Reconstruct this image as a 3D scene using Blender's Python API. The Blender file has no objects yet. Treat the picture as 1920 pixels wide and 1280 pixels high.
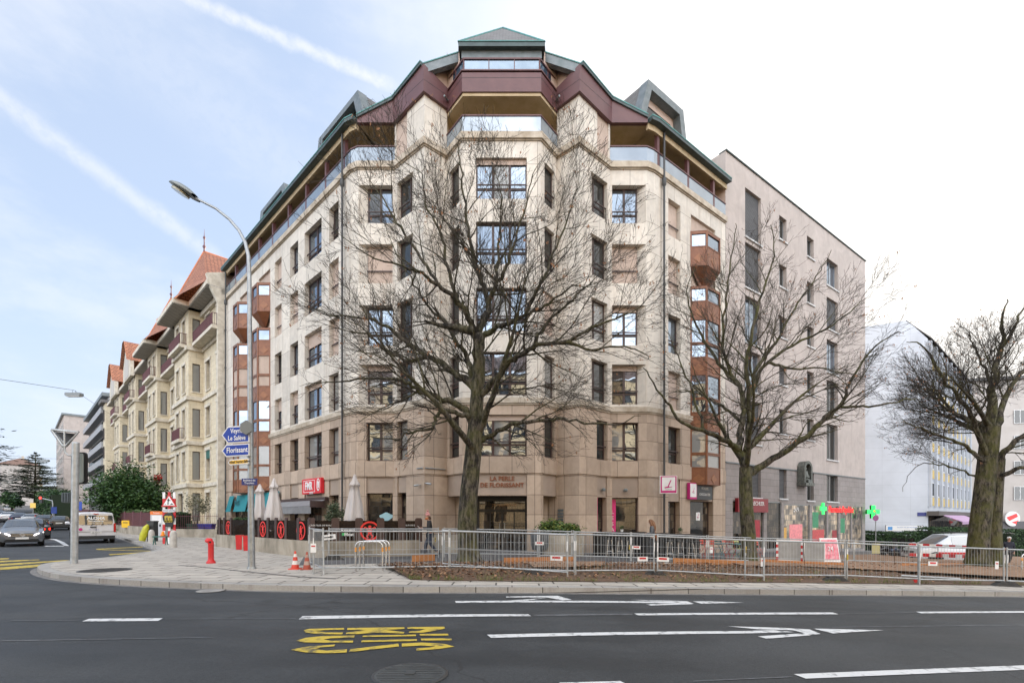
import bpy, bmesh, math, random
from math import sin, cos, pi, radians, sqrt, atan2
from mathutils import Vector, Matrix
S = bpy.context.scene
COL = S.collection
R = random.Random(7)
F, CX, HY, H = 910.0, 960.0, 970.0, 1.7
cd = bpy.data.cameras.new('camera'); cam = bpy.data.objects.new('camera', cd); COL.objects.link(cam)
cd.sensor_width = 36; cd.lens = F/1920*36; cd.shift_y = (HY-640)/1920
cd.clip_start = .05; cd.clip_end = 9000
cam.location = (0, 0, H); cam.rotation_euler = (pi/2, 0, 0); S.camera = cam
SUN_AZ, SUN_EL = radians(37.5), radians(15.5)     # azimuth from +Y towards +X
sund = bpy.data.lights.new('sun', 'SUN'); sun = bpy.data.objects.new('sun', sund); COL.objects.link(sun)
sund.energy = 3.2; sund.angle = radians(.6); sund.color = (1, .86, .68)
sd = Vector((sin(SUN_AZ)*cos(SUN_EL), cos(SUN_AZ)*cos(SUN_EL), sin(SUN_EL)))
sun.rotation_euler = (-sd).to_track_quat('-Z', 'Y').to_euler()
S.view_settings.view_transform = 'Standard'; S.view_settings.look = 'None'
S.view_settings.exposure = EXPO = 1.86; S.view_settings.gamma = 1
S.cycles.max_bounces = 6; S.cycles.diffuse_bounces = 3; S.cycles.glossy_bounces = 3; S.cycles.transparent_max_bounces = 8
S.cycles.transmission_bounces = 4; S.cycles.caustics_reflective = False; S.cycles.caustics_refractive = False
W = bpy.data.worlds.new('World'); S.world = W; W.use_nodes = True
def build_world():
 nt = W.node_tree; n = nt.nodes; l = nt.links; n.clear()
 out = n.new('ShaderNodeOutputWorld'); bg = n.new('ShaderNodeBackground'); bg.inputs[1].default_value = SKY_STRENGTH
 sky = n.new('ShaderNodeTexSky'); sky.sky_type = 'NISHITA'; sky.sun_disc = False
 sky.sun_elevation = SUN_EL; sky.sun_rotation = SUN_AZ; sky.altitude = 400; sky.air_density = 1.0; sky.dust_density = 1.2; sky.ozone_density = 1.6
 tc = n.new('ShaderNodeTexCoord'); nrm = n.new('ShaderNodeVectorMath'); nrm.operation = 'NORMALIZE'
 l.new(tc.outputs['Generated'], nrm.inputs[0])
 def math_(op, a, b=None, c=None):
  m = n.new('ShaderNodeMath'); m.operation = op
  for i, v in enumerate((a, b, c)):
   if v is None: continue
   if isinstance(v, (int, float)): m.inputs[i].default_value = v
   else: l.new(v, m.inputs[i])
  return m.outputs[0]
 def dot(v):
  d = n.new('ShaderNodeVectorMath'); d.operation = 'DOT_PRODUCT'; l.new(nrm.outputs[0], d.inputs[0]); d.inputs[1].default_value = v
  return d.outputs['Value']
 def ramp(x, a, b, lo=0., hi=1.):
  m = n.new('ShaderNodeMapRange'); m.interpolation_type = 'SMOOTHSTEP'; l.new(x, m.inputs[0])
  m.inputs[1].default_value = a; m.inputs[2].default_value = b; m.inputs[3].default_value = lo; m.inputs[4].default_value = hi
  return m.outputs[0]
 def noise(scale, det, rough, mapping):
  mp = n.new('ShaderNodeMapping'); l.new(nrm.outputs[0], mp.inputs[0]); mp.inputs['Scale'].default_value = mapping
  t = n.new('ShaderNodeTexNoise'); l.new(mp.outputs[0], t.inputs['Vector'])
  t.inputs['Scale'].default_value = scale; t.inputs['Detail'].default_value = det; t.inputs['Roughness'].default_value = rough
  return t.outputs['Fac']
 def dirv(px, py): return Vector(((px-CX)/F, 1, (HY-py)/F)).normalized()
 fine = noise(26, 5, .65, (1, 1, 1)); soft = noise(3.2, 6, .6, (1, 1, 2.2)); puff = noise(60, 3, .6, (1, 1, 1))
 cover = math_('MULTIPLY', ramp(soft, .42, .72), .36)
 for (a, b, w0, amt, soft_end, endpx) in (((360, 0), (745, 165), .0075, .55, .04, (735, 160)), ((0, 185), (400, 480), .012, .40, .3, (470, 540)),
                                             ((0, 520), (330, 600), .03, .18, .2, None), ((150, 0), (560, 330), .05, .16, .2, None)):
  da, db = dirv(*a), dirv(*b); nn = da.cross(db).normalized(); dd = dot(nn)
  wob = math_('MULTIPLY_ADD', fine, .018, -.009)
  dist = math_('ABSOLUTE', math_('ADD', dd, wob))
  band = ramp(dist, 0., w0*1.7, 1., 0.)
  if endpx:
   t = (db-da*da.dot(db)).normalized(); e = dirv(*endpx)
   along = dot(t); en = e.dot(t)
   band = math_('MULTIPLY', band, ramp(along, en-soft_end*.5, en+soft_end*.5, 1., 0.))
  band = math_('MULTIPLY', band, math_('MULTIPLY', ramp(puff, .25, .6, .55, 1.), amt))
  cover = math_('MAXIMUM', cover, band)
 sunward = ramp(dot(Vector((sin(SUN_AZ+.25), cos(SUN_AZ+.25), .35)).normalized()), .38, .95)
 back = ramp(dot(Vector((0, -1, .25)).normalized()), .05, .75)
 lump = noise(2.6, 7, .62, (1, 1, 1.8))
 backfill = math_('MULTIPLY', back, ramp(lump, .38, .56, .35, 1.))
 def mixc(f, a, b):
  m = n.new('ShaderNodeMix'); m.data_type = 'RGBA'
  l.new(f, m.inputs[0])
  for i, v in ((6, a), (7, b)):
   if isinstance(v, tuple): m.inputs[i].default_value = (*v, 1)
   else: l.new(v, m.inputs[i])
  return m.outputs[2]
 hor = ramp(dot((0, 0, 1)), 0., .40, .8, .0)
 c = mixc(hor, sky.outputs[0], HZN)
 c = mixc(math_('MULTIPLY', ramp(dot(Vector((-.2, 1, .6)).normalized()), .1, .9), .7), c, VEIL)
 c = mixc(cover, c, CLOUD)
 c = mixc(sunward, c, SUNVEIL)
 c = mixc(backfill, c, BACKFILL)  # bright patches added to the unseen sky behind the camera, filling the shaded facades
 l.new(c, bg.inputs[0]); l.new(bg.outputs[0], out.inputs[0])
SKY_STRENGTH = .095
VEIL = (2.05, 2.38, 3.0); HZN = (2.7, 2.8, 3.05); CLOUD = (3.3, 3.3, 3.35); SUNVEIL = (4.3, 4.15, 3.95); BACKFILL = (11.2, 11.4, 11.8)
build_world()
def gz(x, y):
 s = x+.1*(y-11); f = .5*(s+sqrt(s*s+9))-1.5
 d = -.715*x+.699*y-62; r = .5*(d+sqrt(d*d+150))
 return -.04*f+.028*r
def G(px, py, off=0.):
 """the ground point under a pixel of the survey photo"""
 k, m = (px-CX)/F, (HY-py)/F
 y = 3.
 lo, hi = 2., 400.
 for _ in range(50):
  mid = (lo+hi)/2
  if H+m*mid > gz(k*mid, mid)+off: lo = mid
  else: hi = mid
 return Vector((k*lo, lo, gz(k*lo, lo)+off))
def P(px, py, y): return Vector(((px-CX)/F*y, y, H+(HY-py)/F*y))
def V(*a): return Vector(a)
OFF = {}
def link(o): COL.objects.link(o); return o
def props(o, label=None, cat=None, group=None, kind=None):
 if label: o['label'] = label
 if cat: o['category'] = cat
 if group: o['group'] = group
 if kind: o['kind'] = kind
 return o
def thing(name, label, cat, loc=(0, 0, 0), group=None):
 o = link(bpy.data.objects.new(name, None)); o.location = loc; o.empty_display_size = .2
 OFF[o.name] = Vector(loc); return props(o, label, cat, group)
def dup(root, loc=None, rotz=None, label=None, group=None):
 r = link(root.copy())
 if loc is not None: r.location = loc
 if rotz is not None: r.rotation_euler = (0, 0, rotz)
 props(r, label, None, group)
 for ch in list(root.children):
  c = link(ch.copy()); c.parent = r
  for g in ch.children:
   d = link(g.copy()); d.parent = c
 return r
class MB:
 def __init__(s): s.v = []; s.f = []; s.sm = []; s.mi = []; s.m = 0
 def add(s, vs, fs, smooth=False):
  b = len(s.v); s.v += [Vector(p) for p in vs]
  for f in fs: s.f.append([i+b for i in f]); s.sm.append(smooth); s.mi.append(s.m)
  return s
 def poly(s, pts): return s.add(pts, [list(range(len(pts)))])
 def hexa(s, p):   # 8 points: bottom ring, top ring
  return s.add(p, [(3, 2, 1, 0), (4, 5, 6, 7), (0, 1, 5, 4), (1, 2, 6, 5), (2, 3, 7, 6), (3, 0, 4, 7)])
 def box(s, x0, x1, y0, y1, z0, z1):
  return s.hexa([(x0, y0, z0), (x1, y0, z0), (x1, y1, z0), (x0, y1, z0), (x0, y0, z1), (x1, y0, z1), (x1, y1, z1), (x0, y1, z1)])
 def obox(s, c, dx, dy, dz, ax, ay=None):   # oriented box, half sizes, local x axis ax
  c = Vector(c); ax = Vector(ax).normalized()
  ay = Vector(ay).normalized() if ay is not None else Vector((-ax.y, ax.x, 0)).normalized()
  az = ax.cross(ay)
  return s.hexa([c+ax*(i*dx)+ay*(j*dy)+az*(k*dz) for k in (-1, 1) for i, j in ((-1, -1), (1, -1), (1, 1), (-1, 1))])
 def prism(s, pts, z0, z1):
  n = len(pts); a = [(p[0], p[1], z0) for p in pts]; b = [(p[0], p[1], z1) for p in pts]
  return s.add(a+b, [tuple(range(n))[::-1], tuple(range(n, 2*n))]+[(i, (i+1) % n, n+(i+1) % n, n+i) for i in range(n)])
 def extr(s, pts, vec):   # planar 3-D polygon extruded along vec
  n = len(pts); v = Vector(vec); a = [Vector(p) for p in pts]; b = [p+v for p in a]
  return s.add(a+b, [tuple(range(n))[::-1], tuple(range(n, 2*n))]+[(i, (i+1) % n, n+(i+1) % n, n+i) for i in range(n)])
 def tube(s, pts, r, n=6, cap=True, smooth=True):
  pts = [Vector(p) for p in pts]; rs = r if isinstance(r, (list, tuple)) else [r]*len(pts)
  vs = []; ref = None
  for i, p in enumerate(pts):
   t = (pts[min(i+1, len(pts)-1)]-pts[max(i-1, 0)])
   t = t.normalized() if t.length > 1e-9 else Vector((0, 0, 1))
   if ref is None: ref = Vector((1, 0, 0)) if abs(t.x) < .8 else Vector((0, 1, 0))
   a = (ref-t*ref.dot(t)).normalized(); ref = a; b = t.cross(a)
   for k in range(n):
    an = 2*pi*k/n; vs.append(p+(a*cos(an)+b*sin(an))*rs[i])
  fs = [(i*n+k, i*n+(k+1) % n, (i+1)*n+(k+1) % n, (i+1)*n+k) for i in range(len(pts)-1) for k in range(n)]
  s.add(vs, fs, smooth)
  if cap:
   m = (len(pts)-1)*n; s.add(vs[:n], [tuple(range(n))[::-1]]); s.add(vs[m:], [tuple(range(n))])
  return s
 def lathe(s, prof, c=(0, 0, 0), n=16, axis='z', smooth=True, wob=None):
  vs = []
  for i, (r, h) in enumerate(prof):
   for k in range(n):
    a = 2*pi*k/n; rr = r*(wob(a, i) if wob else 1)
    x, y = rr*cos(a), rr*sin(a)
    p = (x, y, h) if axis == 'z' else ((h, x, y) if axis == 'x' else (y, h, x))
    vs.append(Vector(p)+Vector(c))
  fs = [(i*n+k, i*n+(k+1) % n, (i+1)*n+(k+1) % n, (i+1)*n+k) for i in range(len(prof)-1) for k in range(n)]
  fs2 = [tuple(range(n))[::-1], tuple((len(prof)-1)*n+k for k in range(n))]
  s.add(vs, fs, smooth)
  s.add(vs[:n], [tuple(range(n))[::-1]]); s.add(vs[-n:], [tuple(range(n))])
  return s
 def build(s, name, mats, parent=None, sharp=None, uv=True):
  off = OFF.get(parent.name, Vector()) if parent else Vector()
  me = bpy.data.meshes.new(name); me.from_pydata([p-off for p in s.v], [], s.f)
  for m in (mats if isinstance(mats, (list, tuple)) else [mats]): me.materials.append(m)
  me.polygons.foreach_set('use_smooth', s.sm)
  if any(s.mi): me.polygons.foreach_set('material_index', s.mi)
  if uv:
   ul = me.uv_layers.new(name='m').data
   for p in me.polygons:
    nx, ny, nz = p.normal
    if abs(nz) < .75:
     q = sqrt(nx*nx+ny*ny) or 1; tx, ty = -ny/q, nx/q
     for li, vi in zip(p.loop_indices, p.vertices):
      w = s.v[vi]; ul[li].uv = (w.x*tx+w.y*ty, w.z)
    else:
     for li, vi in zip(p.loop_indices, p.vertices):
      w = s.v[vi]; ul[li].uv = (w.x, w.y)
  if sharp: me.set_sharp_from_angle(angle=radians(sharp))
  o = link(bpy.data.objects.new(name, me))
  if parent: o.parent = parent; OFF[o.name] = off
  return o
def rect_sweep(mb, pts, z0, z1, wo, wi=0., closed=False):
 """a band of rectangular section along a plan polyline, mitred; outside is to the right of travel"""
 n = len(pts); P2 = [Vector((p[0], p[1])) for p in pts]
 def offs(w):
  out = []
  for i, p in enumerate(P2):
   ds = []
   if i > 0 or closed: ds.append((p-P2[i-1]).normalized())
   if i < n-1 or closed: ds.append((P2[(i+1) % n]-p).normalized())
   ns = [Vector((d.y, -d.x)) for d in ds]
   m = sum(ns, Vector((0, 0)))/len(ns)
   m = m/m.length_squared if m.length_squared > .05 else ns[0]
   out.append(p+m*w)
  return out
 o, i_ = offs(wo), offs(wi)
 zz0 = z0 if isinstance(z0, (list, tuple)) else [z0]*n; zz1 = z1 if isinstance(z1, (list, tuple)) else [z1]*n
 vs = []
 for k in range(n): vs += [(*o[k], zz0[k]), (*o[k], zz1[k]), (*i_[k], zz1[k]), (*i_[k], zz0[k])]
 fs = []
 for k in range(n if closed else n-1):
  a, b = k*4, ((k+1) % n)*4
  for e in range(4): fs.append((a+e, b+e, b+(e+1) % 4, a+(e+1) % 4))
 if not closed: fs += [(0, 1, 2, 3), ((n-1)*4+3, (n-1)*4+2, (n-1)*4+1, (n-1)*4)]
 return mb.add(vs, fs)
class Fac:
 """a facade plane: a = its end on the viewer's left, b = its other end; w grows towards the viewer"""
 def __init__(s, a, b):
  s.a = Vector((a[0], a[1])); s.b = Vector((b[0], b[1])); s.d = (s.b-s.a).normalized(); s.n = Vector((s.d.y, -s.d.x)); s.L = (s.b-s.a).length
 def p(s, u, z, w=0.): q = s.a+s.d*u+s.n*w; return Vector((q.x, q.y, z))
 def u(s, px, w=0.):
  k = (px-CX)/F; a = s.a+s.n*w
  return (k*a.y-a.x)/(s.d.x-k*s.d.y)
 def yat(s, u, w=0.): return (s.a+s.d*u+s.n*w).y
 def z(s, px, py, w=0.): return H+(HY-py)/F*s.yat(s.u(px, w), w)
 def box(s, mb, u0, u1, z0, z1, w0, w1):
  return mb.hexa([s.p(u0, z0, w1), s.p(u1, z0, w1), s.p(u1, z0, w0), s.p(u0, z0, w0), s.p(u0, z1, w1), s.p(u1, z1, w1), s.p(u1, z1, w0), s.p(u0, z1, w0)])
 def wall(s, mb, ops, z0, z1, dep=.3, u0=0., u1=None):
  u1 = s.L if u1 is None else u1
  us = sorted({round(x, 4) for x in [u0, u1]+[w for o in ops for w in (o[0]-(o[5] if len(o) > 5 else 0), o[1]+(o[6] if len(o) > 5 else 0))] if u0-1e-4 <= x <= u1+1e-4})
  zs = sorted({round(x, 4) for x in [z0, z1]+[o[i] for o in ops for i in (2, 3)] if z0-1e-4 <= x <= z1+1e-4})
  for i in range(len(us)-1):
   zstart = None
   for j in range(len(zs)-1):
    cu, cz = (us[i]+us[i+1])/2, (zs[j]+zs[j+1])/2
    hole = any(o[0]-(o[5] if len(o) > 5 else 0) < cu < o[1]+(o[6] if len(o) > 5 else 0) and o[2] < cz < o[3] for o in ops)
    if hole: continue
    mb.poly([s.p(us[i], zs[j]), s.p(us[i+1], zs[j]), s.p(us[i+1], zs[j+1]), s.p(us[i], zs[j+1])])
  for o in ops:
   a, b, c, d = o[:4]; dp = o[4] if len(o) > 4 else dep
   e, g = (o[5], o[6]) if len(o) > 5 else (0, 0)
   A = [s.p(a-e, c), s.p(a-e, d), s.p(b+g, d), s.p(b+g, c)]; B = [s.p(a, c, -dp), s.p(a, d, -dp), s.p(b, d, -dp), s.p(b, c, -dp)]
   for i in range(4): j = (i+1) % 4; mb.poly([A[i], A[j], B[j], B[i]])
  return mb
FONT_CACHE = {}
def text_mesh(txt, size, mat, name, parent, org, ax, up, ext=.01, align='CENTER', bold=0., sx=1., thick_both=False):
 """raised lettering; org = middle of the line, ax = reading direction, up = upward direction"""
 cu = bpy.data.curves.new('t', 'FONT'); cu.body = txt; cu.size = size; cu.extrude = ext; cu.align_x = align; cu.align_y = 'CENTER'; cu.offset = bold; cu.resolution_u = 2
 o = link(bpy.data.objects.new('t', cu)); bpy.context.view_layer.update()
 me = bpy.data.meshes.new_from_object(o.evaluated_get(bpy.context.evaluated_depsgraph_get()))
 bpy.data.objects.remove(o); bpy.data.curves.remove(cu)
 ax = Vector(ax).normalized(); up = Vector(up).normalized(); nn = ax.cross(up)
 off = OFF.get(parent.name, Vector()) if parent else Vector()
 for v in me.vertices: v.co = Vector(org)-off+ax*(v.co.x*sx)+up*v.co.y+nn*(v.co.z+ext)
 me.materials.clear(); me.materials.append(mat); me.name = name
 ob = link(bpy.data.objects.new(name, me))
 if parent: ob.parent = parent; OFF[ob.name] = off
 return ob
MATS = {}
def mat(name, c, rough=.6, metal=0., c2=None, sc=6., det=5., bump=0., bsc=None, spec=.5, emit=0., stretch=None, fac=(.35, .65), coat=0., ecol=None):
 if name in MATS: return MATS[name]
 m = bpy.data.materials.new(name); m.use_nodes = True; nt = m.node_tree; n = nt.nodes; l = nt.links
 b = n['Principled BSDF']; b.inputs['Base Color'].default_value = (*c, 1); b.inputs['Roughness'].default_value = rough; b.inputs['Metallic'].default_value = metal
 b.inputs['Specular IOR Level'].default_value = spec; b.inputs['Coat Weight'].default_value = coat
 if emit: b.inputs['Emission Color'].default_value = (*(ecol or c), 1); b.inputs['Emission Strength'].default_value = emit
 tc = n.new('ShaderNodeTexCoord'); geo = n.new('ShaderNodeNewGeometry')
 if c2 or bump:
  mp = n.new('ShaderNodeMapping'); l.new(geo.outputs['Position'], mp.inputs[0])
  if stretch: mp.inputs['Scale'].default_value = stretch
  t = n.new('ShaderNodeTexNoise'); l.new(mp.outputs[0], t.inputs['Vector']); t.inputs['Scale'].default_value = sc; t.inputs['Detail'].default_value = det; t.inputs['Roughness'].default_value = .6
 if c2:
  r = n.new('ShaderNodeMapRange'); l.new(t.outputs['Fac'], r.inputs[0]); r.inputs[1].default_value, r.inputs[2].default_value = fac
  x = n.new('ShaderNodeMix'); x.data_type = 'RGBA'; l.new(r.outputs[0], x.inputs[0]); x.inputs[6].default_value = (*c, 1); x.inputs[7].default_value = (*c2, 1)
  l.new(x.outputs[2], b.inputs['Base Color'])
 if bump:
  t2 = t
  if bsc:
   t2 = n.new('ShaderNodeTexNoise'); l.new(geo.outputs['Position'], t2.inputs['Vector']); t2.inputs['Scale'].default_value = bsc; t2.inputs['Detail'].default_value = 4
  bp = n.new('ShaderNodeBump'); bp.inputs['Strength'].default_value = bump; bp.inputs['Distance'].default_value = .02
  l.new(t2.outputs['Fac'], bp.inputs['Height']); l.new(bp.outputs[0], b.inputs['Normal'])
 MATS[name] = m; return m
def masonry(name, c, c2, mortar, bw, bh, mw=.008, off=.5, rough=.75, streak=.35, sc=1.3, bump=.25, var=.5, dirt=(.12, .09, .06), dirt_amt=.35, sx=0., sy=0.):
 """slabs, blocks, paving or tiles from the metre UVs, with per-slab tone, veins and rain streaks"""
 if name in MATS: return MATS[name]
 m = bpy.data.materials.new(name); m.use_nodes = True; nt = m.node_tree; n = nt.nodes; l = nt.links
 b = n['Principled BSDF']; b.inputs['Roughness'].default_value = rough
 uv = n.new('ShaderNodeUVMap'); uv.uv_map = 'm'; geo = n.new('ShaderNodeNewGeometry')
 mp = n.new('ShaderNodeMapping'); l.new(uv.outputs[0], mp.inputs[0]); mp.inputs['Location'].default_value = (sx, sy, 0)
 br = n.new('ShaderNodeTexBrick'); l.new(mp.outputs[0], br.inputs['Vector']); br.offset = off; br.inputs['Scale'].default_value = 1.
 br.inputs['Brick Width'].default_value = bw; br.inputs['Row Height'].default_value = bh; br.inputs['Mortar Size'].default_value = mw; br.inputs['Mortar Smooth'].default_value = .2; br.inputs['Bias'].default_value = 0
 def mixn(a, b_, f=.5): return tuple(a[i]*(1-f)+b_[i]*f for i in range(3))
 br.inputs['Color1'].default_value = (*mixn(c, c2, .5-var/2), 1); br.inputs['Color2'].default_value = (*mixn(c, c2, .5+var/2), 1); br.inputs['Mortar'].default_value = (*mortar, 1)
 t = n.new('ShaderNodeTexNoise'); l.new(geo.outputs['Position'], t.inputs['Vector']); t.inputs['Scale'].default_value = sc; t.inputs['Detail'].default_value = 7; t.inputs['Roughness'].default_value = .65; t.inputs['Distortion'].default_value = .6
 r = n.new('ShaderNodeMapRange'); l.new(t.outputs['Fac'], r.inputs[0]); r.inputs[1].default_value = .3; r.inputs[2].default_value = .7; r.inputs[3].default_value = .86; r.inputs[4].default_value = 1.1
 mul = n.new('ShaderNodeMix'); mul.data_type = 'RGBA'; mul.blend_type = 'MULTIPLY'; mul.inputs[0].default_value = 1; l.new(br.outputs['Color'], mul.inputs[6]); l.new(r.outputs[0], mul.inputs[7])
 ms = n.new('ShaderNodeMapping'); l.new(geo.outputs['Position'], ms.inputs[0]); ms.inputs['Scale'].default_value = (2.2, 2.2, .22)
 t3 = n.new('ShaderNodeTexNoise'); l.new(ms.outputs[0], t3.inputs['Vector']); t3.inputs['Scale'].default_value = 1.1; t3.inputs['Detail'].default_value = 8; t3.inputs['Roughness'].default_value = .7
 r3 = n.new('ShaderNodeMapRange'); l.new(t3.outputs['Fac'], r3.inputs[0]); r3.inputs[1].default_value = .52; r3.inputs[2].default_value = .8; r3.inputs[3].default_value = 0; r3.inputs[4].default_value = dirt_amt
 dm = n.new('ShaderNodeMix'); dm.data_type = 'RGBA'; l.new(r3.outputs[0], dm.inputs[0]); l.new(mul.outputs[2], dm.inputs[6]); dm.inputs[7].default_value = (*dirt, 1)
 l.new(dm.outputs[2], b.inputs['Base Color'])
 if bump:
  tb = n.new('ShaderNodeTexNoise'); l.new(geo.outputs['Position'], tb.inputs['Vector']); tb.inputs['Scale'].default_value = 40; tb.inputs['Detail'].default_value = 4
  ad = n.new('ShaderNodeMath'); ad.operation = 'MULTIPLY_ADD'; l.new(br.outputs['Fac'], ad.inputs[0]); ad.inputs[1].default_value = -1.; l.new(tb.outputs['Fac'], ad.inputs[2])
  bp = n.new('ShaderNodeBump'); bp.inputs['Strength'].default_value = bump; bp.inputs['Distance'].default_value = .01; l.new(ad.outputs[0], bp.inputs['Height']); l.new(bp.outputs[0], b.inputs['Normal'])
 MATS[name] = m; return m
def glass_mat(name, base, refl=.35, rough=.02, stripes=None, tint=(1, 1, 1), wav=.02, shelf=False, rmax=.75, emit=0):
 """a window pane: dim room (or curtain folds) under a reflecting sheet"""
 if name in MATS: return MATS[name]
 m = bpy.data.materials.new(name); m.use_nodes = True; nt = m.node_tree; n = nt.nodes; l = nt.links; n.clear()
 out = n.new('ShaderNodeOutputMaterial'); d = n.new('ShaderNodeBsdfDiffuse'); g = n.new('ShaderNodeBsdfGlossy'); mx = n.new('ShaderNodeMixShader')
 uv = n.new('ShaderNodeUVMap'); uv.uv_map = 'm'; geo = n.new('ShaderNodeNewGeometry')
 t = n.new('ShaderNodeTexNoise'); l.new(geo.outputs['Position'], t.inputs['Vector']); t.inputs['Scale'].default_value = .9; t.inputs['Detail'].default_value = 3
 cr = n.new('ShaderNodeMix'); cr.data_type = 'RGBA'; cr.inputs[6].default_value = (*[x*.55 for x in base], 1); cr.inputs[7].default_value = (*[min(1, x*1.4) for x in base], 1)
 if stripes:
  wv = n.new('ShaderNodeTexWave'); l.new(uv.outputs[0], wv.inputs['Vector']); wv.inputs['Scale'].default_value = stripes; wv.inputs['Distortion'].default_value = 1.5; wv.inputs['Detail'].default_value = 1; l.new(wv.outputs['Fac'], cr.inputs[0])
 else: l.new(t.outputs['Fac'], cr.inputs[0])
 if shelf:
  br = n.new('ShaderNodeTexBrick'); l.new(uv.outputs[0], br.inputs['Vector']); br.inputs['Scale'].default_value = 1; br.inputs['Brick Width'].default_value = .27; br.inputs['Row Height'].default_value = .38; br.inputs['Mortar Size'].default_value = .025; br.inputs['Color1'].default_value = (.015, .013, .012, 1); br.inputs['Color2'].default_value = (.17, .13, .09, 1); br.inputs['Mortar'].default_value = (.05, .045, .04, 1)
  cr.inputs[6].default_value = (.012, .012, .012, 1); l.new(br.outputs['Color'], cr.inputs[7]); mt = n.new('ShaderNodeMapRange'); l.new(t.outputs['Fac'], mt.inputs[0]); mt.inputs[1].default_value = .35; mt.inputs[2].default_value = .6; l.new(mt.outputs[0], cr.inputs[0])
 if emit: d = n.new('ShaderNodeEmission'); d.inputs[1].default_value = emit
 l.new(cr.outputs[2], d.inputs[0]); g.inputs[0].default_value = (*tint, 1); g.inputs['Roughness'].default_value = rough
 t2 = n.new('ShaderNodeTexNoise'); l.new(geo.outputs['Position'], t2.inputs['Vector']); t2.inputs['Scale'].default_value = 1.4; t2.inputs['Detail'].default_value = 1
 bp = n.new('ShaderNodeBump'); bp.inputs['Strength'].default_value = wav*10; bp.inputs['Distance'].default_value = .02; l.new(t2.outputs['Fac'], bp.inputs['Height']); l.new(bp.outputs[0], g.inputs['Normal'])
 fr = n.new('ShaderNodeFresnel'); fr.inputs[0].default_value = 1.4
 mr = n.new('ShaderNodeMapRange'); l.new(fr.outputs[0], mr.inputs[0]); mr.inputs[1].default_value = .04; mr.inputs[2].default_value = 1; mr.inputs[3].default_value = refl; mr.inputs[4].default_value = rmax
 l.new(mr.outputs[0], mx.inputs[0]); l.new(d.outputs[0], mx.inputs[1]); l.new(g.outputs[0], mx.inputs[2]); l.new(mx.outputs[0], out.inputs[0])
 MATS[name] = m; return m
def clear_mat(name, tint, amount, refl=.1):
 if name in MATS: return MATS[name]
 m = bpy.data.materials.new(name); m.use_nodes = True; nt = m.node_tree; n = nt.nodes; l = nt.links; n.clear()
 out = n.new('ShaderNodeOutputMaterial'); tr = n.new('ShaderNodeBsdfTransparent'); tr.inputs[0].default_value = (*tint, 1); g = n.new('ShaderNodeBsdfGlossy'); g.inputs['Roughness'].default_value = .03
 d = n.new('ShaderNodeBsdfDiffuse'); d.inputs[0].default_value = (*[x*.3 for x in tint], 1)
 a = n.new('ShaderNodeMixShader'); a.inputs[0].default_value = amount; l.new(tr.outputs[0], a.inputs[1]); l.new(d.outputs[0], a.inputs[2])
 b = n.new('ShaderNodeMixShader'); fr = n.new('ShaderNodeLayerWeight'); fr.inputs[0].default_value = refl; l.new(fr.outputs['Fresnel'], b.inputs[0]); l.new(a.outputs[0], b.inputs[1]); l.new(g.outputs[0], b.inputs[2]); l.new(b.outputs[0], out.inputs[0])
 MATS[name] = m; return m
M = {}
M['stone'] = masonry('travertine', (.66, .61, .54), (.53, .49, .435), (.20, .16, .13), 1.18, 1.5, .011, 0, dirt=(.36, .26, .17), dirt_amt=.55, var=1., sc=2.6)
M['stone_low'] = masonry('tan_stone', (.48, .375, .29), (.36, .28, .215), (.11, .08, .06), 1.05, .92, .013, .0, dirt=(.22, .15, .10), dirt_amt=.4, var=1., sc=2.4)
M['ledge'] = mat('ledge_stone', (.52, .46, .38), .8, c2=(.33, .27, .20), sc=2.2, det=8, bump=.2, bsc=30)
M['ledge_low'] = mat('ledge_low_stone', (.42, .33, .26), .8, c2=(.27, .20, .15), sc=2.2, det=8, bump=.2, bsc=30)
M['stucco'] = mat('cream_stucco', (.52, .41, .27), .85, c2=(.42, .33, .20), sc=2, bump=.15, bsc=60)
M['pinkwall'] = mat('pink_render', (.56, .43, .36), .85, c2=(.50, .38, .32), sc=2, bump=.1, bsc=50)
M['plum'] = mat('plum_panel', (.125, .055, .055), .42, c2=(.10, .042, .045), sc=1.5, bump=.02)
M['brown'] = mat('brown_frame', (.062, .034, .03), .45, c2=(.045, .025, .022), sc=8)
M['oriel'] = mat('bronze_frame', (.21, .078, .034), .4, c2=(.15, .056, .026), sc=4, metal=.15)
M['oriel_d'] = mat('bronze_diamond', (.26, .105, .045), .4, c2=(.20, .08, .035), sc=4, metal=.15)
M['shutter'] = masonry('roller_shutter', (.49, .385, .32), (.46, .36, .30), (.34, .26, .21), 30, .055, .004, 0, dirt_amt=.12, bump=.3, var=.3)
M['gutter'] = mat('patina_gutter', (.05, .065, .068), .5, c2=(.07, .10, .10), sc=3, metal=.3)
M['patina'] = mat('patina_copper', (.08, .27, .25), .55, c2=(.06, .16, .16), sc=4)
M['slate'] = masonry('slate_roof', (.17, .17, .17), (.12, .115, .115), (.05, .05, .05), .3, .16, .008, .5, bump=.5, dirt_amt=.2)
M['zinc'] = mat('grey_zinc', (.18, .20, .21), .45, metal=.3, c2=(.12, .145, .15), sc=3)
M['glassA'] = glass_mat('window_sky_glass', (.05, .06, .075), .36, tint=(.74, .86, 1))
M['glassB'] = glass_mat('window_curtain_glass', (.24, .24, .23), .12, stripes=7)
M['glassC'] = glass_mat('window_dark_glass', (.03, .032, .031), .09, rmax=.4)
M['rail_glass'] = glass_mat('railing_glass', (.16, .19, .22), .26, wav=.008, tint=(.86, .93, 1))
M['shop_glass'] = glass_mat('shop_glass', (.045, .042, .04), .06, wav=.01, shelf=True, rmax=.25)
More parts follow.
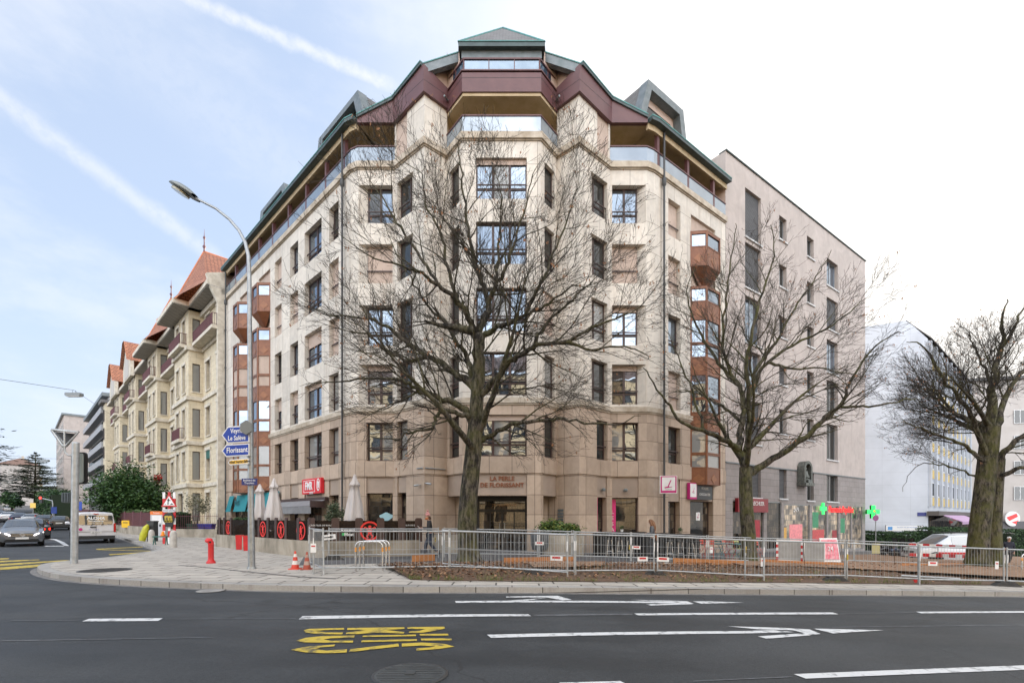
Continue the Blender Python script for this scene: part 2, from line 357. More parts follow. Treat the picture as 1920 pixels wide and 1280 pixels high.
M['lit_shop'] = glass_mat('lit_shop_glass', (.12, .11, .09), .06, wav=.01, shelf=True, rmax=.25, emit=1.7)
M['galv'] = mat('galvanised_steel', (.36, .38, .39), .42, metal=.7, c2=(.27, .285, .295), sc=9)
M['galv_fence'] = mat('fence_zinc', (.46, .48, .49), .45, metal=.55, c2=(.34, .36, .37), sc=6)
M['dark_metal'] = mat('dark_metal', (.03, .032, .034), .5, c2=(.045, .045, .045), sc=5)
M['black'] = mat('black_paint', (.012, .012, .013), .45)
M['white'] = mat('white_paint', (.78, .78, .77), .5, c2=(.70, .70, .69), sc=3)
M['red'] = mat('red_paint', (.55, .018, .02), .4, c2=(.45, .014, .016), sc=4)
M['rubber'] = mat('black_rubber', (.03, .03, .03), .85, c2=(.055, .052, .05), sc=9, bump=.3)
# ======================= GROUND, ROAD, PAVEMENT =======================
def asphalt(name, c, c2, cracks=.0):
 m = bpy.data.materials.new(name); m.use_nodes = True; nt = m.node_tree; n = nt.nodes; l = nt.links; b = n['Principled BSDF']
 geo = n.new('ShaderNodeNewGeometry')
 t = n.new('ShaderNodeTexNoise'); l.new(geo.outputs['Position'], t.inputs['Vector']); t.inputs['Scale'].default_value = .35; t.inputs['Detail'].default_value = 6; t.inputs['Roughness'].default_value = .6
 ms = n.new('ShaderNodeMapping'); l.new(geo.outputs['Position'], ms.inputs[0]); ms.inputs['Rotation'].default_value = (0, 0, -.27); ms.inputs['Scale'].default_value = (.07, 1.1, 1)
 tk = n.new('ShaderNodeTexNoise'); l.new(ms.outputs[0], tk.inputs['Vector']); tk.inputs['Scale'].default_value = 1.; tk.inputs['Detail'].default_value = 4
 g = n.new('ShaderNodeTexNoise'); l.new(geo.outputs['Position'], g.inputs['Vector']); g.inputs['Scale'].default_value = 30; g.inputs['Detail'].default_value = 6; g.inputs['Roughness'].default_value = .8
 v = n.new('ShaderNodeTexVoronoi'); l.new(geo.outputs['Position'], v.inputs['Vector']); v.inputs['Scale'].default_value = 110
 ad = n.new('ShaderNodeMath'); ad.operation = 'ADD'; l.new(t.outputs['Fac'], ad.inputs[0]); l.new(tk.outputs['Fac'], ad.inputs[1])
 r = n.new('ShaderNodeMapRange'); l.new(ad.outputs[0], r.inputs[0]); r.inputs[1].default_value = .88; r.inputs[2].default_value = 1.12
 mx = n.new('ShaderNodeMix'); mx.data_type = 'RGBA'; l.new(r.outputs[0], mx.inputs[0]); mx.inputs[6].default_value = (*c, 1); mx.inputs[7].default_value = (*c2, 1)
 gr = n.new('ShaderNodeMapRange'); l.new(g.outputs['Fac'], gr.inputs[0]); gr.inputs[1].default_value = .25; gr.inputs[2].default_value = .75; gr.inputs[3].default_value = .4; gr.inputs[4].default_value = 1.7
 mu = n.new('ShaderNodeMix'); mu.data_type = 'RGBA'; mu.blend_type = 'MULTIPLY'; mu.inputs[0].default_value = 1; l.new(mx.outputs[2], mu.inputs[6]); l.new(gr.outputs[0], mu.inputs[7])
 sp = n.new('ShaderNodeMapRange'); l.new(v.outputs['Color'], sp.inputs[0]); sp.inputs[1].default_value = .86; sp.inputs[2].default_value = .95; sp.inputs[4].default_value = .35
 m2 = n.new('ShaderNodeMix'); m2.data_type = 'RGBA'; l.new(sp.outputs[0], m2.inputs[0]); l.new(mu.outputs[2], m2.inputs[6]); m2.inputs[7].default_value = (.10, .10, .10, 1)
 nd = n.new('ShaderNodeTexNoise'); l.new(geo.outputs['Position'], nd.inputs['Vector']); nd.inputs['Scale'].default_value = 1.3; nd.inputs['Detail'].default_value = 5
 va = n.new('ShaderNodeVectorMath'); va.operation = 'MULTIPLY_ADD'; l.new(nd.outputs['Color'], va.inputs[0]); va.inputs[1].default_value = (.9, .9, 0); l.new(geo.outputs['Position'], va.inputs[2])
 vc = n.new('ShaderNodeTexVoronoi'); vc.feature = 'DISTANCE_TO_EDGE'; l.new(va.outputs[0], vc.inputs['Vector']); vc.inputs['Scale'].default_value = .16
 ck = n.new('ShaderNodeMapRange'); l.new(vc.outputs['Distance'], ck.inputs[0]); ck.inputs[1].default_value = .0015; ck.inputs[2].default_value = .004; ck.inputs[3].default_value = .75; ck.inputs[4].default_value = 0
 no = n.new('ShaderNodeTexNoise'); l.new(geo.outputs['Position'], no.inputs['Vector']); no.inputs['Scale'].default_value = .9; no.inputs['Detail'].default_value = 3
 oi = n.new('ShaderNodeMapRange'); l.new(no.outputs['Fac'], oi.inputs[0]); oi.inputs[1].default_value = .62; oi.inputs[2].default_value = .74; oi.inputs[4].default_value = .5
 mo = n.new('ShaderNodeMath'); mo.operation = 'MAXIMUM'; l.new(ck.outputs[0], mo.inputs[0]); l.new(oi.outputs[0], mo.inputs[1])
 m3 = n.new('ShaderNodeMix'); m3.data_type = 'RGBA'; l.new(mo.outputs[0], m3.inputs[0]); l.new(m2.outputs[2], m3.inputs[6]); m3.inputs[7].default_value = (.015, .016, .017, 1)
 l.new(m3.outputs[2], b.inputs['Base Color'])
 rr = n.new('ShaderNodeMapRange'); l.new(tk.outputs['Fac'], rr.inputs[0]); rr.inputs[1].default_value = .35; rr.inputs[2].default_value = .65; rr.inputs[3].default_value = .62; rr.inputs[4].default_value = .8; l.new(rr.outputs[0], b.inputs['Roughness'])
 bp = n.new('ShaderNodeBump'); bp.inputs['Strength'].default_value = .45; bp.inputs['Distance'].default_value = .008; l.new(v.outputs['Distance'], bp.inputs['Height']); l.new(bp.outputs[0], b.inputs['Normal'])
 return m
M['asphalt'] = asphalt('road_asphalt', (.022, .025, .028), (.042, .046, .050))
M['asphalt_path'] = asphalt('path_asphalt', (.075, .076, .08), (.11, .108, .108))
M['paving'] = masonry('grey_paving', (.47, .43, .375), (.38, .35, .31), (.085, .075, .065), 1.0, .55, .024, .37, rough=.85, dirt=(.12, .105, .09), dirt_amt=.6, sc=.9, bump=.4, var=.8)
M['kerb'] = masonry('granite_kerb', (.38, .365, .34), (.26, .25, .235), (.06, .055, .05), 1.05, 9, .012, 0, rough=.85, sc=26, var=.9, dirt=(.10, .07, .05), dirt_amt=.55, bump=.4)
M['mulch'] = mat('bark_mulch', (.07, .042, .027), .95, c2=(.17, .105, .065), sc=18, det=8, bump=1., bsc=22)
M['dirt'] = mat('gravelly_dirt', (.30, .185, .115), .95, c2=(.19, .115, .07), sc=2.5, det=9, bump=.7, bsc=30)
def sheet_grid(xs, ys, off, m, name):
 vs = [(x, y, gz(x, y)+off) for y in ys for x in xs]; nx = len(xs)
 return MB().add(vs, [(j*nx+i, j*nx+i+1, (j+1)*nx+i+1, (j+1)*nx+i) for j in range(len(ys)-1) for i in range(nx-1)], True).build(name, m)
def axis(lo, hi, fine_lo, fine_hi, f, c):
 a = []; x = lo
 while x < hi: a.append(x); x += f if fine_lo <= x < fine_hi else c
 return a+[hi]
props(sheet_grid(axis(-700, 420, -60, 60, 1.5, 12), axis(-90, 700, -6, 70, 1.5, 12), 0, M['asphalt'], 'road'), kind='structure')
def strip(name, rows, off, m, nx=1, ny=1, skirt=0., mb=None):
 """sheet between polylines (front..back), draped on the ground at off; optional vertical skirt on the first row"""
 b = mb or MB(); base = []
 def resample(r, k):
  out = []
  for i in range(len(r)-1):
   for t in range(k): out.append(r[i].lerp(r[i+1], t/k))
  return out+[r[-1]]
 rr = [resample([Vector((p[0], p[1], 0)) for p in r], nx) for r in rows]
 full = []
 for i in range(len(rr)-1):
  for t in range(ny): full.append([a.lerp(c, t/ny) for a, c in zip(rr[i], rr[i+1])])
 full.append(rr[-1]); n = len(full[0])
 vs = [(p.x, p.y, gz(p.x, p.y)+off) for r in full for p in r]
 b.add(vs, [(j*n+i, j*n+i+1, (j+1)*n+i+1, (j+1)*n+i) for j in range(len(full)-1) for i in range(n-1)])
 if skirt:
  r = full[0]
  b.add([(p.x, p.y, gz(p.x, p.y)+off-k) for p in r for k in (skirt, 0)], [(2*i, 2*i+2, 2*i+3, 2*i+1) for i in range(n-1)])
 return b if mb else b.build(name, m)
def xy(p): return Vector((p[0], p[1], 0))
PAV = .13
kpx = [(205, 1003), (228, 1010), (262, 1021), (300, 1033.5), (285, 1037.5), (262, 1041), (225, 1047), (185, 1052), (140, 1056), (105, 1059.5), (80, 1064), (69, 1069), (72, 1075), (88, 1081), (118, 1087), (160, 1091.5), (230, 1096.5), (310, 1100.5), (430, 1105.5), (560, 1108.5), (700, 1110), (830, 1110.5), (960, 1111), (1120, 1112), (1280, 1113), (1430, 1114), (1600, 1115), (1760, 1116.5), (1920, 1118), (2150, 1121), (2500, 1126)]
kp = [xy(G(x, y)) for x, y in kpx]
def bezier_smooth(p, it=2):
 for _ in range(it):
  q = [p[0]]
  for a, b in zip(p, p[1:]): q += [a.lerp(b, .25), a.lerp(b, .75)]
  p = q+[p[-1]]
 return p
far = [Vector((-8.1-1.022*t-4.6, 24.45+t-4.7, 0)) for t in (300, 200, 150, 110, 80, 60, 48)]
ks = bezier_smooth(kp, 1)
kline = far+ks
def inward(line, d):
 out = []
 for i, p in enumerate(line):
  t = (line[min(i+1, len(line)-1)]-line[max(i-1, 0)]).normalized()
  out.append(p+Vector((-t.y, t.x, 0))*d)
 return out
kin = inward(kline, .28)
kb = strip('pavement_kerb', [kline, kin], PAV, M['kerb'], skirt=PAV+.02, mb=MB())
for i in range(7, len(kline)-1):       # joints between kerb stones
 pass
props(kb.build('pavement_kerb', M['kerb']), kind='structure')
gut = strip('kerb_strip', [inward(kline, -.16), kline], .004, mat('gutter_stone', (.22, .21, .20), .85, c2=(.12, .115, .11), sc=7, bump=.3))
props(gut, kind='structure')
nfar = len(far)
def clampin(p):
 return p
inner = []
for i, p in enumerate(kin):
 if i < nfar: inner.append(Vector((p.x+5.2, p.y+5.3, 0)))
 elif p.x < -8: 
  t = (p-kin[nfar]).length/((kin[-1]-kin[nfar]).length)
  inner.append(Vector((-11.5+.22*(p.x+8), 27.5-.35*(p.x+8)*.6, 0)))
 else: inner.append(Vector((p.x+1.2, max(27.5, p.y+16), 0)))
props(strip('pavement', [kin, inner], PAV+.003, M['paving'], ny=10), kind='structure')
def line_px(pts, off=PAV): return [xy(G(x, y, off)) for x, y in pts]
path = strip('path', [line_px([(560, 1060), (700, 1056), (830, 1053), (960, 1052), (1140, 1053), (1330, 1055), (1500, 1050), (1640, 1045), (1800, 1044), (2100, 1052)]),
                      [Vector((-10.5, 25.2, 0)), Vector((-8, 25.5, 0)), Vector((-4, 25.5, 0)), Vector((0, 25.5, 0)), Vector((5, 25.7, 0)), Vector((10, 27.4, 0)), Vector((16, 33, 0)), Vector((25, 42, 0)), Vector((36, 46, 0)), Vector((50, 44, 0))]], PAV+.010, M['asphalt_path'], nx=3, ny=8)
props(path, kind='structure')
bedf = line_px([(770, 1087), (842, 1089), (960, 1090), (1120, 1091), (1300, 1092), (1430, 1092), (1600, 1094), (1760, 1096), (1920, 1098), (2150, 1102)])
bedb = line_px([(706, 1059), (830, 1056), (960, 1054), (1125, 1055.5), (1290, 1057.5), (1420, 1056), (1570, 1052), (1700, 1047), (1850, 1047), (2080, 1056)])
bmb = MB(); rr = random.Random(3)
nb = 60; 
def poly_at(line, t):
 f = t*(len(line)-1); i = min(int(f), len(line)-2); return line[i].lerp(line[i+1], f-i)
vs = []; nyb = 9
from mathutils import noise as mnoise
for j in range(nyb+1):
 for i in range(nb*2+1):
  p = poly_at(bedf, i/(nb*2)).lerp(poly_at(bedb, i/(nb*2)), j/nyb)
  e = min(j, nyb-j)/nyb*2
  hgt = .02+.16*e*(.55+.9*mnoise.noise(Vector((p.x*.35, p.y*.6, 0))))+.05*e*mnoise.noise(p*2.2)
  vs.append((p.x, p.y, gz(p.x, p.y)+PAV+max(.016, hgt)))
nn_ = nb*2+1
bmb.add(vs, [(j*nn_+i, j*nn_+i+1, (j+1)*nn_+i+1, (j+1)*nn_+i) for j in range(nyb) for i in range(nb*2)], True)
BED = (bedf, bedb)
def bed_z(x, y): return gz(x, y)+PAV+.09
m_bed = M['mulch']
props(bmb.build('ground', m_bed), kind='structure')
soil = strip('ground', [line_px([(1395, 1062), (1500, 1063), (1650, 1070), (1800, 1078), (1990, 1088)], PAV+.1), line_px([(1345, 1050), (1480, 1044), (1620, 1040), (1760, 1040), (1990, 1046)], PAV+.1)], PAV+.15, M['dirt'], nx=6, ny=5)
props(soil, kind='structure')
soil2 = strip('ground', [line_px([(1000, 1066), (1060, 1066), (1130, 1062)], PAV+.1), line_px([(990, 1056), (1060, 1055), (1130, 1055)], PAV+.1)], PAV+.16, M['dirt'], nx=4, ny=2)
props(soil2, kind='structure')
lv = MB(); gr = MB(); 
for _ in range(9000):
 t, q = rr.random(), rr.random()**.8
 p = poly_at(bedf, t).lerp(poly_at(bedb, t), q*.94+.02)
 a = rr.random()*6.28; s = rr.uniform(.025, .06); z = gz(p.x, p.y)+PAV+.06+.14*min(q, 1-q)*1.2+rr.random()*.05
 d1 = Vector((cos(a), sin(a), rr.uniform(-.4, .6)))*s; d2 = Vector((-sin(a), cos(a), rr.uniform(-.3, .6)))*s*.6
 c = Vector((p.x, p.y, z)); lv.m = rr.choice((0, 0, 1, 2)); lv.poly([c-d1, c-d2, c+d1, c+d2])
props(lv.build('fallen_leaves', [mat('leaf_brown', (.17, .085, .045), .9), mat('leaf_tan', (.28, .16, .085), .9), mat('leaf_dark', (.07, .037, .022), .9)]), kind='stuff')
for _ in range(5200):
 t = rr.random(); q = rr.random()**3*.35
 if rr.random() < .25: t = rr.choice((.33, .5, .62, .7, .86, .92))+rr.gauss(0, .012); q = rr.uniform(.2, .8)
 if mnoise.noise(Vector((t*30, q*4, 0))) < -.05: continue
 t = min(max(t, 0), 1); p = poly_at(bedf, t).lerp(poly_at(bedb, t), q+.01); z = gz(p.x, p.y)+PAV+.01+.1*min(q, 1-q)*1.4
 a = rr.random()*6.28; h = rr.uniform(.05, .15); w = .008
 c = Vector((p.x, p.y, z)); lean = Vector((rr.uniform(-.5, .5)*h, rr.uniform(-.5, .5)*h, h)); s = Vector((cos(a), sin(a), 0))*w
 gr.m = rr.choice((0, 1)); gr.poly([c-s, c+s, c+lean])
props(gr.build('grass', [mat('grass_green', (.09, .13, .03), .8), mat('grass_dry', (.17, .16, .06), .8)]), kind='stuff')
M['mark_w'] = mat('white_marking', (.60, .61, .61), .7, c2=(.13, .135, .14), sc=7, det=14, fac=(.53, .68))
M['mark_y'] = mat('yellow_marking', (.50, .37, .045), .7, c2=(.10, .09, .055), sc=7, det=14, fac=(.49, .66))
M['mark_f'] = mat('worn_marking', (.13, .14, .15), .8, c2=(.07, .072, .075), sc=6, det=8)
def mark(name, polys, m, off=.008):
 b = MB()
 for p in polys: b.poly([G(x, y)+Vector((0, 0, off)) for x, y in p])
 bm = bmesh.new(); o = b.build(name, m); bm.from_mesh(o.data); bmesh.ops.triangulate(bm, faces=bm.faces[:]); bmesh.ops.recalc_face_normals(bm, faces=bm.faces[:])
 for _ in range(5):
  le = [e for e in bm.edges if e.calc_length() > .7]
  if le: bmesh.ops.subdivide_edges(bm, edges=le, cuts=1, use_grid_fill=True); bmesh.ops.triangulate(bm, faces=bm.faces[:])
 for v in bm.verts: v.co.z = gz(v.co.x, v.co.y)+off
 for f in bm.faces:
  if f.normal.z < 0: f.normal_flip()
 bm.to_mesh(o.data); bm.free()
 return props(o, kind='structure')
for q in ([(560, 1161), (567, 1155), (990, 1151.3), (996, 1155)], [(1189, 1150), (1196, 1153.5), (1572, 1151.5), (1562, 1148)], [(1717, 1146.6), (1727, 1149.6), (2100, 1147.5), (2100, 1144.5)],
          [(154, 1165), (167, 1160), (305, 1159), (297, 1164)], [(1488, 1264), (1511, 1272.5), (2100, 1249), (2100, 1241)], [(1050, 1280), (1090, 1279), (1163, 1277), (1175, 1283), (1150, 1292), (1030, 1292)]):
 mark('road_marking', [q], M['mark_w'])
mark('road_marking', [[(913, 1190), (921, 1196), (1400, 1187.5), (1490, 1185), (1450, 1181.3), (1390, 1183)], [(1364, 1174), (1467, 1177), (1500, 1182), (1420, 1179.6)], [(1421, 1193), (1511, 1187), (1520, 1191), (1437, 1197.5)], [(1469, 1177), (1518, 1180), (1539, 1188.5), (1520, 1190), (1497, 1184)], [(1525, 1178.5), (1553, 1179), (1657, 1181.5), (1600, 1185), (1562, 1187.5)]], M['mark_w'])
mark('road_marking', [[(853, 1126.7), (855, 1130), (1270, 1131), (1300, 1132), (1260, 1127.8)], [(1183, 1124.2), (1259, 1126), (1286, 1128.2), (1220, 1126.6)], [(1211, 1132.6), (1290, 1130.5), (1299, 1132.4), (1221, 1135.2)], [(1262, 1126), (1288, 1127), (1301, 1131.6), (1282, 1131)], [(1299, 1127.3), (1325, 1127), (1395, 1129.5), (1316, 1131.7)]], M['mark_w'])
mark('road_marking', [[(949, 1118.6), (1045, 1117), (1072, 1124.5), (1055, 1125.6), (1025, 1120.2), (949, 1120.4)], [(1003, 1122.6), (1027, 1120.6), (987, 1126.2), (953, 1126.2)]], M['mark_w'], .012)
bus = [[(315, 415), (400, 398), (565, 385), (560, 395), (480, 403), (455, 412), (520, 420), (632, 411), (630, 430), (520, 435), (400, 430)], [(650, 412), (920, 380), (925, 396), (642, 428)], [(940, 380), (1050, 374), (1180, 382), (1237, 397), (1150, 410), (1022, 420), (1020, 407), (1100, 402), (1130, 396), (1050, 391), (940, 397)],
       [(345, 365), (400, 347), (500, 337), (675, 334), (672, 346), (540, 350), (500, 357), (540, 364), (667, 363), (665, 374), (500, 375), (390, 373)], [(722, 335), (1020, 329), (1020, 338), (718, 343)], [(715, 362), (1025, 355), (1025, 365), (712, 372)], [(1040, 326), (1200, 324), (1203, 334), (1042, 336)], [(1047, 352), (1220, 350), (1222, 361), (1049, 363)],
       [(388, 305), (420, 297), (615, 292), (617, 301), (500, 304), (450, 310), (520, 317), (610, 318), (605, 328), (470, 326), (400, 318)], [(635, 292), (955, 288), (955, 297), (850, 303), (955, 315), (950, 323), (790, 318), (700, 326), (625, 328), (628, 318), (740, 303), (632, 303)], [(972, 287), (1180, 285), (1182, 295), (1130, 307), (1060, 318), (978, 321), (980, 312), (1040, 308), (1070, 298), (972, 297)]]
mark('road_marking', [[(440+x/3, 1080+y/3) for x, y in p] for p in bus], M['mark_y'])
mark('road_marking', [[(-60, 1048), (18, 1046), (15, 1048), (-60, 1051)], [(-80, 1053.5), (0, 1051), (72, 1048.5), (75, 1049.6), (0, 1054), (-80, 1057)], [(-80, 1060.5), (0, 1057), (120, 1050), (131, 1049.6), (120, 1051.6), (0, 1061), (-80, 1065)], [(-80, 1068), (0, 1063.5), (180, 1050), (193, 1051), (25, 1066.5), (-80, 1072)]], M['mark_y'])
mark('road_marking', [[(180, 1028.5), (267, 1024.5), (268, 1025.5), (181, 1029.6)], [(181, 1029.2), (298, 1032.7), (298, 1033.7), (181, 1030.2)], [(203, 1038.5), (298, 1033.2), (296, 1034.8), (206, 1040.3)]], M['mark_y'])
mark('road_marking', [[(88, 1008.5), (106, 1010.5), (120, 1016), (130, 1023), (120, 1022.5), (112, 1017), (102, 1012), (88, 1009.8)], [(84, 1023), (120, 1022.8), (120, 1023.8), (84, 1024)]], M['mark_w'])
mark('road_marking', [[(0, 1200.5), (200, 1197.5), (400, 1194.3), (400, 1195.2), (200, 1198.8), (0, 1202.3)], [(1000, 1152.2), (1185, 1149.8), (1186, 1152.5), (1002, 1155)], [(1575, 1150.3), (1715, 1147.4), (1716, 1148.4), (1575, 1151.1)], [(1300, 1276), (1485, 1268), (1486, 1269.5), (1300, 1277.8)], [(20, 1163), (150, 1162.2), (150, 1163), (20, 1164)], [(310, 1160), (555, 1159), (555, 1159.8), (310, 1160.8)], [(1560, 1175), (1920, 1171), (1920, 1172.2), (1560, 1176.2)]], M['mark_f'], .006)
def manhole(px, py, r, label, m, off=0., ribs=True):
 c = G(px, py, off); t = thing('manhole_cover', label, 'manhole cover', c)
 b = MB(); b.lathe([(r, .0), (r, .008), (r*.93, .010)], c, 28); b.build('rim', M['dark_metal'], t)
 b = MB(); b.lathe([(r*.92, .004), (r*.92, .012), (r*.9, .015)], c, 28, smooth=False)
 if ribs:
  for k in range(-4, 5):
   w = sqrt(max(0, .8-(k/5)**2))*r*.95; b.box(c.x-w, c.x+w, c.y+k*r*.19-.012, c.y+k*r*.19+.012, c.z+.014, c.z+.020)
  b.box(c.x-.05, c.x+.05, c.y-.05, c.y+.05, c.z+.015, c.z+.026)
 b.build('lid', m, t)
iron = mat('cast_iron', (.085, .095, .10), .5, metal=.3, c2=(.06, .066, .07), sc=7)
manhole(769, 1264, .40, 'round cast iron manhole cover in the asphalt below the yellow lettering', iron)
manhole(197, 1068.5, .62, 'wide dark manhole cover set in the paved tip of the pavement', mat('dark_iron', (.03, .03, .03), .8, c2=(.05, .048, .045), sc=8, bump=.3), PAV+.004)
manhole(395, 1107.3, .30, 'pale concrete gully cover at the foot of the kerb', mat('pale_concrete', (.33, .32, .30), .85, c2=(.22, .21, .2), sc=5), .004, False)
def draped_tube(px, r, off):
 return MB().tube([G(x, y, PAV)+Vector((0, 0, off)) for x, y in px], r, 4)
props(strip('pavement_joint', [line_px([(334, 1059.3), (400, 1065), (480, 1074), (560, 1081.5), (630, 1085.5)]), line_px([(335, 1058.6), (400, 1064), (480, 1072.7), (560, 1080), (630, 1084)])], PAV+.006, M['dark_metal'], nx=4), kind='structure')
hb = MB(); pts = []
for i in range(41):
 k = -1.5+i*.045; y = 3200; x = k*y; hz = 150+70*mnoise.noise(Vector((i*.22, 3, 0)))+30*sin(i*.35)
 pts.append((x, y, hz))
hb.add([(x, y, -20) for x, y, z in pts]+pts+[(x, y+1200, 90) for x, y, z in pts], [(i, i+1, 42+i, 41+i) for i in range(40)]+[(41+i, 42+i, 83+i, 82+i) for i in range(40)], True)
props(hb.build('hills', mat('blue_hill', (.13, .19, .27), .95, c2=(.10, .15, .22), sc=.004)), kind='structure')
# ======================= CORNER APARTMENT BUILDING =======================
CB = thing('apartment_building', 'beige stone corner apartment block with faceted bays, plum balcony and dark roof', 'building', (-.48, 24.5, 0))
X0 = -.48
def sym(x): return 2*X0-x
C2, C3, C4, C5, C6 = (-7.70, 24.25), (-5.86, 24.25), (-4.10, 22.70), (-3.15, 23.55), (-2.28, 22.40)
C1 = (-8.10, 24.45)
C7, C8, C9, C10, C11, C12 = [(sym(p[0]), p[1]) for p in (C6, C5, C4, C3, C2, C1)]
LT = 14.5; L0 = (-8.10-1.022*LT, 24.45+LT)
RT = 4.26; R0 = (7.14+1.286*RT, 24.45+RT)
PL = [L0, C1, C2, C3, C4, C5, C6, C7, C8, C9, C10, C11, C12, R0]
FA = [Fac(PL[i], PL[i+1]) for i in range(len(PL)-1)]
fL, fLb, fLc, fLo, fLi, fCl, fC, fCr, fRi, fRo, fRc, fRb, fR = FA
ZT = 19.12      # top of the main wall (balcony floor level)
LOWTOP = 7.02
FLOORS = {1: (4.53, 6.45), 2: (7.35, 9.35), 3: (10.30, 12.30), 4: (13.40, 15.35), 5: (16.40, 18.30)}
WINS = []   # (facade, u0, u1, floor, kind, lights, depth)
def cols_px(f, a, b, dep=0): 
 u = sorted((f.u(a, -dep), f.u(b, -dep))); return u
for fl in range(1, 6): WINS.append((fC, .62, 2.96, fl, 'glass', 3, .22))
for f, sg in ((fCl, 0), (fCr, 1)):
 for fl in range(1, 6):
  u = (.22, 1.12) if sg == 0 else (f.L-1.12, f.L-.22)
  WINS.append((f, *u, fl, 'shut' if (sg, fl) in ((1, 3),) else 'dark', 1, .22))
for f, sg in ((fLo, 0), (fRo, 1)):
 for fl in range(1, 6):
  u = (.2, 1.05) if sg == 0 else (f.L-1.05, f.L-.2)
  WINS.append((f, *u, fl, 'dark', 1, .28))
for f, sg in ((fLc, 0), (fRc, 1)):
 for fl in range(1, 6):
  u = (.42, 1.74) if sg == 0 else (.10, 1.42)
  WINS.append((f, *u, fl, 'shut' if fl == 4 else ('curt' if fl == 1 and sg == 0 else 'glass'), 2, .36))
LCOL = {'A': (617, 635, 1), 'B': (571, 603, 2), 'C': (544, 559, 1), 'D': (515, 528, 1)}
LK = {'A': {5: 'glass', 4: 'shut', 3: 'shut', 2: 'glass', 1: 'curt'}, 'B': {5: 'glass', 4: 'glass', 3: 'half', 2: 'glass', 1: 'dark'},
      'C': {5: 'glass', 4: 'shut', 3: 'glass', 2: 'half', 1: 'dark'}, 'D': {5: 'shut', 4: 'shut', 3: 'glass', 2: 'half', 1: 'dark'}}
for c, (a, b, nl) in LCOL.items():
 u0, u1 = cols_px(fL, a, b)
 for fl in range(1, 6): WINS.append((fL, u0, u1, fl, LK[c][fl], nl, .32))
ru = cols_px(fR, 1253, 1276)
for fl, k in ((5, 'shut'), (4, 'shut'), (3, 'glass'), (2, 'shut'), (1, 'dark')): WINS.append((fR, *ru, fl, k, 1, .32))
O1, O2 = [(fL.u(p)-2.25, fL.u(p)) for p in (507, 468)]; OR = (fR.u(1294.5), fR.u(1294.5)+2.6)
ops = {f: [] for f in FA}
for f, u0, u1, fl, k, nl, dp in WINS: ops[f].append((u0, u1, *FLOORS[fl], dp, *({fLc: (.38, 0), fRc: (0, .38), fLo: (0, .45), fRo: (.45, 0)}.get(f, (0, 0)) if fl > 1 else (0, 0))))
for f, o in ((fL, O1), (fL, O2), (fR, OR)):
 ops[f].append((o[0]+.05, o[1]-.05, 4.2, 18.25, .18))
GF = [(fL, 571, 603), (fL, 544, 559), (fL, 515, 528), (fL, 474, 506), (fL, 434, 467), (fL, 617, 635)]
GFO = []
for f, a, b in GF: GFO.append((f, *cols_px(f, a, b), .13, 2.75 if (a == 571) else (2.9 if a > 510 else 2.5)))
GFO += [(fLc, .42, 1.74, .13, 2.93), (fLo, .22, .95, .13, 2.93), (fRc, .10, 1.42, .13, 2.70), (fRo, fRo.L-1.0, fRo.L-.25, .13, 2.70), (fR, *cols_px(fR, 1253, 1275), .13, 2.55), (fR, *cols_px(fR, 1294, 1337), .13, 2.62)]
for f, u0, u1, z0, z1 in GFO: ops[f].append((u0, u1, z0, z1, .34))
ops[fC].append((.30, fC.L-.62, -.2, 2.72, .45)); ops[fCl].append((.0, fCl.L, -.2, 2.72, .45)); ops[fCr].append((.22, fCr.L-.02, -.2, 2.72, .45))
for f in (fL, fLc, fLo, fRo, fRc, fR, fC, fCl, fCr):
 for o in list(ops[f]):
  if o[2] < .2 and o[3] < 3.5: ops[f].append((o[0], o[1], o[3]+.02, 3.72, .07))
lo, up = MB(), MB()
for f in FA:
 cut_l = [o for o in ops[f]]
 f.wall(lo, [(o[0], o[1], max(o[2], -1.4), min(o[3], LOWTOP), *o[4:]) for o in cut_l if o[2] < LOWTOP], -1.4, LOWTOP)
 f.wall(up, [(o[0], o[1], max(o[2], LOWTOP), o[3], *o[4:]) for o in cut_l if o[3] > LOWTOP], LOWTOP, ZT)
PANS = []
for f in FA:
 for o in ops[f]:
  if len(o) > 4 and o[4] == .07: PANS.append([f.p(o[0], o[2], -.07), f.p(o[1], o[2], -.07), f.p(o[1], o[3], -.07), f.p(o[0], o[3], -.07)]) or MB().poly([f.p(o[0], o[2], -.07), f.p(o[1], o[2], -.07), f.p(o[1], o[3], -.07), f.p(o[0], o[3], -.07)])
for f in (fLo, fLi, fRi, fRo):
 o6 = []
 if f is fLo: o6 = [(.12, 1.02, 19.45, 21.6, .12)]
 if f is fRo: o6 = [(f.L-1.02, f.L-.12, 19.45, 21.6, .12)]
 f.wall(up, o6, ZT, 21.6)
lo.build('wall', M['stone_low'], CB); up.build('wall', M['stone'], CB); 
for q in PANS: MB().poly(q).build('panel', mat('recess_panel', (.36, .285, .23), .8, c2=(.30, .24, .195), sc=1.5, bump=.1, bsc=50), CB)
